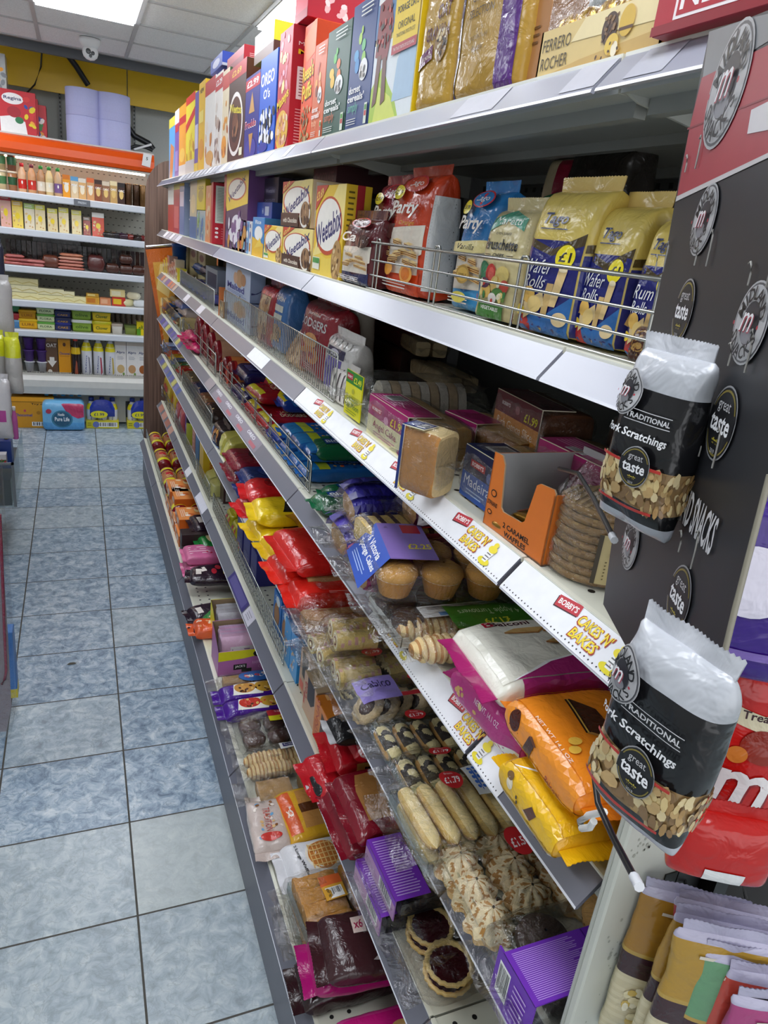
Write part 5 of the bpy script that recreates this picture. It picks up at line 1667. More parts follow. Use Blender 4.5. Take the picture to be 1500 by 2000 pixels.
wafer_bag(745,812,.21,'c8401c','d8481c','Party','orange red wafer bag with an orange slice printed on it','£2.19',.065,[('e',.25,.2,.13,.06,'f0a030'),('e',.75,.18,.16,.08,'f0a848'),('e',.75,.18,.11,.055,'e07818')],ND,sub='Orange',seed=4,d=.075)
wafer_bag(872,930,.185,'2a78b8','3a90c8','Party','blue vanilla wafer bag, behind the bruschette bag','£1.99',.085,[('p',[(0,.45),(1,.5),(1,.6),(0,.56)],'e0d090'),('t','Vanilla',.5,.53,.05,'2a2a30',{'w':.5,'sh':.3}),('e',.55,.3,.2,.08,'b08a40'),('e',.55,.3,.16,.06,'d0a850'),('t','VANILLA',.55,.3,.02,'4a3410',{'w':.26}),('e',.5,.1,.25,.05,'e8d858')],seed=5,d=.08)
rr=random.Random(31)
stand_bag(K,916,992,.158,'cbbd8c',[('p',[(.12,.80),(.5,.9),(.92,.82),(.92,.93),(.5,1),(.12,.92)],'4a9478'),('t','Maretti',.52,.905,.07,'eef2ea',{'w':.6,'sh':.15}),('t','OVEN BAKED',.5,.79,.022,'3c3a30',{'w':.34}),('t','Bruschette',.5,.69,.10,'1e1e1e',{'b':1,'w':.76}),('t','CHIPS',.5,.59,.035,'1e1e1e',{'b':1,'w':.26}),('r',.16,.59,.32,.596,'1e1e1e'),('r',.68,.59,.84,.596,'1e1e1e'),('e',.2,.43,.17,.10,'1f6a44'),('e',.2,.43,.15,.085,'2a7a50'),('e',.42,.42,.13,.09,'b82c24'),('e',.44,.42,.08,.06,'d8584a'),('e',.7,.42,.15,.08,'d8c070'),('e',.58,.33,.12,.08,'dcb868'),('e',.78,.32,.1,.06,'c84a38'),('e',.36,.26,.13,.07,'d8b058'),('e',.66,.24,.14,.06,'4a7a34'),('e',.3,.33,.14,.05,'5a2c50'),('e',.55,.2,.1,.05,'e8e0d8'),('r',.22,.02,.84,.15,'3f7a2c'),('t','VEGETABLES',.52,.1,.035,'eef0e4',{'b':1,'w':.44}),('s',.1,.16,.9,.45,16,.05,['3a7a3c','c83a2c','e0c878','6a8a3c','e8e0c0'])],'cream bruschette chips bag printed with vegetables, behind the guard','snack bag',d=.07,dx=.06,side_dc=[('r',0,0,1,.95,'c4b88e'),('l',.05,.02,.95,.9,30,'5c5640')],amp=.004)
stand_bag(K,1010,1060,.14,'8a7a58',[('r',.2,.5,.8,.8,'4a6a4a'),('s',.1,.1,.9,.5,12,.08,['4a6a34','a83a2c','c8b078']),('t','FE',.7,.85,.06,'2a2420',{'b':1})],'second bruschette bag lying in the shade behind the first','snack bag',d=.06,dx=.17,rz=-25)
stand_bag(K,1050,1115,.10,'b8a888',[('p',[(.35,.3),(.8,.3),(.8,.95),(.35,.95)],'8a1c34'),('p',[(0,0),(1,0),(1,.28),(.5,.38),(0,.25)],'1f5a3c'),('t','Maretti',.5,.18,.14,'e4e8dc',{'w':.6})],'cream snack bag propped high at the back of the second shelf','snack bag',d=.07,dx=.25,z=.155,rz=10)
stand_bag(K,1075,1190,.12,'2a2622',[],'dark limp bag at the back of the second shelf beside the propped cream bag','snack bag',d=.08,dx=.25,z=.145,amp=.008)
def tago(px0,px1,h,dx,lab,rz=0,ry=0,name='Wafer Rolls',seed=1,bot='2a7ab8',d=.08):
 it=[('p',[(0,0),(1,0),(1,.66),(0,.66)],'1c1f6e'),('p',[(0,.62),(.5,.55),(1,.64),(1,.72),(.5,.60),(0,.68)],'4a3c20'),('p',[(0,.2),(.5,.1),(1,.3),(1,0),(0,0)],'2a6ab0'),('p',[(0,.0),(.35,.0),(.2,.15),(0,.2)],'c82c28'),('t','Tago',.42,.80,.10,'1c2a5a',{'b':1,'w':.40,'sh':.35}),('r',.2,.735,.65,.742,'3a4a80'),('e',.74,.55,.16,.085,'f2e020'),('t','£1',.74,.55,.07,'20201c',{'b':1,'w':.2}),('t',name.split()[0],.33,.47,.10,'f2f2f6',{'b':0,'w':.5,'sh':.35}),('t',name.split()[-1],.30,.36,.09,'f2f2f6',{'w':.4,'sh':.35}),('p',[(.62,.2),(.74,.2),(.84,.46),(.70,.47)],'e8c88c'),('p',[(.5,.14),(.62,.14),(.66,.36),(.55,.36)],'dcb878'),('e',.77,.465,.07,.02,'f4e4bc'),('p',[(.2,.08),(.55,.2),(.5,.3),(.18,.2)],'e8cc94'),('e',.25,.26,.12,.06,'f0c060'),('e',.38,.2,.12,.06,'f4d488'),('e',.12,.14,.09,.04,'f2d030'),('e',.85,.12,.12,.05,'e8d0a0')]
 sd=[('p',[(0,0),(1,0),(1,.66),(0,.62)],'1c2370'),('p',[(0,.64),(1,.68),(1,.76),(0,.70)],'4a3c20'),('p',[(.1,.2),(.35,.15),(.6,.6),(.4,.65)],'e0b878'),('e',.5,.55,.16,.05,'e8c880'),('e',.7,.5,.18,.05,'e8cc48'),('e',.6,.44,.14,.04,'f0dc60'),('p',[(.4,0),(1,0),(1,.4),(.6,.3)],'2a78b8'),('t',name,.62,.22,.18,'e8f0f8',{'w':.6,'r':62,'sh':.3})]
 return stand_bag(K,px0,px1,h,'d8bf62',it,lab,'wafer roll bag','blue and cream wafer roll bags',d=d,dx=dx,rz=rz,ry=ry,side_dc=sd,fin='d8bc70',seed=seed,amp=.003,n=6)
tago(1003,1098,.180,.06,'blue and cream wafer rolls bag with a yellow £1 disc, leftmost of the three',rz=4,seed=1)
tago(1112,1190,.165,.075,'blue and cream wafer rolls bag in the middle, its £1 disc half hidden',seed=2)
tago(1205,1280,.155,.07,'blue wafer rolls bag mostly hidden by the black snack card',seed=3,name='Rum Rolls')
stand_bag(K,1215,1262,.05,'4a2418',[('e',.5,.6,.3,.3,'b08848'),('e',.5,.6,.26,.26,'4a2418'),('s',.2,.2,.8,.9,20,.05,['b08848','6a3a20'])],'small brown cocoa printed bag low behind the guard at the right','snack bag',d=.04,dx=.055)
# ------------------------------------------------------------------ cake and biscuit packs
def rbox(mb,L,W,Hh,col,mat='cake',n=7,p=16,amp=.002,top=None,seed=0,nu=20,nv=32):
 lf=Loft(L,W,Hh,'x',n=n,p=p,ea=.96,eb=.9,noise_amp=amp,seed=seed,nscale=40)
 lf.skin(mb,col,mat,nu,nv,(lambda u,v:top if .14<v<.36 else col)if top else None)
 return lf
_I={}
def item_mesh(kind):
 if kind in _I:
  return _I[kind]
 mb=MB()
 if kind=='finger':
  def f(u,v):
   t=2*u-1
   k=max(0,1-abs(t)**6)**.5
   ph=2*math.pi*v
   return(t*.062,.0145*k*math.cos(ph),.0125+.0125*k*math.sin(ph))
  mb.grid(f,16,16,'e2c27a','cake',wrapv=True,colfn=lambda u,v:'eed698' if .12<v<.38 else('c89a50' if v>.5 else 'dcb868'))
 elif kind=='cream_finger':
  def f(u,v):
   t=2*u-1
   k=max(0,1-abs(t)**6)**.5
   ph=2*math.pi*v
   return(t*.045,.0165*k*math.cos(ph),.012+.012*k*math.sin(ph))
  rr=random.Random(5)
  mb.grid(f,34,36,'d8b068','cake',wrapv=True,colfn=lambda u,v:'241812' if(.08<v<.44 and noise.noise(Vector((u*4.2,v*5,7)))>-.04)else('e8d8a0' if .1<v<.42 else 'c89850'))
 elif kind=='macaroon':
  def f(u,v):
   z_=u
   r=.034*math.cos(u*1.35)**.8*(1+.10*math.sin(9*2*math.pi*v+5*u))if u<1 else .002
   return(r*math.cos(2*math.pi*v),r*math.sin(2*math.pi*v),.036*z_)
  mb.grid(lambda u,v:tuple(Vector(f(u,v))*(1+.10*noise.noise(Vector(f(u,v))*90))),16,60,'f0d8a0','cake',wrapv=True,flip=True,colfn=lambda u,v:'c08a44' if math.sin(8*2*math.pi*v+6*u)+2.2*noise.noise(Vector((u*9,math.cos(6.28*v)*4,math.sin(6.28*v)*4)))>.95 else('f2dfb4' if u>.2 else 'dab478'))
 elif kind=='tart':
  mb.lathe([(.030,0,'c89850'),(.042,.016,'dcb468'),(.0425,.021,'e8c880'),(.037,.0215,'e8c880'),(.033,.016,'3a0c12')],'d8b068','cake',44,flute=.035,nf=18,cap=False)
  mb.lathe([(.034,.0165),(.001,.0175)],'3c0a12','jam',24,cap=False)
 elif kind=='muffin' or kind=='choc_muffin' or kind=='victoria':
  a,b={'muffin':('b8884c','c89a58'),'choc_muffin':('2c1d18','3a2820'),'victoria':('c88a3c','d8a050')}[kind]
  mb.lathe([(.024,0,a),(.033,.030,a),(.0335,.031,a)],a,'paper' if kind=='victoria' else 'cake',72,flute=.03,nf=24,cap=False)
  if kind=='victoria':
   mb.lathe([(.033,.030,'f0e8dc'),(.0345,.034,'f0e8dc'),(.033,.037,'a02030')],'f0e8dc','cake',32,cap=False)
  mb.lathe([(.0335,.031),(.036,.038),(.033,.047),(.022,.054),(.002,.057)],b,'cake',32,cap=False)
 elif kind=='teacake':
  mb.lathe([(.026,0),(.033,.02),(.034,.028),(.028,.036),(.012,.04),(.001,.041)],'4a3028','film',60,flute=.02,nf=24,cap=False)
 elif kind=='cookie':
  def f(u,v):
   r=.034*u
   a=2*math.pi*v
   return(r*math.cos(a),r*math.sin(a),.010*(1-u**4)+.0016*noise.noise(Vector((r*60*math.cos(a),r*60*math.sin(a),3))))
  mb.grid(f,9,24,'d0a060','cake',wrapv=True,colfn=lambda u,v:'3a2418' if noise.noise(Vector((u*5*math.cos(6.28*v),u*5*math.sin(6.28*v),1)))>.22 else 'cfa064')
  mb.lathe([(.030,0),(.0342,.0035)],'b8884c','cake',24)
 elif kind=='jam_cookie':
  mb.lathe([(.032,0,'c8a878'),(.036,.006,'d8bc90'),(.030,.011,'e0c8a0'),(.018,.010,'3a1c18'),(.010,.009,'4a2018'),(.001,.009)],'d8b888','cake',40,flute=.04,nf=14,cap=False)
 elif kind=='marble':
  def f(u,v):
   r=.036*u
   a=2*math.pi*v
   return(r*math.cos(a)*1.15,r*math.sin(a),.011*(1-u**4))
  mb.grid(f,9,32,'d8c090','cake',wrapv=True,colfn=lambda u,v:'1e1614' if math.sin(u*9*math.cos(6.28*v)*1.6+1.5*math.sin(5*u))>.1 else 'dccb9c')
 elif kind=='swiss_roll':
  def f(u,v):
   a=2*math.pi*v
   return((u-.5)*.085,.021*math.cos(a)*(1+.02*math.sin(5*a)),.021+.021*math.sin(a))
  mb.grid(f,12,24,'e8d088','cake',wrapv=True,colfn=lambda u,v:('e8c878' if math.sin(u*40+v*12)>-.85 else 'e0a898'))
  for e in(0,1):
   x=(e-.5)*.085
   for i,(rr_,c)in enumerate(((.021,'e8d490'),(.017,'f4ecd0'),(.0135,'dcc07c'),(.010,'6a2038'),(.0065,'e8d490'),(.003,'f4ecd0'))):
    xx=x+(1 if e else-1)*(.0002+i*.0003)
    ring=[(xx,rr_*math.cos(q*.3927),.021+rr_*math.sin(q*.3927))for q in range(16)]
    mb.add(ring,[tuple(range(16))],c,'cake')
 elif kind=='waffle':
  mb.box(-.055,-.04,0,.055,.04,.012,'c88838','cake')
  for i in range(5):
   mb.box(-.055,-.04+i*.0185,.012,.055,-.034+i*.0185,.018,'d89a48','cake')
  for i in range(7):
   mb.box(-.055+i*.0175,-.04,.012,-.049+i*.0175,.04,.0175,'d89a48','cake')
 elif kind=='stroopwafel':
  def f(u,v):
   a=2*math.pi*v
   r=.054*(1+.012*math.sin(31*a)+.012*noise.noise(Vector((3*math.cos(a),3*math.sin(a),0))))
   z_=.009*u
   rr_=r*(1-.05*abs(2*u-1)**2)
   return(rr_*math.cos(a),rr_*math.sin(a),z_)
  mb.grid(f,4,72,'8c6c40','cake',wrapv=True,flip=True,colfn=lambda u,v:('7c5c34','8f6e40','a58450')[min(2,int(1.5+1.6*noise.noise(Vector((v*60,u*3,1)))))])
  for zz,fl in((.009,1),(0,0)):
   ring=[(.0505*math.cos(q*.1745),.0505*math.sin(q*.1745),zz)for q in range(36)]
   mb.add(ring,[tuple(range(36))if fl else tuple(range(36))[::-1]],'a58450','cake')
  for i in range(-5,6):
   hw=math.sqrt(max(0,.05**2-(i*.009)**2))
   mb.box(i*.009-.002,-hw,.009,i*.009+.002,hw,.0105,'b4925c','cake')
 elif kind=='sponge_slice':
  rbox(mb,.095,.036,.036,'d8a038',amp=.003,top='c88a2c',n=5)
 elif kind=='pastry':
  rbox(mb,.13,.10,.030,'b8905c',amp=.005,top='a87c48',n=5,seed=3)
  for i in range(5):
   mb.box(-.055,-.044,.006+i*.005,.055,.044,.0072+i*.005,'d8b880','cake')
 elif kind=='turnover':
  def f(u,v):
   t=2*u-1
   k=max(0,1-abs(t)**4)**.5
   ph=2*math.pi*v
   q=1+.1*math.sin(u*60)
   return(t*.07,.026*k*math.cos(ph)*q,.02+.02*k*math.sin(ph)*q)
  mb.grid(f,40,18,'d8b47c','cake',wrapv=True,colfn=lambda u,v:'e4c890' if int(u*40)%3 else 'b8844c')
 elif kind=='flapjack':
  rbox(mb,.09,.045,.03,'9a7048',amp=.003,top='b08a58',n=5)
 me=mb.mesh(kind)
 _I[kind]=me
 return me
def clear_pack(cat,L,W,Hh,items,loc,rz=0,rx=0,ry=0,label_dc=None,lv=(.125,.375),lu=(.3,.75),side_dc=None,label=None,group=None,tray=None,fins=(0,1),wrap_amp=.006,name=None,seed=1,lmat='card',inner=None,wn=3.2,part=None,slack=1.0,band=None):
 """long axis into the shelf. items: (kind, x, y, z, rz, rx)"""
 t=empty(name or cat.replace(' ','_'),loc,rz,rx,ry)
 for it in items:
  kind,x,y,z_=it[:4]
  ob(part or{'finger':'sponge_finger','cream_finger':'cream_finger','choc_muffin':'muffin','victoria':'sponge_cake','marble':'biscuit','jam_cookie':'biscuit'}.get(kind,kind),item_mesh(kind),t,(x,y,z_),it[4]if len(it)>4 else 0,it[5]if len(it)>5 else 0,it[6]if len(it)>6 else 0)
 if inner:
  inner(t)
 if tray:
  mb=MB()
  c,th,tm=tray
  a,b=L/2*.93,W/2*.95
  mb.box(-a,-b,.001,a,b,.003,c,tm)
  for bx in((-a,-b,.003,a,-b+.0015,th),(-a,b-.0015,.003,a,b,th),(-a,-b,.003,-a+.0015,b,th),(a-.0015,-b,.003,a,b,th)):
   mb.box(*bx,c,tm)
  mb.build('tray',t)
 lf=Loft(L*1.02,W*1.02,Hh*1.04,'x',n=wn,p=7,ea=.9,eb=.1,noise_amp=wrap_amp,seed=seed,nscale=30)
 mb=MB()
 lf.skin(mb,'ffffff','clear',30,40)
 for e in fins:
  lf.fin(mb,'ffffff','clear',(e,),.035 if e==0 else .02,16,.007)
# creased ridges near the mouth of the wrapper
 rr=random.Random(seed)
 for i in range(7):
  u=rr.uniform(.0,.22)
  v=rr.uniform(.05,.45)
  p0=lf.pos(u,v,.002)
  p1=lf.pos(min(1,u+rr.uniform(.1,.3)),v+rr.uniform(-.05,.05),.003)
  p2=lf.pos(min(1,u+.1),v+rr.uniform(-.06,.06),.007)
  mb.add([p0,p1,p2],[(0,1,2)],'ffffff','clear')
 mb.build('wrapper',t)
 if label_dc:
  mb=MB()
  lf.print(mb,label_dc,lv[0],lv[1],lu[0],lu[1],lmat,.012,lift=.0015)
  if side_dc:
   lf.print(mb,side_dc,-.12,.12,lu[0],lu[1],lmat,.012,lift=.0015)
  mb.build('label',t)
 return tag(t,label,cat,group)
def span(k,px0,px1,dx=.04,z=0):
 zz=ZT[k]+z+.001
 Y0,Y1=yk(k,px0,dx,zz),yk(k,px1,dx,zz)
 return(Y0+Y1)/2,Y0-Y1,zz
def flow(k,px0,px1,L,h,col,dc=None,label='',cat='biscuit pack',group=None,dx=.03,z=0,rz=0,side=None,end=None,n=3.5,amp=.0025,mat='film',fins=(0,1),along=False,fin_col=None,seed=None,rx=0,ry=0,W=None,name=None,finl=.014,Y=None,colfn=None,p=7,flipx=False):
 """lying flow pack; along=False: long axis into the shelf, along=True: long side faces the aisle"""
 Yc,w,zz=span(k,px0,px1,dx,z)
 if Y is not None:
  Yc=Y
 t=empty(name or cat.replace(' ','_'))
 if along:
  Lx,Wy=w,L
  rz0=-90
  t.location=(fxk(k)+dx+L/2,Yc,zz)
 else:
  Lx,Wy=L,(W or w)
  rz0=0
  t.location=(fxk(k)+dx+L/2,Yc,zz)
 t.rotation_euler=(math.radians(rx),math.radians(ry),math.radians(rz0+rz))
 lf=Loft(Lx,Wy,h,'x',n=n,p=p,ea=.94,eb=.1,noise_amp=amp,seed=seed if seed is not None else px0+z*100)
 mb=MB()
 lf.skin(mb,col,mat,32,44,colfn)
 if dc:
  lf.print(mb,dc,.125,.375,.03,.97,mat,.012,flipx=flipx)
 if side:
  lf.print(mb,side,-.12,.12,.03,.97,mat,.012)
 mb.build('film_wrap',t)
 for e in fins:
  mb=MB()
  lf.fin(mb,fin_col or col,mat,(e,),min(finl,.024),20,.003)
  mb.build('crimped_end',t)
 return tag(t,label,cat,group)
def tubepack(k,px0,px1,L,col,bands,label,cat='biscuit tube',group=None,dx=.03,z=0,rz=0,end=None,r=None,dc=None,name=None):
 """round pack lying with its axis into the shelf; bands: (u0,u1,col)"""
 Yc,w,zz=span(k,px0,px1,dx,z)
 r=r or w/2
 def cf(u,v):
  for a,b,c in bands:
   if a<=u<=b:
    return c
  return col
 t=empty(name or cat.replace(' ','_'),(fxk(k)+dx+(L/2 if abs(rz)<45 else r),Yc,zz),rz)
 lf=Loft(L,2*r,2*r,'x',n=2.1,p=14,ea=.6,eb=.55,noise_amp=.0012,seed=px0)
 mb=MB()
 lf.skin(mb,col,'film',40,28,cf)
 if dc:
  lf.print(mb,dc,.1,.4,.03,.97,'film',.01)
 mb.build('film_wrap',t)
 mb=MB()
 ring=[(-L/2-.003+.002*(q%2),r*.66*math.cos(q*.3142),r+r*.66*math.sin(q*.3142))for q in range(20)]
 mb.add(ring+[(-L/2+.002,0,r)],[(q,(q+1)%20,20)for q in range(20)],end or col,'film')
 mb.build('folded_end',t)
 return tag(t,label,cat,group)
# ------------------------------------------------------------------ third shelf
K=2
rr=random.Random(77)
for i in range(7):
 px=318+i*4.2
 c=rr.choice(['c8b8a0','b08878','d8c838','c86a50','7a6aa8','c8c8d8'])
 box_item(K,px,px+3.6,.07+.02*(i%3),c,{'front':[('s',.1,.1,.9,.9,8,.2,['e8d838','f0e8e0','5a4a8a','c85a40'])]},c,'tiny multicoloured snack sachet on the third shelf, %s from the far end'%ORD[i],cat='snack sachet',group='tiny sachets at the far end',d=.05,mat='film',dx=.05)
t=MB()
t.lathe([(.045,0),(.05,.16),(.052,.16),(.052,.175),(.04,.18)],'2a5ab0','plastic',20)
tag(t.build('blue_tub',None,(XS+.14,yk(K,352,.14,ZT[K]+.08),ZT[K]+.001)),'shiny blue lidded tub behind the sachets under the second shelf','tub')
for i,(a,b)in enumerate(((356,366),(370,384),(386,400))):
 box_item(K,a,b,.21-.01*i,'b8a878',{'front':[('r',.1,.55,.9,.9,'cfc298'),('e',.5,.72,.3,.1,'8a4a3c'),('r',.1,.08,.9,.45,'c4b688')]},'a89868','beige cracker box standing at the back of the third shelf, %s from the far end'%ORD[i],cat='cracker box',group='beige cracker boxes',d=.06,dx=.17)
for i,px in enumerate((357,370,384,397)):
 flow(K,px,px+12,.12,.045,['4a4a8a','3a5a9a','2a3a7a','5a5aa0'][i],[('s',.1,.1,.9,.9,8,.08,['d8d038','c8c8e0','e8e0d8'])],'small blue and yellow packet behind the fine wire guard, %s from the left'%ORD[i],group='blue and yellow packets',dx=.055)
for i,px in enumerate((376,388,398)):
 flow(K,px,px+14,.12,.06,['2a5a9a','1a2050','20244a'][i],[('e',.3,.5,.1,.2,['b8402c','4a70b0','6a3a8a'][i])],'glossy dark blue bag lying at the back behind the packets, %s one'%ORD[i],group='dark blue bags',dx=.15,z=.05,amp=.006)
box_item(K,401,423,.135,'9298a0',{'front':[('r',.15,.4,.95,.85,'1c2048')]},'8a909a','grey carton with a navy panel behind the card divider',cat='carton',d=.1,dx=.11)
box_item(K,428,436,.06,'8a6a48',{'front':[('s',.1,.1,.9,.9,9,.2,['c8a878','5a3c28'])]},'7a5c3c','small brown biscuit packet at the left end of the tall wire guard',cat='biscuit packet',d=.06,mat='film')
PB='pale blue shortbread boxes'
for r_i in range(4):
 lab=ORD[r_i]
 for lv in(0,1):
  if lv==0 and r_i>1:
   continue
  box_item(K,440+r_i*2,487+r_i*1,.098,'ccd6ec',{'front':[('e',.6,.62,.14,.3,'d8a878'),('e',.44,.6,.08,.2,'e8b890'),('t','Malted',.45,.28,.22,'3a3c9c',{'b':1,'w':.7}),('e',.75,.62,.1,.2,'c89060'),('l',.1,.04,.9,.14,2,'6a78b0')],'right':[('p',[(.1,.25),(.9,.42),(.9,.5),(.5,.3),(.1,.32)],'2a3468')]},'8a9ab8','pale blue biscuit box, %s row, %s in the stack'%(lab,'upper' if lv else 'lower'),cat='biscuit box',group=PB,d=.05,dx=.055+r_i*.053,z=lv*.1)
# cookie bags leaning behind the guard
stand_bag(K,497,524,.185,'9a2024',[('p',[(.2,.3),(.8,.35),(.85,.85),(.3,.85)],'d8b890'),('s',.2,.1,.8,.8,22,.11,['b88858','6a3c24','e0c090']),('r',0,.86,1,1,'b82830')],'red cookie bag with a clear window behind the tall wire guard','cookie bag','cookie bags behind the tall wire guard',d=.09,dx=.06,side_dc=[('p',[(0,0),(1,0),(1,.5),(0,.8)],'a82428'),('s',.1,.1,.9,.5,10,.12,['c89868','e0b888'])])
stand_bag(K,527,548,.20,'3f6ea8',[('t','OVEN',.5,.82,.07,'e8e4d8',{'b':1,'w':.7}),('r',.15,.62,.85,.72,'d8d8c8'),('r',.15,.5,.85,.58,'d8d8c8'),('e',.5,.3,.4,.12,'b88850'),('s',.15,.18,.85,.4,12,.1,['d8b078','6a4428'])],'blue cookie bag beside the red windowed one','cookie bag','cookie bags behind the tall wire guard',d=.09,dx=.07)
stand_bag(K,546,580,.16,'b89468',[('s',.05,.05,.95,.95,50,.10,['c8a070','8a6844','dcb888','a07c50'])],'pale brown oat cookie bag leaning back between the blue and dark red bags','cookie bag','cookie bags behind the tall wire guard',d=.12,dx=.06,ry=0,rx=-28,amp=.006)
stand_bag(K,572,628,.19,'8c1a26',[('t','Jammie',.5,.86,.06,'d8ccc8',{'b':1,'w':.4}),('t','DODGERS',.5,.73,.13,'cfcac8',{'b':1,'w':.86}),('e',.3,.4,.2,.12,'d88848'),('e',.3,.4,.08,.05,'b02028'),('e',.55,.5,.2,.1,'e0a060'),('e',.62,.3,.2,.12,'c87840'),('e',.62,.3,.08,.05,'a01820'),('l',.1,.06,.6,.16,3,'c8a8a8')],'dark red jam biscuit bag with grey lettering behind the tall wire guard','biscuit bag',d=.11,dx=.07,amp=.005,n=3.5)
stand_bag(K,610,665,.23,'b8b0a4',[('p',[(.1,.42),(.95,.5),(.95,.72),(.1,.68)],'e8e6e0'),('t',"HERSHEY'S",.52,.60,.12,'1c1c20',{'b':1,'w':.82}),('t','COOKIES N CREME',.52,.47,.05,'6a98b8',{'b':1,'w':.7}),('s',.1,.1,.9,.4,30,.07,['6a625c','d8d4cc','3a3430']),('p',[(0,.75),(1,.75),(.9,1),(.1,1)],'9a9488')],"silvery cookie bag with black lettering standing behind the meringue pack",'cookie bag',d=.09,dx=.13,amp=.006,mat='film')
stand_bag(K,620,668,.14,'d8d4d0',[('r',.25,.1,.8,.66,'6a5aa8'),('r',.2,.68,.85,.84,'2c2850'),('e',.5,.76,.15,.06,'d8d4e0'),('s',.3,.15,.75,.6,14,.05,['8a7ac0','4a3a88'])]+[('e',.08+.2*(i%5),.93-.0*i,.09,.05,'e8e4de')for i in range(5)],'clear meringue pack with a purple label behind the end of the wire guard','meringue pack',d=.08,dx=.06,n=3.5)
for i in range(3):
 stand_bag(K,636+i*8,674+i*6,.085-.01*i,'e0dad4',[('p',[(.1+.2*j,0),(.14+.2*j,0),(.16+.2*j,1),(.12+.2*j,1)],'4a3c40')for j in range(5)],'white iced cake slice row, %s from the left of the lemon half moons'%ORD[2-i],'iced cake slices','iced cake slice rows',d=.05,dx=.05+.055*i,mat='paper',n=4)
# Lemon half moons and cake blocks
def half_moons(t):
 mb=MB()
 for i in range(9):
  x=-.085+i*.021
  vs=[]
  for s_ in(0,.018):
   for q in range(9):
    a=math.pi*q/8
    vs.append((x+s_,.038*math.cos(a),.004+.075*math.sin(a)**.8))
  mb.add(vs,[tuple(range(9))[::-1],tuple(range(9,18))]+[(q,q+1,q+10,q+9)for q in range(8)]+[(0,9,17,8)],['dcd4c8','c8b090'][i%2],'cake')
 mb.build('cake_slices',t)
Yc,w,zz=span(K,673,722,.05)
t=clear_pack('cake pack',.27,w,.088,[],(XS+.04+.135,Yc,zz),label='clear pack of iced lemon half moons with a green and yellow £2.49 label',inner=half_moons,tray=('e8e8e4',.02,'plastic'),seed=11)
mb=MB()
Wl=w*.62
mb.box(-.139,-Wl/2-.004,.004,-.1365,Wl/2-.004,.092,'e6e01c','card')
deco(mb,lambda x,y,o:(-.139-o,Wl/2-.004-x,.004+y),Wl,.088,[('r',0,.72,1,1,'2f8a30'),('r',.06,.8,.42,.94,'b82838'),('t',"BOBBY'S",.24,.87,.06,'f4ecec',{'b':1,'w':.3}),('t','£2.49',.72,.84,.14,'f0e830',{'b':1,'w':.46}),('e',.5,.58,.08,.06,'b8b818'),('t','Lemon',.5,.42,.13,'2a7a34',{'w':.7}),('t','Half Moon',.5,.26,.13,'2a7a34',{'w':.84}),('l',.15,.05,.85,.16,2,'8a9a18')])
mb.build('label',t)
for i,(dx,z_)in enumerate(((.20,.07),(.26,.02))):
 Yc,w,zz=span(K,700,760,.2)
 clear_pack('wafer log pack',.24,.08,.045,[],(XS+.30,Yc-.02-.14*i,ZT[K]+.10-.05*i),rz=80+8*i,label='clear wrapped pale wafer logs lying behind the angel cake, %s'%['upper pack','lower pack to the right'][i],group='wafer log packs',inner=lambda t:[(lambda m:(rbox(m,.21,.035,.035,'b8a078',amp=.001,top='c8b48c'),m.build('wafer_log',t,(0,(-1)**j*.02,.002))))(MB())for j in range(2)],seed=20+i)
def cake_block(cat,px0,px1,depth,h,ccol,ctop,items_front,items_top,label,dx=.03,z=0,rz=0,Yc=None,X=None,w=None,rx=0,group='wrapped loaf cakes',seed=3,cover=(.04,.72),zabs=None,tcover=None):
 """cake with its long side along the aisle, a card sleeve over front and top, clear wrap round it"""
 Y_,w_,zz=span(K,px0,px1,dx,z)if X is None else(Yc,w,zabs)
 if X is not None:
  t=empty(cat.replace(' ','_'),(X,Y_,zz),-90+rz,rx)
 else:
  t=empty(cat.replace(' ','_'),(XS+dx,Y_,zz),-90+rz,rx)
 ww=w_*.97
 mb=MB()
 lf=Loft(ww,depth,h,'x',n=7,p=20,ea=.97,eb=.95,noise_amp=.002,seed=seed,nscale=40)
 lf.skin(mb,ccol,'cake',22,44,lambda u,v:ctop if .14<v<.36 else ccol)
 o=mb.build('cake',t,(0,depth/2,0))
 mb=MB()
 c0,c1=cover
 x0,x1=-ww/2+c0*ww,-ww/2+c1*ww
 sw=x1-x0
 mb.box(x0,-.003,.002,x1,-.0015,h+.002,'f0ead0','card')
 deco(mb,lambda x,y,o:(x0+x,-.003-o,.002+y),sw,h,items_front)
 if tcover:
  x0,x1=-ww/2+tcover[0]*ww,-ww/2+tcover[1]*ww
  sw=x1-x0
 mb.box(x0,-.003,h+.0015,x1,depth*.62,h+.003,'f0ead0','card')
 deco(mb,lambda x,y,o:(x0+x,-.003+y,h+.003+o),sw,depth*.62,items_top)
 mb.build('card_sleeve',t)
 mb=MB()
 l2=Loft(ww*1.06,depth*1.12,h*1.08,'x',n=5,p=9,ea=.93,eb=.5,noise_amp=.005,seed=seed+9,nscale=30)
 l2.skin(mb,'ffffff','clear',26,40)
 l2.fin(mb,'ffffff','clear',(0,1),.02,12,.006)
 mb.build('wrapper',t,(0,depth/2,-.001))
 return tag(t,label,cat,group)
bobs=lambda x,y,w_,c='c03048':[('r',x-w_/2,y-.07,x+w_/2,y+.07,c),('t',"BOBBY'S",x,y,.08,'f6eeee',{'b':1,'w':w_*.8})]
pk,cr_='a8246a','e8e0b0'
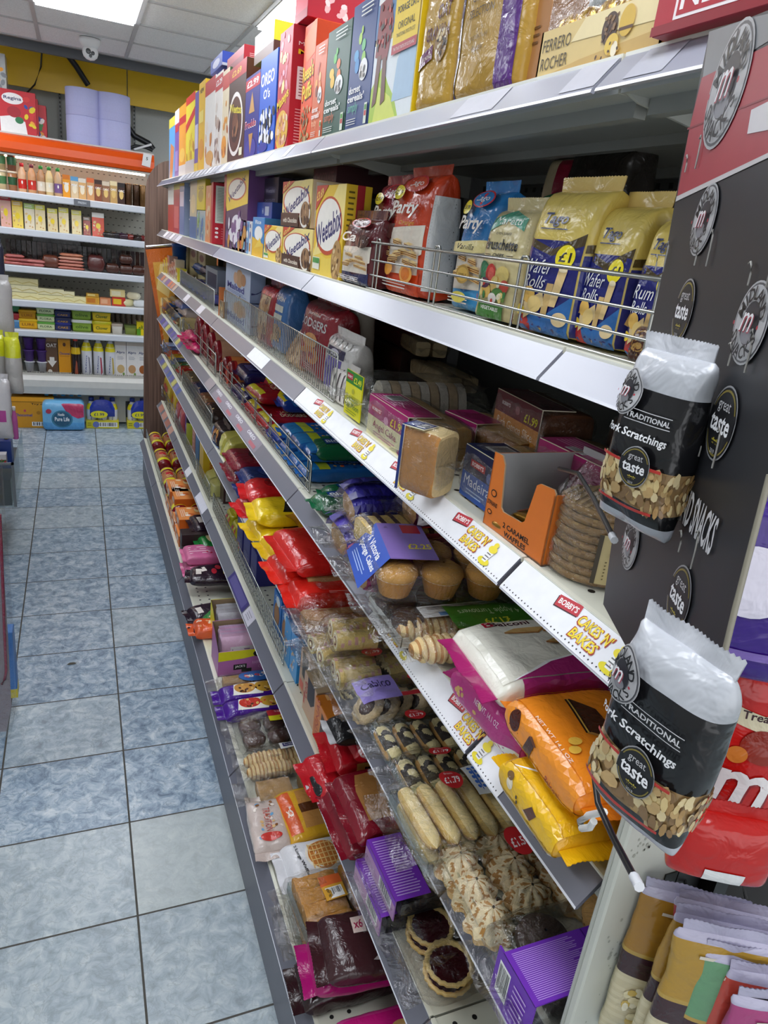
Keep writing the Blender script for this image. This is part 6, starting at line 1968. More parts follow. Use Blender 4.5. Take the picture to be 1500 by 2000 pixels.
cake_block('angel cake',717,812,.095,.072,'8a5c2c','a88450',[('r',0,0,1,.52,cr_),('r',0,.52,1,1,pk)]+bobs(.22,.72,.28)+[('e',.5,.6,.06,.1,'d890b8'),('t','£1.99',.78,.66,.2,'f0e020',{'b':1,'w':.34}),('t','Angel Cake',.48,.33,.22,'a02860',{'w':.62}),('l',.2,.08,.8,.2,2,'b87090'),('e',.9,.1,.05,.06,'a8246a')],[('r',0,0,1,1,pk),('l',.06,.05,.6,.95,8,'e0a0c4'),('b',.1,.3,.34,.9)],'angel cake with a pink and cream £1.99 sleeve at the shelf front',dx=.035,cover=(.0,.80),seed=31)
cake_block('angel cake',0,0,.095,.068,'8a6030','ad8a54',[('r',0,0,1,1,pk)],[('r',0,0,1,1,pk)],'angel cake lying just behind the front one, only its plain cake end showing',X=XS+.15,Yc=1.0,w=.20,zabs=ZT[K]+.002,rz=8,cover=(.02,.5),seed=32)
t=cake_block('genoa cake',0,0,.09,.078,'5a3018','6a3c20',[('r',0,0,1,.56,'d0882c'),('r',0,.56,1,1,'6a1c28')]+bobs(.25,.78,.24,'7a2030')+[('e',.52,.76,.05,.09,'a8606a'),('t','£1.99',.82,.70,.18,'e8e020',{'b':1,'w':.28}),('t','Rich Genoa Slice',.5,.38,.18,'f6ecd8',{'w':.8}),('l',.2,.1,.8,.22,2,'7a4410'),('e',.85,.1,.06,.06,'6a3c10')],[('r',0,0,1,1,'5a1824'),('l',.1,.1,.9,.9,6,'8a4450')],'Rich Genoa Slice cake with an orange and maroon sleeve, raised at the back',X=XS+.20,Yc=.965,w=.175,zabs=ZT[K]+.045,cover=(.04,.96),rz=-5,seed=33)
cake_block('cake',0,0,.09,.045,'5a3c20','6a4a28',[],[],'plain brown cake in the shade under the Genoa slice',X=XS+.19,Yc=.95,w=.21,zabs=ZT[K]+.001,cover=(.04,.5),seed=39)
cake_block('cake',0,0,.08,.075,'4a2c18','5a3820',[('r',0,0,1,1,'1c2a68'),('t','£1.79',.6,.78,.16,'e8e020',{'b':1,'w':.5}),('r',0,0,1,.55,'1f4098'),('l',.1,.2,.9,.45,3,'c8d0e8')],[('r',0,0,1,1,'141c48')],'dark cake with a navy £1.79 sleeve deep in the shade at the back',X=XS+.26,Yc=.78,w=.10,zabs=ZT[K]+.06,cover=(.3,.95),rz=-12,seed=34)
cake_block('angel cake',0,0,.10,.05,'6a4a24','8a7040',[('r',0,0,1,1,pk)],[('r',0,0,1,1,pk),('l',.06,.3,.9,.9,5,'e0a0c4'),('b',.3,.1,.55,.4)],'angel cake lying behind the orange waffle box, pink sleeve top in view',X=XS+.165,Yc=.69,w=.30,zabs=ZT[K]+.045,cover=(.0,.55),rz=2,seed=35)
# the toast-brown loaf hanging over the edge, end on
cake_block('loaf cake',0,0,.055,.095,'b07a3c','d8c08c',[('r',0,0,1,1,'1c3070')],[('r',0,0,1,1,'1c3070'),('l',.08,.1,.5,.9,6,'c8d0e8'),('b',.55,.1,.95,.8)],'golden madeira loaf jutting over the shelf edge with a navy label on top',X=XS-.022,Yc=.862,w=.062,zabs=ZT[K]+.004,cover=(-.03,.05),tcover=(-.03,.6),rz=30,seed=36)
cake_block('madeira cake',899,962,.10,.075,'b88848','d0a868',[('r',0,0,1,.5,'1c50a8'),('r',0,.5,1,1,'141c44')]+bobs(.45,.72,.45,'b02838')+[('t','Madeira',.5,.36,.2,'e8eef8',{'w':.8}),('l',.2,.08,.8,.22,2,'a8c0e8'),('e',.82,.62,.07,.1,'5a6aa0')],[('r',0,0,1,1,'141c44'),('b',.2,.3,.7,.9)],'madeira cake with a blue and navy sleeve between the loaf and the orange box',dx=.06,cover=(.0,.98),seed=37)
# dark red box at the back
p=on_x(700,690,XS+.27)
o=carton('cake_box',.34,.09,.085,'561a24',{'front':[('p',[(.05+.1*i,.3+.1*(i%2)),(.15+.1*i,.3+.1*((i+1)%2)),(.15+.1*i,.32+.1*((i+1)%2)),(.05+.1*i,.32+.1*(i%2))],'7a3038')for i in range(8)]},'4a161e',loc=(XS+.27,p.y-.17,ZT[K]+.10),rz=-90)
tag(o,'dark red box with wavy lines lying high at the back of the third shelf','cake box')
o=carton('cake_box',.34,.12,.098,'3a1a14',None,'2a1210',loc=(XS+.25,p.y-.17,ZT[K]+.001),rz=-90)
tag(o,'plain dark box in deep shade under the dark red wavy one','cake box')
# orange display box of caramel waffles
Y0,Y1=yk(K,945,.035),yk(K,1066,.045)
w_=Y0-Y1
t=tag(empty('display_box',(XS+.035,(Y0+Y1)/2,ZT[K]+.002),-88),'orange cut-open display box lettered 2 CARAMEL WAFFLES','display box')
mb=MB()
hb,dp,OR=.098,.145,'d8742a'
fz=[(-w_/2,0),(w_/2,0),(w_/2,.090),(w_/2-.004,.094),(w_/2-.03,.092),(w_/2-.036,.088),(w_/2-.046,.038),(w_/2-.052,.034),(-w_/2+.04,.032),(-w_/2+.034,.036),(-w_/2+.026,.09),(-w_/2+.018,.1),(-w_/2,.1)]
for y_,c_,fl in((0,OR,0),(.0022,'c4c4c4',1)):
 tri=[tuple(q)for q in tessellate_polygon([[Vector((a,b,0))for a,b in fz]])]
 mb.add([(a,y_,b)for a,b in fz],tri,c_,'card')
n=len(fz)
mb.add([(a,0,b)for a,b in fz]+[(a,.0022,b)for a,b in fz],[(i,(i+1)%n,n+(i+1)%n,n+i)for i in range(n)],'b89a78','card')
mb.box(w_/2-.002,0,0,w_/2,dp,.088,OR,'card',cols={'left':'b8b8b8'})
mb.box(-w_/2,0,0,-w_/2+.002,dp,hb,OR,'card',cols={'right':'b8b8b8'})
mb.box(-w_/2,dp-.002,0,w_/2,dp,hb+.008,'b4b4b4','card')
mb.box(-w_/2,0,0,w_/2,dp,.002,'b0a090','card')
deco(mb,lambda x,y,o:(-w_/2+x,-o,y),w_,.1,[('t','2 CARAMEL',.56,.17,.07,'1c1c1c',{'b':1,'w':.44}),('t','WAFFLES',.56,.07,.07,'1c1c1c',{'b':1,'w':.36}),('t','STPHANS',.11,.34,.06,'2a1c14',{'b':1,'w':.17}),('e',.11,.48,.05,.05,'2a1c14'),('e',.11,.48,.035,.035,OR),('e',.09,.22,.04,.035,'2a1c14'),('e',.09,.22,.028,.022,OR)])
deco(mb,lambda x,y,o:(w_/2+o,x,y),dp,.088,[('t','S',.34,.30,.46,'241810',{'b':1,'sh':.3}),('e',.42,.72,.12,.18,'241810'),('e',.42,.72,.085,.13,OR),('e',.5,.66,.06,.1,'241810'),('e',.72,.6,.1,.14,'241810'),('e',.72,.6,.07,.1,OR)])
mb.build('box',t)
for i,(x,y_,z_,r_)in enumerate(((-.01,.03,.004,8),(0,.045,.012,-6),(.005,.05,.022,12),(-.004,.075,.010,0),(.004,.08,.024,5))):
 m2=MB()
 lf=Loft(.085,.075,.012,'x',n=4,noise_amp=.002,seed=i)
 lf.skin(m2,'a87c30','foil',18,24)
 lf.print(m2,[('r',.1,.15,.9,.85,'5a4a1c'),('t','WAFFLES',.5,.6,.2,'d8c890',{'b':1,'w':.7}),('r',0,0,.08,1,'d0602a')],mat='foil',ds=.015)
 m2.build('waffle_sachet',t,(x,y_+.01,z_),r_)
# stack of stroopwafels in a clear bag
Yc=(yk(K,1078,.08)+yk(K,1190,.08))/2
t=tag(empty('waffle_stack',(XS+.098,Yc,ZT[K]+.002),0),'round stack of syrup waffles in a clear bag beside the orange box','waffle stack')
for i in range(9):
 ob('stroopwafel',item_mesh('stroopwafel'),t,(rr.uniform(-.0015,.0015),rr.uniform(-.0015,.0015),.001+i*.0098),rr.uniform(0,360))
mb=MB()
mb.grid(lambda u,v:((.058*(1 if u<.62 else 1-(u-.62)*2.0)+.003*noise.noise(Vector((math.cos(6.283*v)*3,math.sin(6.283*v)*3,u*4))))*math.cos(6.2832*v)-(.02*max(0,u-.62)*3),(.058*(1 if u<.62 else 1-(u-.62)*2.0)+.003*noise.noise(Vector((math.cos(6.283*v)*3,math.sin(6.283*v)*3,u*4+3))))*math.sin(6.2832*v),.0005+u*.148-.04*max(0,u-.62)),24,40,'ffffff','clear',wrapv=True,flip=True)
mb.build('clear_bag',t)
mb=MB()
mb.grid(lambda u,v:(.0592*math.cos(-2.3+1.35*u),.0592*math.sin(-2.3+1.35*u),.008+.058*v),12,4,'b8a878','card')
fnl=lambda x,y,o:((.0594+o)*math.cos(-2.3+1.35*x),(.0594+o)*math.sin(-2.3+1.35*x),.008+.058*y)
deco(mb,fnl,1,1,[('r',0,0,.06,1,'3a3020'),('e',.6,.78,.16,.2,'f0ece4'),('p',[(.5,.7),(.7,.7),(.66,.9),(.55,.9)],'c82c24'),('l',.14,.08,.9,.5,6,'6a5c38'),('e',.3,.62,.12,.06,'3a3020')],ds=.12)
mb.build('label',t)
# ------------------------------------------------------------------ fourth shelf
K=3
for i in range(8):
 px=317+i*4.3
 flow(K,px,px+4.2,.12,.05+.02*(i%2),['c87a2c','3a5a9a','d8b84a','2a2a30','c8a060','4a70a8','b8402c','e0c890'][i],[('s',.05,.1,.6,.9,7,.06,['f0e8d8','e8c030','3a3a70','c85030'])],'small mixed snack packet behind the smoky guard, %s from the end panel'%ORD[i],cat='snack packet',group='mixed packets behind the smoky guard',dx=.055)
for i,(px,z_,c)in enumerate(((330,.06,'28242a'),(340,.07,'6a7ab0'),(347,.05,'c8b8b0'))):
 flow(K,px,px+14,.14,.05,c,[('s',.1,.1,.8,.9,7,.05,['d8a040','f0ece8','3a3a3c'])],'dark printed bag heaped on the mixed packets, %s one'%ORD[i],cat='snack bag',group='dark bags heaped at the far end',dx=.09,z=z_,amp=.006)
for i,(px,z_)in enumerate(((354,0),(360,.035),(366,.0))):
 flow(K,px,px+12,.18,.045,'b8205a',[('e',.6,.5,.08,.2,'d8c8a0')],'crumpled magenta packet poking past the guard, %s'%['leftmost one','top one','rightmost one'][i],group='magenta packets',dx=.025,z=z_,amp=.008,finl=.03)
for i,(px,z_)in enumerate(((374,.0),(384,.0),(379,.045),(392,.045))):
 flow(K,px,px+11,.17,.045,'1c4a2c',[('r',.1,.2,.4,.8,'2c6a3c'),('r',.6,.3,.7,.7,'d8d030')],'dark green biscuit pack behind the horizontal-wire guard, %s'%['lower left','lower right','upper left','upper right'][i],group='dark green packs',dx=.07,z=z_)
for i,(a,b)in enumerate(((378,388),(389,399),(400,410),(411,421))):
 tubepack(K,a,b,.20,'a8202c',[(.0,.12,'8a1420'),(.12,.5,'c89878'),(.5,.6,'e0d0b8')],'red biscuit tube lying behind the wire guard, %s from the left'%ORD[i],group='red biscuit tubes on the fourth shelf',dx=.055,end='7a1018')
tubepack(K,404,421,.26,'b89078',[(.0,.08,'9a1424'),(.08,.6,'c8a890'),(.6,.7,'a01828')],'larger glossy tan and red biscuit tube lying on the red tubes',dx=.09,z=.05,end='8a1020')
for i,(a,b)in enumerate(((429,438),(439,449))):
 tubepack(K,a,b,.20,'b02a24',[(.0,.1,'7a1418'),(.15,.4,'e08848')],'orange red biscuit tube at the left of the long guard, %s'%['left one','right one'][i],group='orange red biscuit tubes',dx=.055,end='c84830')
for i,(a,b,z_,dx)in enumerate(((452,476,0,.055),(452,478,.055,.075),(460,490,.105,.12))):
 flow(K,a,b,.2,.05,'1e1a50',[('e',.4,.5,.1,.25,'c87830'),('r',.1,.2,.25,.6,'5a5a90'),('p',[(.5,.2),(.7,.3),(.6,.9),(.5,.7)],'d8903c')],'navy chocolate biscuit pack, %s of the stack behind the long guard'%['bottom','middle','top'][i],group='navy biscuit packs',dx=dx,z=z_,n=6)
JD=[('r',.0,0,.1,1,'d8c820'),('r',.28,.25,.75,.75,'b8202c'),('t','JAMMIE',.52,.62,.18,'f0e8b0',{'b':1,'w':.4}),('t','DODGERS',.52,.38,.22,'f4ecc0',{'b':1,'w':.46})]
for i,(a,b,z_,dx,rz)in enumerate(((478,497,0,.055,0),(498,519,0,.055,0),(480,502,.05,.06,4),(505,528,.05,.14,-5),(486,512,.095,.2,3))):
 flow(K,a,b,.19,.048,['a81a24','b01c26','a01822','a81c26','b8242c'][i],JD,'red and yellow jam biscuit pack behind the long guard, %s'%['bottom left','bottom right','upper left','upper right and set back','highest and furthest back'][i],group='red jam biscuit packs',dx=dx,z=z_,rz=rz,fin_col='d8c820' if i==2 else None)
for i,(a,b,z_,dx)in enumerate(((521,542,0,.055),(526,552,.05,.12),(530,558,.1,.17))):
 flow(K,a,b,.2,.048,'1a3c94',[('r',.0,0,.09,1,'e0c818'),('t','BOURBON',.5,.5,.3,'e8d86a',{'b':1,'w':.5}),('r',.88,0,1,1,'e0c818')],'blue biscuit pack with yellow ends behind the long guard, %s'%['lowest','middle','top and furthest back'][i],group='blue and yellow biscuit packs',dx=dx,z=z_,n=5)
MC=[('r',.0,.0,.16,1,'2a86c8'),('r',.16,0,.3,1,'c8d42c'),('s',.32,.05,.95,.95,44,.03,['c84838','d8c8b0','2a60b0','e0a848','1c4a90']),('t','Maryland',.6,.5,.2,'d8dce8',{'b':1,'w':.4})]
for i,(a,b,z_,dx,rz)in enumerate(((544,560,0,.055,0),(561,577,0,.05,0),(578,594,0,.05,0),(545,564,.042,.06,2),(564,584,.042,.06,-2),(585,603,.04,.07,0),(560,585,.084,.14,3))):
 flow(K,a,b,.22,.04,'2468b4',MC,'bright blue cookie pack with lime stripe, %s'%['bottom row, left','bottom row, middle','bottom row, right by the guard end','second layer, left','second layer, middle','second layer, right','top of the heap'][i],group='bright blue cookie packs',dx=dx,z=z_,rz=rz,n=5)
GR=[('r',.1,.3,.3,.75,'1c3c8c'),('t','BIG',.2,.52,.25,'d8e0e8',{'b':1,'w':.16}),('r',.8,0,.9,1,'2a7a40')]
for i,(a,b,z_,dx,rz)in enumerate(((604,624,0,.02,3),(600,622,.045,.09,-4),(612,634,.045,.12,6),(625,642,0,.06,0))):
 flow(K,a,b,.24,.045,'14603a',GR,'dark green biscuit pack beside the purple gingham rolls, %s'%['lower left at the shelf edge','upper left','upper right and set back','lower right'][i],group='dark green packs by the gingham rolls',dx=dx,z=z_,rz=rz)
def gingham(px0,px1,dx,z_,c1,c2,c3,label,rz=0,extra=None,L=.24,h=.07):
 Yc,w,zz=span(K,px0,px1,dx,z_)
 it=[('r',0,0,1,1,c1)]
 for i in range(10):
  it.append(('r',.1*i,0,.1*i+.05,1,c2))
 for i in range(5):
  for j in range(10):
   it.append(('r',.1*j,.2*i,.1*j+.05,.2*i+.1,c3))
   it.append(('r',.1*j+.05,.2*i,.1*j+.1,.2*i+.1,c2))
 def inner(t):
  m=MB()
  lf=Loft(L*.86,w*.86,h*.86,'x',n=2.4,p=16,ea=.97,eb=.9,noise_amp=.001)
  lf.skin(m,'b88a50','cake',16,26)
  m.build('swiss_roll',t)
 t=clear_pack('swiss roll pack',L,w*.95,h,[],(XS+dx+L/2,Yc,zz),rz=rz,label_dc=it+(extra or[]),lv=(-.1,.5),lu=(.04,.98),label=label,inner=inner,seed=int(px0),wn=2.4,group='gingham wrapped swiss rolls',wrap_amp=.004)
 return t
gingham(1.28,1.145,-.01,0,'5a4ab8','4434a0','34248c','purple gingham swiss roll at the shelf edge, lower one')
gingham(1.26,1.13,.0,.071,'2c2486','241c78','1a1264','purple gingham swiss roll stacked on the lower purple one',rz=-4)
gingham(1.125,1.035,.07,.112,'5a2440','481a34','38122a','dark pink swiss roll with a white strip, beside the upper purple one',extra=[('r',0,.1,1,.3,'e8e4e4'),('l',.02,.12,.9,.28,2,'4a4448')])
gingham(1.135,1.01,-.02,0,'c05a8c','a8447a','8c2c62','pink gingham swiss roll at the shelf edge under the striped cake')
def block_inner(L,w,h,c,top,stripes=None):
 def f(t):
  m=MB()
  lf=rbox(m,L,w,h,c,top=top,n=6)
  if stripes:
   for i in range(9):
    x=-L/2+(i+.5)*L/9
    m.box(x-.004,-w/2-.0015,h*.4,x+.004,w/2+.001,h+.0015,'3a1c14','cake')
  m.build('cake',t)
 return f
Yc,w,zz=span(K,1.135,1.035,-.01,.072)
t=clear_pack('striped cake pack',.25,w,.05,[],(XS-.01+.125,Yc,zz),inner=block_inner(.23,w*.9,.045,'e0c070','e0c070',1),label='cream cake with dark stripes in a maroon wavy card sleeve, on the pink gingham roll',seed=40,wn=5)
mb=MB()
for s_ in(-1,):
 mb.box(-.10,-w/2*1.0-.004,.003,.125,-w/2*1.0-.002,.042,'8c2a3c','card')
mb.box(-.02,-w*.45,.0505,.125,w*.3,.0525,'b8201c','card')
for j in range(3):
 for i in range(16):
  x=-.098+i*.0138
  mb.box(x,-w/2-.0045,.012+j*.011+.0025*math.sin(i*.8),x+.0138,-w/2-.004,.0132+j*.011+.0025*math.sin(i*.8),'c89858','card')
deco(mb,lambda x,y,o:(-.02+x,-w*.45+y,.0527+o),.14,w*.7,[('t','Sponge Roll',.5,.5,.3,'e8c8b8',{'w':.5})])
mb.build('card_sleeve',t)
# six victoria sponge cakes in a plastic tray
Yc=.955
t=clear_pack('sponge cake tray',.24,.165,.062,[('victoria',-.078+.077*i,(-.038,.038)[j],.004)for i in range(3)for j in range(2)],(XS+.09,Yc+.005,ZT[K]+.052),rz=-12,ry=0,label='clear tray of six jam sponge cakes with a blue label on top',seed=41,wn=6,wrap_amp=.002,fins=())
mb=MB()
mb.box(-.095,-.055,.072,-.015,.09,.0735,'8a70b8','card')
fa=lambda x,y,o:(-.095+x,-.055+y,.0736+o)
deco(mb,fa,.08,.145,[('r',.42,0,1,1,'8a74bc'),('r',.5,.7,.9,.95,'b83044'),('t','£2.25',.72,.32,.14,'e8d830',{'b':1,'r':0,'w':.5})])
mb.add([(-.095,-.055,.0735),(-.142,-.055,.018),(-.142,.09,.018),(-.095,.09,.0735),(-.045,-.055,.0677),(-.045,.09,.0677)],[(0,1,2,3),(4,0,3,5)][:1],'1c50b8','card')
nn=Vector((-.0555,0,.047)).normalized()
def fb(x,y,o):
 p=Vector((-.142,.09,.018)).lerp(Vector((-.142,-.055,.018)),x).lerp(Vector((-.095,.09,.0735)).lerp(Vector((-.095,-.055,.0735)),x),y)
 return p+nn*(o*-1 if False else o)
deco(mb,fb,1,1,[('t','6 Victoria',.5,.74,.19,'f4f6fa',{'b':1,'w':.62}),('t','Sponge Cakes',.5,.48,.2,'f4f6fa',{'b':1,'w':.86}),('l',.15,.12,.85,.32,3,'a8c0e8')])
mb.build('label',t)
Yc=.925
clear_pack('chocolate cake tray',.24,.15,.046,[('choc_muffin',-.078+.077*i,(-.036,.036)[j],-.012)for i in range(3)for j in range(2)],(XS+.10,Yc-.0,ZT[K]+.0015),rz=0,label='clear tray of dark chocolate cakes underneath the sponge cakes',seed=42,wn=6,tray=('d8d8d4',.02,'plastic'),wrap_amp=.003,label_dc=[('r',0,0,1,1,'d8d8d8'),('r',.2,.1,.8,.4,'5a8ac0'),('l',.1,.6,.9,.9,3,'5a5a60')],lv=(.14,.2),lu=(.2,.8))
Yc=.80
clear_pack('apple turnover pack',.26,.13,.05,[('turnover',-.075,.03,.002),('turnover',-.075,-.03,.002),('turnover',.075,.03,.002),('turnover',.075,-.03,.002)],(XS+.13,Yc+.035,ZT[K]+.002),rz=-4,label='clear pack of sugared Apple Turnovers with an upside down green label',seed=43,label_dc=[('r',0,0,1,1,'3f7a24'),('r',.0,.0,1,.0,'3f7a24'),('t','4 Apple Turnovers',.5,.62,.28,'cfe0b8',{'r':180,'w':.74}),('t','£1.79',.5,.2,.2,'e0d838',{'b':1,'r':180,'w':.3})],lv=(.2,.345),lu=(.25,.8))
def balconi(px0,px1,L,h,c1,c2,z_,dx,rz,label,wafer,rx=0,ry=0,seed=1,accent='ffffff',n=4.2,extra=None,side=None):
 dc=[('r',0,0,1,1,c1),('p',[(0,0),(1,0),(1,.5),(.6,.42),(.3,.2),(.16,0)],c2),('p',[(.15,0),(.31,.2),(.6,.43),(1,.51),(1,.53),(.6,.45),(.29,.22),(.13,0)],accent),('t','Balconi',.42,.86,.12,'8a1c34',{'b':1,'w':.34}),('r',.38,.765,.5,.772,'8a1c34')]+wafer+(extra or[])
 return flow(K,px0,px1,L,h,c1,dc,label,'wafer pack','long wafer packs on the fourth shelf',dx=dx,z=z_,rz=rz,along=True,seed=seed,n=n,amp=.003,rx=rx,ry=ry,side=side,fin_col=c2,finl=.02)
def wafer_pic(cx,cy,s_,top='d8a860',in1='a85030',side='c89450'):
 return[('p',[(cx-s_,cy),(cx-.4*s_,cy+.5*s_),(cx+s_,cy+.35*s_),(cx+.5*s_,cy-.25*s_)],top),('p',[(cx-s_,cy),(cx+.5*s_,cy-.25*s_),(cx+.5*s_,cy-.42*s_),(cx-s_,cy-.18*s_)],side),('p',[(cx-s_,cy-.06*s_),(cx+.5*s_,cy-.31*s_),(cx+.5*s_,cy-.36*s_),(cx-s_,cy-.11*s_)],in1),('p',[(cx+.5*s_,cy-.25*s_),(cx+s_,cy+.35*s_),(cx+s_,cy+.18*s_),(cx+.5*s_,cy-.42*s_)],'b88440')]
ch=lambda cx,cy,s_:wafer_pic(cx,cy,s_,'4a2818','d8b050','2c160e')
balconi(.735,.56,.105,.054,'c03c86','b02c78',0,.012,3,'magenta wafer pack underneath the white one',wafer_pic(.3,.62,.16)+[('s',.1,.6,.5,.9,8,.02,['d84838','e8cc90'])],seed=61,side=[('r',0,0,1,1,'b83480'),('p',[(.55,0),(1,.6),(1,0)],'e8e6da'),('s',.1,.3,.5,.8,8,.03,['e8cc90','d8a860']),('t','NET WT. 14.1 OZ',.55,.7,.16,'f0d8e8',{'w':.34})])
# white pack lies on it, long axis into the shelf
Yc,w,zz=span(K,880,962,.02,.060)
flow(K,880,968,.27,.055,'eceadc',[('r',0,0,1,1,'eceadc'),('p',[(.06,0),(1,0),(1,.34),(.6,.34),(.3,.22)],'b02c78'),('p',[(.05,0),(.07,0),(.31,.22),(.6,.34),(1,.34),(1,.36),(.6,.36),(.28,.23)],'ffffff'),('t','Balconi',.27,.90,.11,'4a1c28',{'b':1,'w':.24}),('t','B',.14,.90,.14,'b01c34',{'b':1})]+wafer_pic(.32,.72,.13,'d8b070','b05038','c89858')+wafer_pic(.55,.70,.13,'d8b070','b05038','c89858')+wafer_pic(.5,.50,.13,'d0a868','a84838','c09050'),'white and magenta wafer pack with wafer pictures, on top','wafer pack','long wafer packs on the fourth shelf',dx=.005,z=.056,rz=-4,seed=62,n=5,fin_col='b02870',finl=.022,amp=.004,Y=.665,W=.15,side=[('r',.1,0,1,1,'b02c78')])
balconi(.55,.425,.12,.05,'e0a818','e8b414',0,-.02,-2,'yellow wafer pack at the bottom right of the fourth shelf',ch(.62,.6,.12)+[('e',.3,.7,.05,.12,'e8dcc0'),('s',.2,.8,.4,.95,16,.006,['5a3a20'])],seed=63,side=[('r',0,0,1,1,'e8b818'),('r',0,0,1,.22,'eceadc'),('r',0,.22,1,.30,'b08a10'),('e',.22,.62,.05,.16,'e8dcc0'),('e',.20,.8,.05,.1,'7a5a34'),('p',[(.5,.45),(.6,.75),(.7,.7),(.62,.4)],'5a3424'),('p',[(.47,.42),(.5,.45),(.62,.4),(.58,.36)],'d8b480'),('e',.36,.5,.014,.05,'3a2416'),('e',.38,.4,.014,.05,'3a2416'),('t','Balconi',.8,.12,.14,'8a1c34',{'w':.2})])
balconi(.585,.42,.15,.055,'f08c20','f08c20',.052,-.005,-4,'orange chocolate wafer pack lying on the yellow one',ch(.42,.46,.27)+ch(.80,.56,.26),seed=64,accent='f08c20',extra=[('r',0,0,.03,1,'f6a040'),('e',.62,.2,.04,.06,'e8b848'),('e',.7,.14,.04,.06,'e8b848'),('p',[(.55,1),(.7,.8),(1,.72),(1,1)],'eceadc'),('p',[(.52,1),(.55,1),(.7,.8),(1,.72),(1,.70),(.69,.78)],'b86818'),('t','NET WT 14.1 OZ',.55,.02,.05,'f8e8d8',{'w':.5})],side=[('r',0,0,1,1,'f09428'),('r',0,0,1,.14,'eceadc'),('r',0,.14,1,.24,'c06a1c'),('e',.16,.62,.07,.26,'4a1c10'),('s',.1,.35,.24,.9,16,.008,['5a2414']),('p',[(.32,.25),(.38,.7),(.46,.6),(.42,.2)],'4a2818'),('p',[(.38,.7),(.41,.75),(.49,.65),(.46,.6)],'6a3c24'),('t','Balconi',.75,.3,.18,'8a1c34',{'w':.2,'sh':.3})])
# ------------------------------------------------------------------ fifth shelf
K=4
for i in range(7):
 px=317+i*4.8
 flow(K,px,px+5,.12,.05,['7a8aa8','4a6a9a','b8402c','c8a028','5a6a8a','3a6a3a','a83028'][i],[('s',.05,.1,.6,.9,6,.07,['e8e8f0','e8c030','b83030'])],'small bright packet at the far end of the fifth shelf, %s from the end panel'%ORD[i],cat='snack packet',group='bright packets on the fifth shelf',dx=.055)
for i,(a,b,c)in enumerate(((357,372,'6a5a40'),(370,386,'1a2450'),(384,400,'8a5a38'),(396,412,'3a2a24'))):
 flow(K,a,b,.16,.07,c,[('s',.05,.1,.8,.9,12,.05,['c8a868','e0c890','6a3c24','a83c28'])],'brown nut and biscuit bag behind the dark mesh guard, %s from the left'%ORD[i],cat='snack bag',group='bags behind the dark mesh guard',dx=.06,amp=.007)
for i,(a,b)in enumerate(((376,392),(392,408))):
 stand_bag(K,a,b,.12,['8a4a2c','7a4028'][i],[('s',.1,.1,.9,.9,20,.1,['d89048','3a2018','e0b070'])],'crumpled brown bag standing behind the mesh guard, %s one'%['left','right'][i],'snack bag','standing brown bags',d=.06,dx=.13,amp=.008)
stand_bag(K,411,424,.095,'2a1c20',[('r',.1,.3,.3,.8,'5a7ab0'),('s',.3,.2,.9,.8,12,.09,['b87838','d8a048','5a2418']),('t','DARK',.4,.2,.1,'d8d8e0',{'b':1,'w':.5}),('r',.0,.0,1,.1,'4a70b8')],'dark brown and blue nut bar pack standing by the mesh guard end','snack pack',d=.10,dx=.03)
for i,(a,b)in enumerate(((425,432),(433,441))):
 stand_bag(K,a,b,.10,'b8b050',[('p',[(.1,.1),(.8,.2),(.9,.9),(.2,.8)],'d8d078'),('s',.1,.1,.9,.9,8,.1,['c8c878','e8e4b0','9a9a48'])],'yellowish clear crumpled bag beside the nut bars, %s'%['left one','right one'][i],'snack bag','yellowish clear bags',d=.14,dx=.03,amp=.01,mat='film')
MD=[('e',.45,.5,.2,.3,'3a1018'),('t','CHOC',.45,.58,.2,'c89858',{'b':1,'w':.3}),('t','ROYALE',.45,.36,.14,'c89858',{'w':.3}),('e',.78,.5,.12,.25,'5a3020')]
for i,(a,b,z_,dx)in enumerate(((2.50,2.29,0,.01),(2.49,2.28,.045,.015))):
 flow(K,a,b,.24,.045,'7a1428',MD,'maroon digestive biscuit pack, %s of two'%['lower','upper'][i],group='maroon biscuit packs',dx=dx,z=z_,n=5,along=False,side=[('r',0,.0,1,.2,'e0c820'),('r',.85,0,1,1,'e0c820')])
for i,(a,b,z_,dx)in enumerate(((2.27,2.12,0,.012),(2.27,2.11,.046,.02))):
 flow(K,a,b,.22,.046,'1c2c66',[('t','TOP',.45,.55,.3,'a8a078',{'b':1,'w':.3}),('e',.45,.55,.24,.36,'24387c'),('t','TOP',.45,.55,.3,'c8c090',{'b':1,'w':.3})],'navy blue biscuit pack beside the maroon ones, %s of two'%['lower','upper'][i],group='navy biscuit packs by the maroon ones',dx=dx,z=z_,n=5,side=[('t','WIN',.5,.5,.5,'8a90a8',{'b':1,'w':.3})])
for i,(a,b,z_,dx,rz)in enumerate(((2.10,1.96,0,-.015,6),(2.12,1.97,.05,.0,-6),(1.97,1.90,.04,.03,5))):
 flow(K,a,b,.18,.055,'c81c20',[('e',.5,.5,.2,.25,'8a1014')],'crumpled bright red packet hanging over the shelf lip, %s'%['lower left','upper left','right one'][i],group='crumpled red packets',dx=dx,z=z_,rz=rz,amp=.012,finl=.035,p=4)
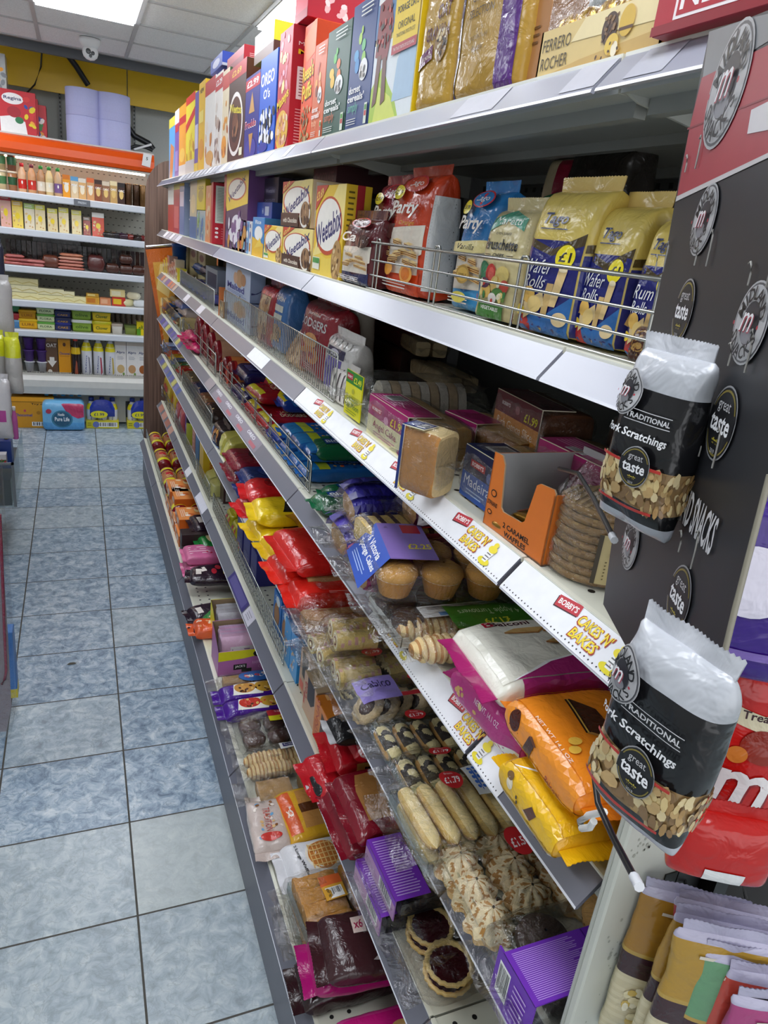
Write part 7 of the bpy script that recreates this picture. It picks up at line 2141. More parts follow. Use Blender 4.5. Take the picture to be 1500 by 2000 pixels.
for i,(a,b,z_,dx,rz)in enumerate(((1.93,1.79,0,-.02,5),(1.95,1.80,.05,-.01,-6),(1.79,1.67,.0,-.01,6),(1.86,1.70,.07,.09,10))):
 flow(K,a,b,.18,.055,['e0bc18','e6c41c','d8b014','b8801c'][i],[('p',[(.4,0),(1,0),(1,1),(.55,.9)],'18181a'),('t','bix',.75,.5,.3,'e0dcd0',{'b':1,'w':.2})]if i!=3 else[],'crumpled yellow and black bag over the shelf lip, %s'%['lower left','upper left','lower right','plain amber one on top'][i],group='crumpled yellow bags',dx=dx,z=z_,rz=rz,amp=.012,finl=.035,p=4)
for i,(a,b,z_,dx,rz)in enumerate(((1.66,1.52,0,-.02,4),(1.52,1.385,0,-.01,-4),(1.70,1.47,.055,.0,2))):
 flow(K,a,b,.2,.06,['d8281c','d4261c','c8201c'][i],[('e',.62,.62,.1,.2,'e8e4dc'),('s',.54,.5,.7,.74,5,.02,['1c1c1e']),('l',.3,.08,.9,.2,2,'e8a098')]if i==2 else[('l',.4,.1,.9,.2,2,'e8a098')],'glossy scarlet cake bag, %s'%['lower left with its end over the lip','lower right with its end over the lip','upper one with a white oval face print'][i],cat='cake bag',group='scarlet cake bags',dx=dx,z=z_,rz=rz,amp=.01,finl=.035,p=5)
def multi(kind,nx,ny,L,w,z0=.003,rz=0,nz=1,dz=.03,rx=0,jit=.002):
 out=[]
 r2=random.Random(nx*7+ny)
 for l in range(nz):
  for i in range(nx):
   for j in range(ny):
    out.append((kind,-L/2+(i+.5)*L/nx,-w/2+(j+.5)*w/ny+r2.uniform(-jit,jit),z0+l*dz,rz+r2.uniform(-3,3),rx))
 return out
Yc,w,zz=span(K,1.62,1.40,.04)
clear_pack('pastry pack',.24,w*.8,.075,multi('pastry',2,1,.24,.02,nz=2,dz=.034),(XS+.04+.12,Yc,zz),label='clear pack of layered brown pastries with a violet edge and a PASTRY label',seed=51,label_dc=[('r',0,0,1,1,'c8c0b8'),('t','PASTRY',.5,.68,.26,'1c1c1e',{'b':1,'w':.8}),('t','SHOP',.42,.3,.26,'1c1c1e',{'b':1,'w':.6})],lv=(.27,.36),lu=(.36,.7),group='pastry packs',wn=4,inner=lambda t:(lambda m:(m.box(-.125,w*.35,.0,-.02,w*.44,.07,'8a74c8','film'),m.build('violet_edge',t)))(MB()))
clear_pack('pastry pack',.26,w*.8,.06,multi('pastry',2,1,.26,.02,nz=1,dz=.034),(XS-.01+.13,1.335,zz),label='clear pack of flat golden pastries jutting out beside the layered ones',seed=52,group='pastry packs',wn=4)
for i,(a,b,z_,dx,rz)in enumerate(((1.29,1.17,0,-.035,5),(1.17,1.08,0,-.02,-4),(1.24,1.13,.052,-.01,-6))):
 Yc,w,zz=span(K,a,b,dx,z_)
 clear_pack('mini swiss roll pack',.22,w,.052,multi('swiss_roll',2,2,.21,w*.86,z0=.004),(XS+dx+.11,Yc,zz),rz=rz,label='clear pack of yellow mini swiss rolls, %s'%['lower left, sticking out over the lip','lower right','upper one with a violet label'][i],seed=53+i,group='mini swiss roll packs',label_dc=[('r',0,0,1,1,'9a86c8'),('e',.3,.5,.2,.3,'c8303c')]if i==2 else None,lv=(.3,.36),lu=(.5,.95),wn=3.6)
Yc,w,zz=span(K,1.17,1.07,.02)
clear_pack('marble biscuit pack',.26,w*1.1,.06,[('marble',-.10+.026*i,0,.006,0,0,-58)for i in range(8)]+[('marble',-.10+.026*i,w*.3,.006,0,0,-58)for i in range(8)],(XS+.13,Yc,zz),label='clear pack of black and cream marbled biscuits with a red £1.99 sticker',seed=57,wn=3.4,label_dc=[('e',.3,.6,.14,.3,'c82c30'),('t','£1.99',.3,.55,.16,'f8ecec',{'b':1,'w':.2}),('e',.75,.3,.22,.4,'2c2420'),('e',.75,.3,.20,.35,'d8d0c0'),('t',"Men's Original",.75,.3,.12,'2c2420',{'w':.3})],lv=(.22,.34),lu=(.1,.7),group='biscuit trays')
Yc,w,zz=span(K,1.068,.975,.01)
clear_pack('jam biscuit pack',.26,w*1.15,.058,[('jam_cookie',-.09+.03*i,(-1)**i*.004,.01,0,0,-40)for i in range(8)],(XS+.12,Yc,zz),label='clear and violet pack of ringed jam biscuits beside the marbled ones',seed=58,wn=3.4,label_dc=[('r',0,0,.34,1,'8a7ac0'),('t','Cabico',.17,.62,.3,'2c2450',{'b':1,'w':.26}),('e',.62,.72,.14,.24,'c82c30'),('t','£1.79',.62,.7,.14,'f8ecec',{'b':1,'w':.2}),('r',.34,.0,1,.16,'b82c34')],lv=(.17,.34),lu=(.05,.9),group='biscuit trays')
def tray_pack(px0,px1,L,h,items,label,seed,sticker,lab=None,dx=.0,z_=0,rz=0,cat='biscuit tray',lu=(.2,.75),lv=(.22,.36),side_label=None):
 Yc,w,zz=span(K,px0,px1,dx,z_)
 dc=[]
 if sticker:
  dc+=[('e',.2,.62,.13,.30,'c8282c'),('t',sticker,.2,.56,.18,'f8ecec',{'b':1,'w':.19}),('t','from',.2,.78,.08,'f8ecec',{'w':.1})]
 dc+=lab or[]
 return clear_pack(cat,L,w*.98,h,items,(XS+dx+L/2,Yc,zz),rz=rz,label=label,seed=seed,label_dc=dc,lv=lv,lu=lu,group='biscuit trays' if K==4 else None,wn=4,tray=('d8ccb0',h*.5,'acrylic'))
WH=lambda x,c,bg:[('r',x-.16,.02,x+.3,.98,bg),('e',x-.06,.5,.012,.36,c)]+[('e',x-.09,.25+.14*i,.02,.05,c)for i in range(5)]+[('e',x-.03,.25+.14*i,.02,.05,c)for i in range(5)]
Yc_,w_s,_=span(K,.97,.868,0)
tray_pack(.97,.868,.27,.05,multi('cream_finger',7,1,.26,w_s*.9,rz=90),'clear tray of chocolate dipped finger cakes, first with a red £1.79 sticker',71,'£1.79')
Yc_,w_s,_=span(K,.865,.79,0)
tray_pack(.865,.79,.28,.046,multi('cream_finger',7,1,.26,w_s*.9,rz=90),'clear tray of chocolate dipped finger cakes, second, beside the plain sponge fingers',72,'£1.79',WH(.62,'1c1c1e','c8c4b8'),dx=.0)
Yc_,w_s,_=span(K,.80,.645,0)
tray_pack(.80,.645,.28,.062,multi('finger',8,1,.26,w_s*.92,nz=2,dz=.026,rz=90),'clear tray of plain golden sponge fingers with a blue wheat ear label',73,'£1.79',WH(.55,'3a6ac0','d8d8d4')+[('t','SPONGE',.76,.66,.2,'2a58b0',{'b':1,'w':.28}),('t','FINGERS',.78,.4,.26,'2a58b0',{'b':1,'w':.32}),('l',.62,.12,.95,.22,1,'5a5a60')],dx=-.035,lu=(.25,.75),lv=(.24,.36))
Yc_,w_s,_=span(K,.68,.535,0)
tray_pack(.68,.535,.28,.055,[('macaroon',-.115+.072*i,-w_s*.32+j*w_s*.32+(.01 if i%2 else-.006),.003,40*i+25*j)for i in range(4)for j in range(3)],'clear tray of golden coconut macaroons with a red £1.59 sticker and cream label',74,None,[('e',.2,.5,.13,.34,'c8282c'),('t','£1.59',.2,.45,.2,'f8ecec',{'b':1,'w':.19}),('p',[(.4,0),(.72,0),(.72,1),(.4,1)],'d8cc98'),('e',.56,.74,.17,.22,'1a1a1c'),('t','The Duchess',.56,.76,.16,'ece8e0',{'w':.24,'sh':.2}),('l',.44,.06,.7,.46,5,'4a4430')],dx=.0,lu=(.28,.8),lv=(.22,.36))
def choc_tray_inner(L,w):
 return[('choc_muffin',-.07+.075*i,-.03+.062*j,-.004,0)for i in range(2)for j in range(2)]
Yc,w,zz=span(K,.525,.405,-.01)
t=clear_pack('muffin pack',.26,w,.072,[('choc_muffin',-.06,w*.22,.004),('choc_muffin',-.06,-w*.22,.004),('muffin',.045,w*.22,.004),('choc_muffin',.045,-w*.22,.004)],(XS-.01+.13,Yc,zz),label='clear pack of dark chocolate muffins with a large purple printed label',seed=75,wn=4)
mb=MB()
mb.box(-.138,-w*.52,.002,-.136,w*.12,.078,'6a2ab0','card')
mb.box(-.138,-w*.52,.077,.10,w*.04,.0785,'6a2ab0','card')
deco(mb,lambda x,y,o:(-.138+x,-w*.52+y,.0786+o),.238,w*.56,[('r',0,0,.45,1,'7434b8'),('l',.03,.06,.42,.94,26,'c8a8e8'),('r',.455,.02,.46,.98,'3a1470'),('t','4 Double',.68,.72,.12,'f4ecfc',{'b':1,'w':.34}),('t','Muffins',.66,.5,.16,'f4ecfc',{'b':1,'w':.36}),('l',.5,.16,.85,.34,3,'c8a8e8')])
deco(mb,lambda x,y,o:(-.138-o,w*.12-x,.002+y),w*.64,.074,[('b',.1,.2,.4,.85),('l',.5,.2,.9,.85,6,'c8a8e8')])
mb.build('label',t)
# ------------------------------------------------------------------ sixth shelf
K=5
for i,(a,b,c,z_)in enumerate(((318,329,'c8a81c',.03),(330,340,'d8b424',.0),(326,336,'b83030',.0),(332,342,'c8b030',.05))):
 stand_bag(K,a,b,.13,c,[('e',.5,.6,.3,.2,'c02c28'),('t','Fun',.5,.35,.2,'3a2a80',{'b':1,'w':.6})],'yellow and red snack bag under the fifth shelf, %s'%['far left','second','low red one','upper right'][i],'snack bag','yellow and red snack bags',d=.06,dx=.05+.02*i,z=z_,amp=.006)
for i,(a,b)in enumerate(((341,347),(348,353))):
 stand_bag(K,a,b,.14,['b84850','c85a60'][i],[('e',.5,.5,.3,.2,'e8d0d0')],'pinkish packet standing left of the purple boxes, %s'%['left one','right one'][i],'snack packet','pinkish packets',d=.06,dx=.055)
for i,(a,b)in enumerate(((355,360),(361,366))):
 box_item(K,a,b,.21,'5a2a8c',{'front':[('e',.5,.7,.3,.06,'e8d8a0'),('e',.5,.3,.3,.06,'c8a0d8')]},'4a2478','tall purple box on the sixth shelf, %s one'%['left','right'][i],cat='biscuit box',group='tall purple boxes',d=.07,dx=.075)
mb=MB()
mb.lathe([(.030,0,'b8bc3c'),(.031,.002,'b8bc3c'),(.031,.12,'b8bc3c'),(.031,.121,'1c1c1e'),(.031,.155,'1c1c1e'),(.031,.156,'d8d8d0'),(.029,.20,'d8d8d0'),(.02,.205,'d8d8d0')],'b8bc3c','card',20)
tag(mb.build('snack_tube',None,(XS+.09,yk(K,371,.08),ZT[K]+.002)),'lime green and black topped tube between the purple and pink boxes','snack tube')
box_item(K,375,380,.17,'c8806c',{'front':[('l',.2,.1,.8,.9,6,'e0b0a0')]},'b87060','tall salmon pink box beside the lime tube',cat='biscuit box',group='tall boxes on the sixth shelf',d=.07,dx=.07)
box_item(K,381,388,.165,'2a6496',{'front':[('r',.1,.1,.9,.9,'3070a4')]},'24587e','tall blue box between the salmon and yellow ones',cat='biscuit box',group='tall boxes on the sixth shelf',d=.08,dx=.07)
box_item(K,389,396,.16,'d8b01c',{'right':[('t','CAKE',.5,.4,.12,'b8402c',{'b':1,'w':.6,'r':-90})]},'d8b01c','tall yellow box with red sideways lettering',cat='biscuit box',group='tall boxes on the sixth shelf',d=.08,dx=.06)
for i,(a,b)in enumerate(((397,404),(405,412))):
 stand_bag(K,a,b,.07,'c8c478',[('s',.1,.1,.9,.9,8,.12,['e0dca0','b0b048'])],'pale yellow crumpled bag in front of the yellow box, %s'%['left one','right one'][i],'snack bag','pale yellow crumpled bags',d=.08,dx=.06,amp=.008)
box_item(K,418,436,.10,'3a1c1c',{'right':[('r',.1,.1,.9,.85,'a8a8a8'),('l',.15,.14,.85,.8,8,'5a5a5a')],'front':[]},'3a1818','dark brown box with a grey panel behind the long mesh guard',cat='biscuit box',d=.1,dx=.10,top='3a1c1c')
for i,(a,b)in enumerate(((438,447),(449,458),(460,468))):
 stand_bag(K,a,b,.075,'b8ac18',[('s',.1,.1,.9,.8,12,.12,['c8403c','e8e060','6a8a2c'])],'yellow green bag behind the long mesh guard, %s from the left'%ORD[i],'snack bag','yellow green bags',d=.06,dx=.07,amp=.005)
for i,(a,b,h)in enumerate(((462,472,.15),(474,486,.14),(488,499,.12))):
 box_item(K,a,b,h,'1c1c6c',{'front':[('r',.1,.5,.9,.95,'2c3078'),('l',.2,.2,.8,.4,3,'8a90b8')],'top':[('r',.05,.1,.5,.9,'3c4288'),('l',.1,.2,.45,.8,4,'8a90b8')]},'20206a','navy blue box behind the long mesh guard, %s from the left'%ORD[i],cat='biscuit box',group='navy boxes behind the long mesh guard',d=.16,dx=.07)
for i,(a,b)in enumerate(((1.90,1.81),(1.80,1.72))):
 box_item(K,a,b,.125-.005*i,'1c6cb8',{'front':[('e',.5,.45,.36,.3,'8a5c34'),('e',.5,.45,.3,.24,'a87444'),('s',.2,.7,.9,.95,8,.04,['d8c038','e8e8e8']),('e',.6,.84,.25,.12,'d8e0e4')],'top':[('e',.3,.5,.2,.3,'d8e0e4'),('e',.7,.5,.16,.3,'9a6c3c')],'right':[('e',.5,.4,.3,.25,'9a6c3c'),('s',.1,.7,.9,.9,7,.03,['d8c038'])]},'1a60a8','blue box printed with a round golden biscuit, %s one'%['left','right'][i],cat='biscuit box',group='blue biscuit boxes',d=.15,dx=.07)
for i,(a,b)in enumerate(((1.71,1.645),(1.64,1.57))):
 box_item(K,a,b,.135,'4a98d4',{'front':[('s',.1,.1,.6,.8,14,.08,['e0b078','b87038','f0e0c8'])],'right':[('p',[(.1,.1),(.35,.42),(.55,.3),(.5,.1)],'14206c'),('l',.1,.7,.9,.95,4,'a0c8e8')],'top':[('r',.1,.75,.7,.95,'2a8a3c'),('r',.06,.1,.9,.3,'e0e4ea'),('l',.1,.13,.85,.27,3,'1c1c1e'),('l',.3,.4,.8,.7,3,'b8d8ec')]},'2f86c8','light blue biscuit box with a barcode on top, %s one'%['left','right'][i],cat='biscuit box',group='light blue biscuit boxes',d=.13,dx=.055)
box_item(K,1.56,1.475,.125,'b8987c',{'front':[('p',[(.3,.45),(.7,.4),(.9,.7),(.85,1),(.2,1)],'2c2420'),('r',.1,.1,.5,.3,'c85a48')],'top':[('r',.2,.2,.9,.9,'c0a080')]},'b09070','torn open tan card box, left one behind the blue boxes',cat='card box',group='tan card boxes',d=.12,dx=.06)
box_item(K,1.47,1.365,.115,'c8a488',{'front':[('p',[(.35,.45),(.65,.42),(.9,.6),(.85,1),(.3,1)],'2a221e'),('t','tea',.2,.6,.2,'b84a3c',{'r':90}),('r',.06,.2,.16,.5,'b85040')],'right':[('r',.12,.1,.9,.9,'ae9478'),('l',.2,.2,.8,.8,9,'5a4a3c'),('r',.25,.12,.35,.17,'b03c34')],'top':[('l',.1,.1,.9,.3,2,'d8c0a4')]},'b09878','tan card box with small print on its side and a torn front',cat='card box',group='tan card boxes',d=.13,dx=.045)
box_item(K,1.36,1.26,.115,'d88848',{'front':[('p',[(.5,.35),(.85,.35),(.85,.85),(.55,.9)],'4a3020'),('t','ANNAS',.28,.6,.2,'b8503c',{'r':90}),('r',.06,.1,.2,.5,'c87040')],'top':[('t',"ANNAS",.72,.5,.2,'f0dcc0',{'b':1,'r':-90,'w':.5}),('l',.05,.1,.3,.9,5,'e8b070')]},'b8641c','orange biscuit box with white sideways lettering on top',cat='card box',d=.14,dx=.04,top='c87420')
RB=[('e',.45,.62,.22,.16,'1c1c1e'),('t','Bolands',.45,.62,.12,'e0dcd4',{'w':.34}),('t','FIG',.62,.28,.26,'e8e4dc',{'b':1,'w':.3})]
for i,(a,b,z_,dx,rz)in enumerate(((1.25,1.12,0,-.015,4),(1.27,1.13,.05,.03,-4),(1.26,1.12,.098,.05,2))):
 flow(K,a,b,.2,.05,'b81824',RB,'bright red biscuit pack, %s of the heap'%['lowest, its end over the lip','middle','top and set back'][i],group='bright red biscuit packs',dx=dx,z=z_,rz=rz,amp=.006,finl=.03,side=[('r',.2,.2,.8,.8,'d8a050'),('r',.3,.4,.7,.6,'3a2018')])
for i,(a,b,z_,dx)in enumerate(((1.19,1.13,0,-.02),(1.20,1.12,.145,.01))):
 flow(K,a,b,.24,.045,'1a1a1c',[('e',.4,.5,.2,.42,'2c2c30'),('e',.4,.5,.18,.38,'1a1a1c'),('t','ple',.4,.5,.3,'e8e4dc',{'b':1,'r':90}),('p',[(.1,.7),(.25,.9),(.3,.75)],'c8c8d0'),('r',.12,.1,.2,.4,'d8a848')],'glossy black cake pack with a round printed ring, %s one'%['lower','upper'][i],cat='cake pack',group='glossy black cake packs',dx=dx,z=z_,amp=.005,fin_col='c8c8cc')
for i,(a,b,z_,dx)in enumerate(((1.13,.95,0,-.01),(1.11,.935,.055,.0))):
 flow(K,a,b,.24,.055,'7c1424',[('p',[(.1,.12),(.7,.1),(.7,.9),(.16,.92),(.1,.6)],'b07c44'),('s',.12,.14,.68,.88,20,.02,['a06c38','c08c54']),('t','cakes',.5,.96,.08,'e8d8d0',{'r':180,'w':.2})]+([('e',.72,.06,.18,.09,'e0dcc0'),('t','Regal',.72,.06,.08,'2c3c20',{'w':.24,'sh':.3})]if i else[]),'dark red cake pack with a brown cake window, %s'%['lower one','upper one with a cream oval badge'][i],cat='cake pack',group='dark red windowed cake packs',dx=dx,z=z_,amp=.004,side=[('r',.5,.2,.95,.8,'6a1020')])
for i,(a,b,z_,dx)in enumerate(((.93,.80,0,.005),(.925,.785,.05,.02))):
 Yc,w,zz=span(K,a,b,dx,z_)
 t=clear_pack('muffin tray',.22,w,.046,[('choc_muffin',-.05+.07*i2,-w*.22+j*w*.44,-.012)for i2 in range(3)for j in range(2)],(XS+dx+.11,Yc,zz),label='black plastic muffin tray with a violet printed band, %s one'%['lower','upper'][i],seed=81+i,wn=5,tray=('1a1a1c',.032,'plastic'),group='violet banded muffin trays')
 mb=MB()
 mb.box(-.118,-w*.5,.004,-.116,w*.5,.05,'a878c0','card')
 mb.box(-.118,-w*.5,.0495,-.05,w*.5,.0505,'7a34b8','card')
 deco(mb,lambda x,y,o:(-.118+x,-w*.5+y,.0506+o),.068,w,[('l',.1,.05,.9,.95,22,'c8a8e8')])
 deco(mb,lambda x,y,o:(-.118-o,w*.5-x,.004+y),w,.046,[('r',0,0,1,1,'b890b8'),('b',.5,.2,.9,.8),('r',0,.75,1,1,'7a34b8')])
 mb.build('label',t)
Yc,w,zz=span(K,.82,.645,.0)
t=clear_pack('jam tart pack',.24,w*.95,.05,[('tart',-.06,.0+w*.2,.002+.022*l)for l in range(2)]+[('tart',-.06,-w*.22,.002+.022*l)for l in range(2)]+[('tart',.04,w*.2,.002+.022*l)for l in range(2)]+[('tart',.04,-w*.22,.002+.022*l)for l in range(2)],(XS+.14,Yc+.0,zz),label='clear pack of jam tarts with an upside down red and yellow £1.79 label',seed=85,wn=4,label_dc=[('r',0,0,1,1,'a8182c'),('t','Jam Tarts',.5,.72,.22,'f0d8d8',{'r':180,'w':.7}),('r',0,0,1,.45,'8a1430'),('t','£1.79',.5,.24,.34,'e8e040',{'b':1,'r':180,'w':.6})],lv=(.2,.29),lu=(.42,.72))
# ------------------------------------------------------------------ bottom shelf
K=6
for i in range(4):
 for j in range(2):
  a=4.72-i*.37
  tubepack(K,a,a-.2,.27,'a86a48',[(.0,.1,'7a1018'),(.1,.26,'e8e028'),(.26,.7,'b87848'),(.7,.8,'7a1018'),(.8,.9,'e8e028')],'red, brown and yellow banded biscuit tube, %s pair from the far end, %s one'%(ORD[i],['left','right'][j]),group='banded biscuit tubes on the bottom shelf',dx=.045+.085*j,end='8a1820',r=.041,rz=90,dc=[('r',.38,.3,.6,.7,'c82434'),('s',.3,.1,.7,.9,14,.03,['e0b078','8a4a2c','f0e0d0'])])
OB=[('e',.25,.75,.2,.12,'f0d8a0'),('s',.05,.3,.95,.9,8,.1,['f8f0e8','e89050','f0d8b0','c85a20']),('l',.2,.1,.8,.3,3,'f0e0d0')]
for i,(a,b,z_,dx)in enumerate(((323,331,0,.04),(332,340,0,.04),(341,349,0,.04),(324,332,.055,.05),(333,341,.055,.06),(342,350,.055,.05),(325,334,.055,.19),(336,344,.055,.2))):
 box_item(K,a,b,.053,'d8782c',{'top':OB,'front':[('s',.1,.1,.9,.9,6,.1,['f8f0e8','e8a060']),('e',.5,.5,.06,.2,'f8f4ec')]},'c85f18','orange and cream cake bar box, %s'%['lower front left','lower front middle','lower front right','upper front left','upper front middle','upper front right','upper back left','upper back right'][i],cat='cake box',group='orange and cream cake boxes',d=.13,dx=dx,z=z_,top='e89048')
for i,(a,b,z_,c,lab)in enumerate(((351,355,.0,'2c1a1c','dark chocolate bar box between the orange and pink boxes, lower'),(351,355,.055,'2c1a1c','dark chocolate bar box between the orange and pink boxes, upper'))):
 box_item(K,a,b,.052,c,{'top':[('r',.15,.35,.3,.65,'e8e4e0'),('r',.38,.35,.53,.65,'e8e4e0')]},c,lab,cat='cake box',group='dark bar boxes',d=.18,dx=.04,z=z_)
for i,(a,b,z_,dx)in enumerate(((356,364,0,.03),(356,364,.045,.035),(356,365,.045,.19))):
 flow(K,a,b,.15,.045,'d06a98',[('l',.1,.2,.7,.8,4,'f0c8d8'),('s',.6,.2,.95,.8,6,.05,['c83050','f0dce4'])],'pink cake bar pack, %s'%['lower one at the edge','upper one at the edge','upper one set back'][i],cat='cake pack',group='pink cake bar packs',dx=dx,z=z_,n=6)
for i,(a,b,z_,dx,rz)in enumerate(((366,374,0,-.0,10),(374,381,0,.0,-6),(367,375,.045,.03,-8),(375,382,.045,.05,8),(370,380,.085,.10,4))):
 flow(K,a,b,.19,.045,'241424',[('r',.1,.3,.22,.7,'e8e0d8'),('e',.5,.5,.06,.2,'b82838'),('r',.7,.3,.8,.6,'c8b048')],'very dark wrapped bar multipack, %s'%['lower left','lower right','upper left','upper right','top of the heap'][i],cat='bar multipack',group='dark bar multipacks',dx=dx,z=z_,rz=rz,amp=.006,finl=.02)
for i,(a,b,z_,dx,rz)in enumerate(((385,396,0,.03,60),(384,392,.0,.15,0),(393,402,.0,.14,5),(383,393,.05,.11,5))):
 flow(K,a,b,.16,.05,'1c7a34',[('e',.3,.5,.12,.3,'e8d0a0'),('r',.55,.2,.75,.8,'c8e0a8'),('e',.8,.5,.08,.2,'c8303c')],'green biscuit roll, %s'%['at the shelf edge, turned sideways','behind the sideways one, left','behind the sideways one, right','standing highest of the green rolls'][i],cat='biscuit roll',group='green biscuit rolls',dx=dx,z=z_,rz=rz,n=2.6,finl=.02)
flow(K,2.34,2.25,.12,.05,'d85a2c',[('s',.1,.1,.9,.9,10,.06,['e8a070','f0d8c0'])],'orange red bag at the shelf edge by the open card boxes',cat='snack bag',dx=.0,amp=.008,finl=.03)
def open_box(px0,px1,dx,d,hf,hb,col,inside,front,top_cut,label,content,rz=0):
 w,zz=px1,ZT[K]+.001
 t=tag(empty('display_box',(XB+dx+w/2,px0,zz),rz),label,'display box')
 mb=MB()
 mb.box(-w/2,0,0,w/2,.002,hf,col,'card',cols={'back':inside})
 mb.box(-w/2,d-.002,0,w/2,d,hb,col,'card',cols={'front':inside})
 for s_ in(-1,1):
  x=s_*w/2
  vs=[(x,0,0),(x,d,0),(x,d,hb),(x,d*.6,hb*.92),(x,0,hf)]
  vi=[(x-s_*.002,b,c)for _,b,c in vs]
  mb.add(vs,[(0,1,2,3,4)],col,'card')
  mb.add(vi,[(4,3,2,1,0)],inside,'card')
 mb.box(-w/2,0,0,w/2,d,.002,inside,'card')
 deco(mb,lambda x,y,o:(-w/2+x,-o,y),w,hf,front)
 mb.build('box',t)
 content(t,w,d)
 return t
def sachets(n_,c,hh):
 def f(t,w,d):
  for i in range(n_):
   lf=Loft(hh+.03,w*.8,.016,'z',n=3,p=6,ea=.95,eb=.1,noise_amp=.003,seed=i)
   m=MB()
   lf.skin(m,c[i%len(c)],'film',16,20)
   lf.print(m,[('r',.2,.3,.8,.7,'e8e4e8'),('l',.25,.35,.75,.65,3,'8a6a8a')],ds=.02)
   lf.fin(m,c[i%len(c)],'film',(1,),.01)
   m.build('sachet',t,(0,.03+i*(d-.06)/n_,.006),0,-8)
 return f
open_box(2.19,.15,.06,.12,.085,.135,'e6e01c','9a8468',[('r',0,.62,1,1,'ecece4'),('e',.78,.3,.16,.3,'c82430'),('t','79',.78,.3,.3,'1c1c1e',{'b':1,'w':.16})],0,'open white and yellow display box with a red 79 disc',sachets(5,['d0d0d4','c8c4c8'],.08))
open_box(2.02,.17,.04,.13,.095,.14,'b06aa8','9a8468',[('p',[(0,.62),(.5,.66),(1,.8),(1,1),(0,1)],'dcd820'),('r',.3,.22,.56,.44,'1a1a1c'),('t',"JACK'S",.43,.34,.12,'ececec',{'b':1,'w':.2}),('r',.46,.1,.66,.24,'1a1a1c'),('e',.80,.82,.12,.14,'1a1a1c'),('t','69',.80,.82,.14,'ececec',{'b':1,'w':.12}),('t','RASPBERRY',.82,.46,.12,'d8b0d4',{'w':.3}),('t','CO',.84,.28,.12,'d8b0d4',{'w':.1})],0,"open pink display box with a yellow top band and black logo",sachets(6,['e0b8d4','d8c0d8'],.085))
Yc,w,zz=span(K,1.99,1.915,.03)
clear_pack('flat bread pack',.22,w*1.0,.035,multi('flapjack',2,1,.2,.03),(XB+.14,Yc,zz),label='tan wrapped slices with a blue oval label beside the pink display box',seed=91,label_dc=[('e',.5,.5,.5,.5,'2a60a8'),('s',.15,.2,.85,.6,9,.08,['e8e4e0','c83838','d8b8a0'])],lv=(.15,.36),lu=(.3,.85),wn=3)
for i,(a,b,z_)in enumerate(((1.91,1.835,0),(1.83,1.76,.0))):
 flow(K,a,b,.22,.05,'4a1c8c',[('p',[(.15,.1),(.6,.0),(.7,1),(.2,.9)],'f0ece4'),('e',.35,.55,.16,.38,['c89048','c83c30'][i]),('e',.66,.5,.16,.4,'c89a38'),('s',.2,.2,.8,.8,18,.03,['5a3420','e0b868',['3a2010','d84a38'][i]]),('e',.9,.5,.07,.3,'c82c34')],'purple ended biscuit pack printed with %s'%['two cookies','red berries and cookies'][i],group='purple ended biscuit packs',dx=.02,z=z_,finl=.03)
Yc,w,zz=span(K,1.755,1.61,.03)
clear_pack('teacake pack',.24,w*1.0,.052,multi('teacake',3,2,.22,w*.85,z0=.004),(XB+.155,Yc,zz),label='clear pack of ribbed chocolate Teacakes with an upside down red and yellow label',seed=92,label_dc=[('r',0,0,1,1,'b02030'),('t','Teacakes',.5,.72,.24,'e8c8cc',{'r':180,'w':.66}),('r',0,0,1,.42,'e0d820'),('t','£1.25',.5,.2,.3,'b02030',{'b':1,'r':180,'w':.5})],lv=(.26,.36),lu=(.42,.95),wn=4)
Yc,w,zz=span(K,1.60,1.49,.03)
clear_pack('palmier pack',.24,w*1.0,.055,multi('turnover',2,2,.23,w*.8,z0=.004),(XB+.16,Yc,zz),label='clear pack of folded brown pastries with a white and violet label',seed=93,label_dc=[('r',0,0,1,1,'ecebe8'),('r',.06,.2,.46,.8,'3a3474'),('t','Cabico',.26,.5,.34,'ecebe8',{'w':.34}),('t','Palmiers',.74,.55,.3,'1c1c1e',{'b':1,'w':.44})],lv=(.28,.36),lu=(.4,.98),group='clear pastry packs',wn=3)
Yc,w,zz=span(K,1.485,1.40,.0)
clear_pack('palmier pack',.26,w*1.0,.06,multi('flapjack',2,2,.23,w*.8,z0=.004),(XB+.15,Yc,zz),label='very crumpled clear pack of brown slices with a red £1.25 sticker',seed=94,label_dc=[('e',.5,.5,.5,.5,'c02c34'),('t','£1.25',.5,.5,.3,'f4e0e0',{'b':1,'w':.7})],lv=(.22,.30),lu=(.55,.72),group='clear pastry packs',wrap_amp=.012,wn=3)
flow(K,1.42,1.25,.20,.055,'d8a428',[('r',0,0,.16,1,'d85a24'),('p',[(.2,.1),(.8,.1),(.85,.9),(.25,.95)],'c08848'),('r',.22,.42,.8,.6,'5a3018'),('r',.86,0,1,1,'e8c838'),('t','x5',.08,.5,.2,'f0e0d0',{'b':1,'w':.08})],'orange and yellow wrapped filled sponge roll',cat='cake bar pack',dx=.08,rz=3,group='wrapped sponge rolls')
flow(K,1.41,1.25,.09,.045,'c8b8b0',[('s',.1,.1,.9,.9,20,.04,['d8b078','6aa0c8','e8dcd0','8a5a34']),('t','TRADITION',.5,.5,.2,'b84a40',{'w':.5}),('e',.85,.5,.08,.3,'c83c34')],'clear printed iced finger bag lettered TRADITION at the shelf edge',cat='cake bar pack',dx=.0,rz=-4,amp=.006,group='wrapped sponge rolls',finl=.03,along=True)
Yc,w,zz=span(K,600,626,.02,.0)
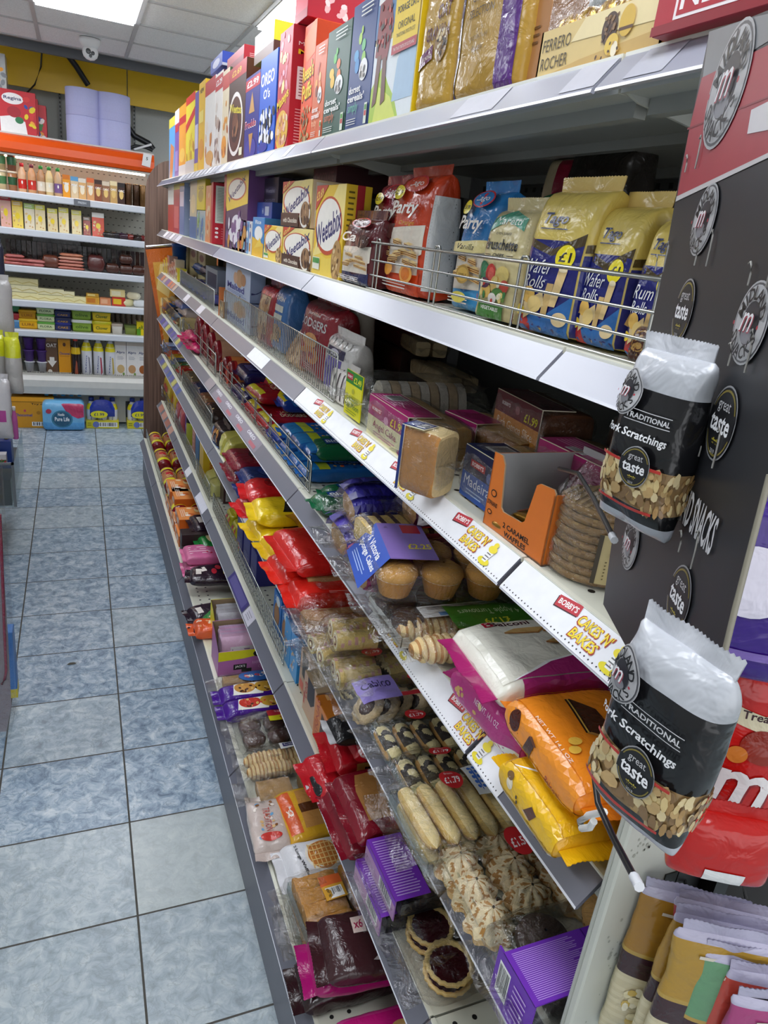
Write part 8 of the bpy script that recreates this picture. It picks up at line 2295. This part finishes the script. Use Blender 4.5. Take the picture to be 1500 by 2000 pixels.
flow(K,1.245,1.12,.22,.05,'d8d8dc',[('e',.4,.55,.2,.4,'e8e0d0'),('e',.4,.55,.17,.35,'c87a38')]+[('r',.25+.05*i,.25,.262+.05*i,.85,'e8c078')for i in range(7)]+[('r',.25,.3+.12*i,.56,.325+.12*i,'e8c078')for i in range(5)]+[('t','3 Large Waffles',.14,.5,.07,'1c1c1e',{'b':1,'w':.5,'r':-84})],'white waffle bag lettered 3 Large Waffles',cat='waffle bag',dx=.055,amp=.006,finl=.03)
for i,(a,b,z_,rz)in enumerate(((1.11,.96,0,0),(1.12,.96,.052,3))):
 Yc,w,zz=span(K,a,b,-.01,z_)
 clear_pack('sponge slice pack',.24,w*.95,.05,multi('sponge_slice',2,4,.22,w*.88,z0=.006),(XB+.15,Yc,zz),rz=rz,label='clear pack of yellow sponge slices, %s one'%['lower','upper'][i],seed=95+i,group='yellow sponge slice packs',tray=('e0dcd8',.03,'acrylic'),wn=4,label_dc=[('r',.1,0,.9,1,'d8a030'),('r',.1,.6,.9,1,'d8642c'),('b',.2,.05,.8,.5)]if i else None,lv=(.22,.32),lu=(.25,.5))
for i,(a,b,z_,dx,rz,c)in enumerate(((.95,.85,.0,.01,-2,'2c181a'),(.955,.84,.042,.03,-5,'a8186c'),(.96,.82,.085,.05,-7,'3a1c20'))):
 flow(K,a,b,.28,.055,c,[('r',.2,.55,.3,.85,'e8d0c8'),('t','x6',.25,.7,.16,'b02c54',{'b':1,'w':.07}),('t','220g',.42,.55,.12,'d8ccc8',{'w':.1}),('e',.85,.4,.1,.24,'e0d0c0'),('e',.85,.4,.07,.17,'3a2420'),('p',[(.3,.1),(.34,.08),(.6,.5),(.55,.52)],'b8a8a8')],['very dark brown cake pack at the shelf edge, lowest of the heap','magenta cake pack between the two dark brown ones','dark chocolate brown cake pack marked 220g, top of the heap'][i],cat='cake pack',group='magenta and dark brown cake packs',dx=dx,z=z_,rz=rz,amp=.005,finl=.03,fin_col=c)
flow(K,.81,.66,.28,.06,'c83c88',[('p',[(0,0),(.4,0),(.6,1),(0,1)],'c01c74'),('p',[(.45,0),(1,0),(1,1),(.62,1)],'d8c8d4'),('e',.42,.4,.14,.36,'d8a868'),('e',.40,.5,.12,.2,'e0bc88'),('e',.8,.6,.05,.1,'b82850'),('l',.7,.2,.95,.4,2,'5a3a4a')],'pink cake pack with a cupcake picture at the bottom of the picture',cat='cake pack',dx=.045,rz=-3,amp=.004,finl=.03)
# ------------------------------------------------------------------ snack display card hanging at the near end
D_=Vector((.466,.885,0)).normalized()
NRM=Vector((D_.y,-D_.x,0))
A0=Vector((.41,.445,0))
def on_card(px,py,off=0.0):
 d=ray(px,py)
 n0=NRM.dot(A0)-off
 t=n0/NRM.dot(d)
 p=d*t+Vector((0,0,H))
 return-(p-A0).dot(D_),p.z,p
cardw=lambda x,y,o:A0-D_*x+Vector((0,0,y))-NRM*o
t=tag(empty('snack_display_card'),'tall black and red snack display card hanging at the near end of the shelving','display card')
out=[on_card(*q)[:2]for q in((1386,62),(1470,32),(1600,-20),(1600,760),(1500,925),(1432,1180),(1374,1432),(1325,1400),(1222,1262),(1178,1180),(1203,1000),(1247,760),(1292,540),(1330,330))]
mb=MB()
tr=[tuple(q)for q in tessellate_polygon([[Vector((a,b,0))for a,b in out]])]
mb.add([cardw(a,b,0)for a,b in out],tr,'25262a','card')
mb.add([cardw(a,b,-.0012)for a,b in out],tr,'a08c70','card')
n=len(out)
mb.add([cardw(a,b,0)for a,b in out]+[cardw(a,b,-.0012)for a,b in out],[(i,(i+1)%n,n+(i+1)%n,n+i)for i in range(n)],'8a8a8c','card')
P_=lambda l:[on_card(*q)[:2]for q in l]
dcl=[('p',P_([(1386,62),(1470,34),(1600,5),(1600,20),(1372,160)]),'85878a'),('p',P_([(1372,152),(1600,40),(1600,255),(1323,388),(1348,250)]),'a83a44'),('p',P_([(1323,384),(1600,252),(1600,262),(1321,394)]),'c9c5c5'),('p',P_([(1345,250),(1600,150),(1600,154),(1344,254)]),'8a2c36'),('p',P_([(1470,215),(1600,150),(1600,235),(1462,262)]),'d8d4d6')]
deco(mb,cardw,1,1,dcl)
def roundel(c,top,bot,kind,fn=cardw,m=None,at=None):
 m=m or mb
 if at:
  cx,cz,r=at
 else:
  cx,cz=on_card(*c)[:2]
  r=abs(on_card(*top)[1]-on_card(*bot)[1])/2
 it=[]
 g=lambda x,y,o:fn(cx+x,cz+y,o)
 if kind=='m':
  it+=[('e',0,0,r,r,'b8b8ba'),('e',0,0,r*.95,r*.95,'5a5a5e'),('e',0,0,r*.9,r*.9,'bdbdbf'),('e',0,0,r*.52,r*.52,'35343a'),('e',0,-r*.3,r*.36,r*.2,'8a8a90')]
  for w_,a0,a1,yo in(('MIDLAND',158,22,.70),('SNACKS',207,333,.70)):
   for i,chh in enumerate(w_):
    a=math.radians(a0+(a1-a0)*i/(len(w_)-1))
    rot=math.degrees(a)-90 if w_=='MIDLAND' else math.degrees(a)+90
    it.append(('t',chh,r*yo*math.cos(a),r*yo*math.sin(a),r*.33,'18181b',{'b':1,'r':rot}))
  it+=[('t','m',.02*r,0,r*.46,'b04858',{'b':1,'sh':.35,'w':r*.72}),('t','m',0,.02*r,r*.44,'ececee',{'b':0,'sh':.35,'w':r*.68}),('e',-r*.75,-.05*r,r*.05,r*.05,'b03040'),('e',r*.75,-.05*r,r*.05,r*.05,'b03040')]
 else:
  it+=[('e',0,0,r*.92,r,'9a9a9c'),('e',0,0,r*.87,r*.95,'1d1d20'),('e',0,0,r*.82,r*.89,'8a7c3a'),('e',0,0,r*.77,r*.83,'1d1d20'),('r',-r*.86,-r*.3,r*.86,r*.35,'1d1d20'),('t','great',-.02*r,.42*r,r*.34,'c9c9cb',{'w':r*.85}),('t','taste',0,-.02*r,r*.46,'f0f0f2',{'b':1,'w':r*1.35}),('t','**',0,-.5*r,r*.2,'b8a83c',{'b':1,'w':r*.5}),('t','2019',0,-.75*r,r*.12,'c9c9cb',{'w':r*.3})]
 deco(m,g,1,1,it,lift=.0012 if m is mb else .0035)
roundel((1424,168),(1440,48),(1398,288),'m')
roundel((1378,430),(1392,358),(1362,500),'m')
roundel((1470,632),(1485,548),(1450,716),'m')
roundel((1234,1062),(1242,1008),(1225,1116),'m')
roundel((1337,608),(1348,545),(1325,673),'t')
roundel((1413,828),(1428,752),(1397,903),'t')
roundel((1329,1168),(1338,1098),(1318,1237),'t')
a,b=on_card(1284,925),on_card(1402,1050)
deco(mb,lambda x,y,o:cardw(a[0]+x,(a[1]+b[1])/2-.012+y,o),b[0]-a[0],.024,[('t','UNDER MIDLAND SNACKS',.5,.5,.9,'c9c9cb',{'b':1,'w':.98})],lift=.0012)
# cut tabs
for q in((1350,335),(1290,530),(1370,520),(1440,720),(1380,900),(1480,560),(1260,1010),(1340,1090)):
 c=on_card(*q)
 for s_ in(-1,1):
  pts=[cardw(c[0]+s_*.012+.004*math.cos(k*.6),c[1]+.012*math.sin(k*.5)*(1 if s_<0 else 1.8),.0022)for k in range(5)]
  mb.tube(pts,.0006,'8d8b86','card',5)
mb.build('card',t)
mb=MB()
e1,e2=on_card(1500,925)[:2],on_card(1374,1432)[:2]
mb.tube([cardw(e1[0]+.002,e1[1],0),cardw((e1[0]+e2[0])/2+.003,(e1[1]+e2[1])/2,.001),cardw(e2[0]+.002,e2[1],0)],.0016,'8d8878','plastic',6)
mb.build('plastic_edge',t)
def scratch_bag(pt,pb,off,w_,label,seed,tilt=0):
 top,bot=on_card(*pt,off),on_card(*pb,off)
 hh=top[1]-bot[1]
 c=on_card((pt[0]+pb[0])/2,(pt[1]+pb[1])/2,off)[2]
 t=empty('snack_bag',(c.x,c.y,bot[1]),-88,0,tilt)
 lf=Loft(hh,w_,.032,'z',n=2.8,p=5,ea=.92,eb=.1,noise_amp=.004,seed=seed,nscale=30)
 m=MB()
 def cf(u,v):
  if u<.08:
   return 'b9bcc4'
  if u<.16:
   return '141416'
  if u<.40:
   return 'a08258'
  if u<.80:
   return '17171a'
  return 'b4b7bd'
 lf.skin(m,'aaaaaa','film',50,60,cf)
 fn,W_,H_=lf.face(.125,.375,0,1)
 deco(m,fn,W_,H_,[('s',.0,.17,1,.39,90,.075,['d8c088','c0a06c','8a6c48','e4d0a0','b08c58'])],'film',.008,lift=.0009)
 f2,W2,H2=lf.face(.375,.6,0,1)
 deco(m,f2,W2,H2,[('s',.0,.17,1,.39,50,.07,['d8c088','c0a06c','8a6c48','e4d0a0','b08c58'])],'film',.008,lift=.0009)
 deco(m,fn,W_,H_,[('r',0,.395,1,.412,'b8342c'),('r',0,.152,1,.168,'b8342c'),('t','TRADITIONAL',.62,.655,.03,'c9c9cb',{'b':1,'w':.62}),('r',.3,.685,.95,.689,'c9c9cb'),('r',.3,.625,.95,.629,'c9c9cb'),('t','Pork Scratchings',.5,.55,.06,'e6e6e8',{'b':1,'w':.92,'sh':.1})],'film',.008,lift=.003)
 roundel(None,None,None,'m',lambda x,y,o:lf.pos(.0+y/H_,.125+.25*x/W_,o),m,(W_*.2,H_*.76,.014))
 roundel(None,None,None,'t',lambda x,y,o:lf.pos(.0+y/H_,.125+.25*x/W_,o),m,(W_*.62,H_*.39,.0125))
 m.build('pouch',t)
 m=MB()
 lf.fin(m,'d0d2d8','film',(1,),.010)
 m.build('silver_seal',t)
 return tag(t,label,'snack bag','pork scratchings bags on the display card')
scratch_bag((1285,690),(1200,1030),.035,.058,'black pork scratchings bag hanging from the card, upper one, above the stroopwafel stack',5,0)
scratch_bag((1265,1215),(1215,1690),.04,.060,'black pork scratchings bag hanging lower on the card, before the white slotted frame',8,0)
# twisted black and clear wires by the bags
for pts,lab in((((1092,915),(1130,925),(1160,975),(1195,1045)),'thin black plastic rod with silver ends poking over the orange box'),(((1160,1510),(1168,1570),(1200,1640),(1238,1712)),'thin black plastic rod with silver ends beside the lower scratchings bag')):
 m=MB()
 P3=[on_card(x,y,.03)[2]for x,y in pts]
 m.tube(P3,.0019,'17181a','plastic',8)
 m.tube([P3[-1],P3[-1]+(P3[-1]-P3[-2]).normalized()*.009],.0026,'d0d2d6','plastic',8)
 tag(m.build('plastic_rod'),lab,'plastic rod')
m=MB()
m.tube([on_card(x,y,.02)[2]for x,y in((1180,1586),(1150,1592),(1133,1604),(1136,1618),(1152,1616),(1160,1604))],.0024,'e4e4e0','plastic',8)
tag(m.build('white_hook'),'small white looped plastic hook beside the white slotted frame','hook')
# bags on the end display, facing the camera
def end_bag(name,px,py,Y,w_,hh,col,cf,dc,label,cat,group,rz,seed,d=.035,amp=.004):
 p=on_y(px,py,Y)
 t=empty(name,(p.x,p.y,p.z-hh),rz)
 lf=Loft(hh-.012,w_,d,'z',n=3,p=6,ea=.95,eb=.08,noise_amp=amp,seed=seed)
 m=MB()
 lf.skin(m,col,'film',44,44,cf)
 lf.print(m,dc,mat='film',ds=.012)
 m.build('pouch',t)
 m=MB()
 lf.fin(m,col if not cf else cf(.99,.25),'film',(1,),.012)
 m.build('crimped_seal',t)
 return tag(t,label,cat,group)
GC='red chocolate bags'
MM=[('p',[(.0,.74),(.5,.70),(1,.76),(1,.86),(.5,.80),(0,.84)],'d8d0b0'),('t','Treat',.42,.79,.05,'3a1c24',{'b':1,'w':.4}),('e',.6,.62,.3,.1,'8a2818'),('e',.3,.55,.14,.05,'c87830'),('t','m',.5,.34,.22,'8a1018',{'b':1,'w':.8,'sh':.15}),('t','m',.48,.35,.21,'ececec',{'b':1,'w':.76,'sh':.15}),('r',.55,.04,.85,.1,'e4e4e4')]
for i,(px,py,Y)in enumerate(((1345,1345,.40),(1385,1300,.37),(1448,1285,.35),(1520,1310,.33))):
 end_bag('chocolate_bag',px+12,py,Y,.066,.185,'c01a16',None,MM,'red chocolate bag with a large white letter m, %s'%['leftmost one, behind the display card','second','third','rightmost one, cut by the picture edge'][i],'chocolate bag',GC,-38,40+i)
end_bag('chocolate_bag',1455,1600,.28,.08,.075,'b81814',None,[('r',.3,.1,.7,.3,'e4e4e4')],'lower red chocolate bag just above the popcorn bags','chocolate bag','lower red chocolate bags',-30,47)
end_bag('purple_bag',1500,960,.34,.11,.16,'35127c',None,[('e',.6,.6,.3,.2,'d8d4e4'),('p',[(.3,.2),(.5,.2),(.48,.45),(.32,.45)],'7a62b0'),('r',.3,.15,.9,.2,'7a62b0')],'purple chocolate bag hanging behind the display card at the right edge','chocolate bag',None,-38,50)
PC='popcorn bags'
def pop(c):
 def f(u,v):
  if u>.965:
   return 'b8b4cc'
  if u>.62:
   return c
  if u>.60:
   return 'b89848'
  if u>.45:
   return '3c2228'
  return 'cfc3a0' if int(u*40)%2 else 'd6cba9'
 return f
for i,(px,py,Y,c,lab)in enumerate(((1318,1752,.33,'a5782a','amber topped popcorn bag, rearmost and leftmost of the fan'),(1400,1768,.31,'b03038','dark red topped popcorn bag, second in the fan'),(1410,1790,.295,'a8802e','amber topped popcorn bag, third in the fan'),(1440,1815,.28,'b08a34','golden topped popcorn bag, fourth in the fan'),(1500,1850,.265,'6a9a72','green topped popcorn bag, fifth in the fan'),(1560,1880,.25,'c04a3c','coral red topped popcorn bag, sixth in the fan'),(1590,1925,.235,'a84078','magenta topped popcorn bag at the bottom right corner'))):
 end_bag('popcorn_bag',px+52-i*13,py+i*6,Y,.10,.22,c,pop(c),[('s',.1,.05,.9,.4,30,.07,['ece0b8','d8b860','f4ecd0','c8a850']),('l',.2,.88,.6,.93,1,'d8d0c0')],lab,'popcorn bag',PC,-34+i*1.5,60+i,d=.02,amp=.005)
# dark tray with wire hooks at the end
p=on_y(1345,1700,.37)
t=tag(empty('hook_panel',(p.x,p.y+.04,p.z-.03),-30),'dark brown plastic hook panel behind the red chocolate bags','hook panel')
m=MB()
m.box(-.03,0,-.08,.25,.012,.06,'2a2422','plastic',ch=.003)
m.build('panel',t)
for i in range(3):
 m=MB()
 m.tube([(.02+i*.06,0,.01),(.02+i*.06,-.02,.02),(.02+i*.06,-.09,.0),(.02+i*.06,-.10,.012)],.0018,'c8c8cc','chrome',6)
 m.build('hook',t)
m=MB()
m.box(0,0,0,.02,.03,1.30,'151618','metal')
tag(m.build('black_post',None,(.585,.355,0)),'black steel post beside the white slotted frame, behind the hanging bags','post')
# ------------------------------------------------------------------ left edge: goods hanging on the opposite shelving
XL=-.62
m=MB()
m.box(XL-.4,2.2,0,XL-.05,5.1,1.75,'8a8c8e','metal')
tag(m.build('opposite_shelving'),'grey shelving of the opposite side, just outside the left edge','shelving')
def lbag(pl,pr_,Y,col,cf,label,cat='hanging bag',mat='film',d=.05,amp=.006,group='goods hanging at the left edge',seed=1):
 """pl = (x left, y top), pr_ = (x right, y bottom) in the photo at depth Y"""
 a,b=on_y(pl[0],pl[1],Y),on_y(pr_[0],pr_[1],Y)
 hh,w_=a.z-b.z,abs(b.x-a.x)
 t=empty(cat.replace(' ','_'),((a.x+b.x)/2,Y,b.z))
 lf=Loft(hh,w_,d,'z',n=2.6,p=4,ea=.8,eb=.1,noise_amp=amp,seed=seed)
 m=MB()
 lf.skin(m,col,mat,26,30,cf)
 m.build('pouch',t)
 m=MB()
 lf.fin(m,cf(1,.2)if cf else col,mat,(1,),.02)
 m.build('header',t)
 return tag(t,label,cat,group)
lbag((-40,470),(14,610),3.3,'2a2c36',lambda u,v:'e8e6e4' if .2<u<.4 else('7ab04a' if .4<u<.45 else '262a3c'),'dark blue and white hanging packet at the top of the left edge',seed=3)
lbag((-30,545),(30,690),3.2,'b8b6b4',lambda u,v:'111114' if v<.2 and u<.8 else 'aaa8a6','clear and black hanging pouch at the left edge below the blue packet',seed=4,mat='film')
lbag((-25,655),(16,770),3.1,'b0b0ac',lambda u,v:'c8cc20' if u>.66 else 'a8a6a2','clear pouch with a yellow top, left one of two',seed=5)
lbag((6,660),(46,772),3.05,'b0b0ac',lambda u,v:'ccd020' if u>.66 else 'aeaca8','clear pouch with a yellow top, right one of two',seed=6)
lbag((-18,742),(26,860),3.0,'c4c2c4',lambda u,v:'a83a8a' if .3<u<.5 and .2<v<.3 else 'c2c0c2','pale grey hanging pouch above the toy bottles',seed=7)
for i,(x0,x1,y0,y1,Y,c,lab)in enumerate(((3,18,823,872,3.6,'dcae10','yellow bottle shaped sweet at the left edge'),(17,34,820,877,3.5,'c860a8','pink bottle shaped sweet with a white cap at the left edge'))):
 a,b=on_y(x0,y0,Y),on_y(x1,y1,Y)
 zb=on_y(0,862,3.7).z+.0005
 o=bottle('sweet_bottle',(b.x-a.x)/2,a.z-zb,c,'f0ece8' if i else c,neck=.5,loc=((a.x+b.x)/2-.01,3.745,zb))
 tag(o,lab,'sweet bottle','bottle shaped sweets')
a,b=on_y(-30,862,3.7),on_y(25,915,3.7)
m=MB()
m.box(0,0,0,b.x-a.x,.10,a.z-b.z,'1e3a86','card')
deco(m,lambda x,y,o:(x,-o,y),b.x-a.x,a.z-b.z,[('e',.3+.15*(i%4),.2+.3*(i//4),.05,.08,'3a5aa8')for i in range(10)])
tag(m.build('blue_card_box',None,(a.x,3.7,b.z)),'dark blue printed card box beneath the bottle shaped sweets','card box')
a,b=on_y(-40,905,3.6),on_y(33,990,3.6)
m=MB()
wb,hb_=b.x-a.x,a.z-b.z
m.box(0,0,0,wb,.002,hb_,'b8bcc4','acrylic')
m.box(wb-.002,0,0,wb,.6,hb_,'b8bcc4','acrylic')
m.box(0,0,hb_-.01,wb,.012,hb_,'9a9ca2','plastic')
m.box(wb-.012,0,0,wb,.012,hb_,'8a8c92','plastic')
m.box(.01,.01,.004,wb-.02,.55,hb_*.6,'3a4048','plastic')
tag(m.build('clear_bin',None,(a.x,3.6,b.z)),'clear plastic bin with grey rim at the left edge above the floor','bin')
m=MB()
a=on_y(5,905,3.55)
m.box(0,0,0,.05,.05,.05,'e0dcdc','film')
deco(m,lambda x,y,o:(x,-o,y),.05,.05,[('r',0,0,1,.5,'4a7a3c'),('s',.1,.1,.9,.5,7,.12,['c83040','e8e0d8'])])
tag(m.build('sweet_packet',None,(a.x-.04,3.62,a.z-.03)),'white, red and green packet standing in the clear bin','sweet packet')
# large clear sheet near the camera
m=MB()
for xs,c,mt in(((0,6,16,24,30,20),'d8d4dc','acrylic'),):
 ys=(905,1000,1130,1260,1390,1440)
 L_=[on_y(x,y,1.9)for x,y in zip(xs,ys)]
 vs=[p for p in L_]+[p+Vector((-.25,.02,0))for p in L_]+[p+Vector((-.0,.05,0))for p in L_]
 n=len(L_)
 m.add(vs,[(i,i+1,n+i+1,n+i)for i in range(n-1)]+[(i,2*n+i,2*n+i+1,i+1)for i in range(n-1)],'c8c4cc','clear',True)
 m.add([p+Vector((-.012,.03,0))for p in L_]+[p+Vector((-.25,.05,0))for p in L_],[(i,i+1,n+i+1,n+i)for i in range(n-1)],'8a8088','film',True)
m.tube([on_y(x,y,1.9)+Vector((0,.02,0))for x,y in((-2,1010),(3,1120),(7,1230),(11,1320),(8,1335),(2,1344))],.004,'8a1c3c','film',8)
tag(m.build('clear_bag'),'large grey clear bag with a dark red seam hanging close at the left edge','bag')
a,b=on_y(-30,1240,2.35),on_y(35,1362,2.35)
m=MB()
m.box(0,0,0,b.x-a.x,.06,a.z-b.z,'2a70b8','card',ch=.002)
m.box(0,-.0005,0,b.x-a.x+.0005,.0605,.035,'c8b82c','card')
tag(m.build('blue_box',None,(a.x,2.35,max(b.z,.001))),'blue box with a yellow base showing behind the large clear bag','box')
# a leaf on the floor
p=on_z(140,1297,.001)
m=MB()
m.add([(-.018,0,.001),(-.006,.006,.004),(.01,.005,.003),(.02,-.002,.001),(.006,-.006,.003),(-.008,-.005,.002)],[(0,5,4,3,2,1)],'4a4436','paper')
tag(m.build('leaf',None,(p.x,p.y,.0015),8),'small dry dark leaf lying on the tiled floor','leaf')
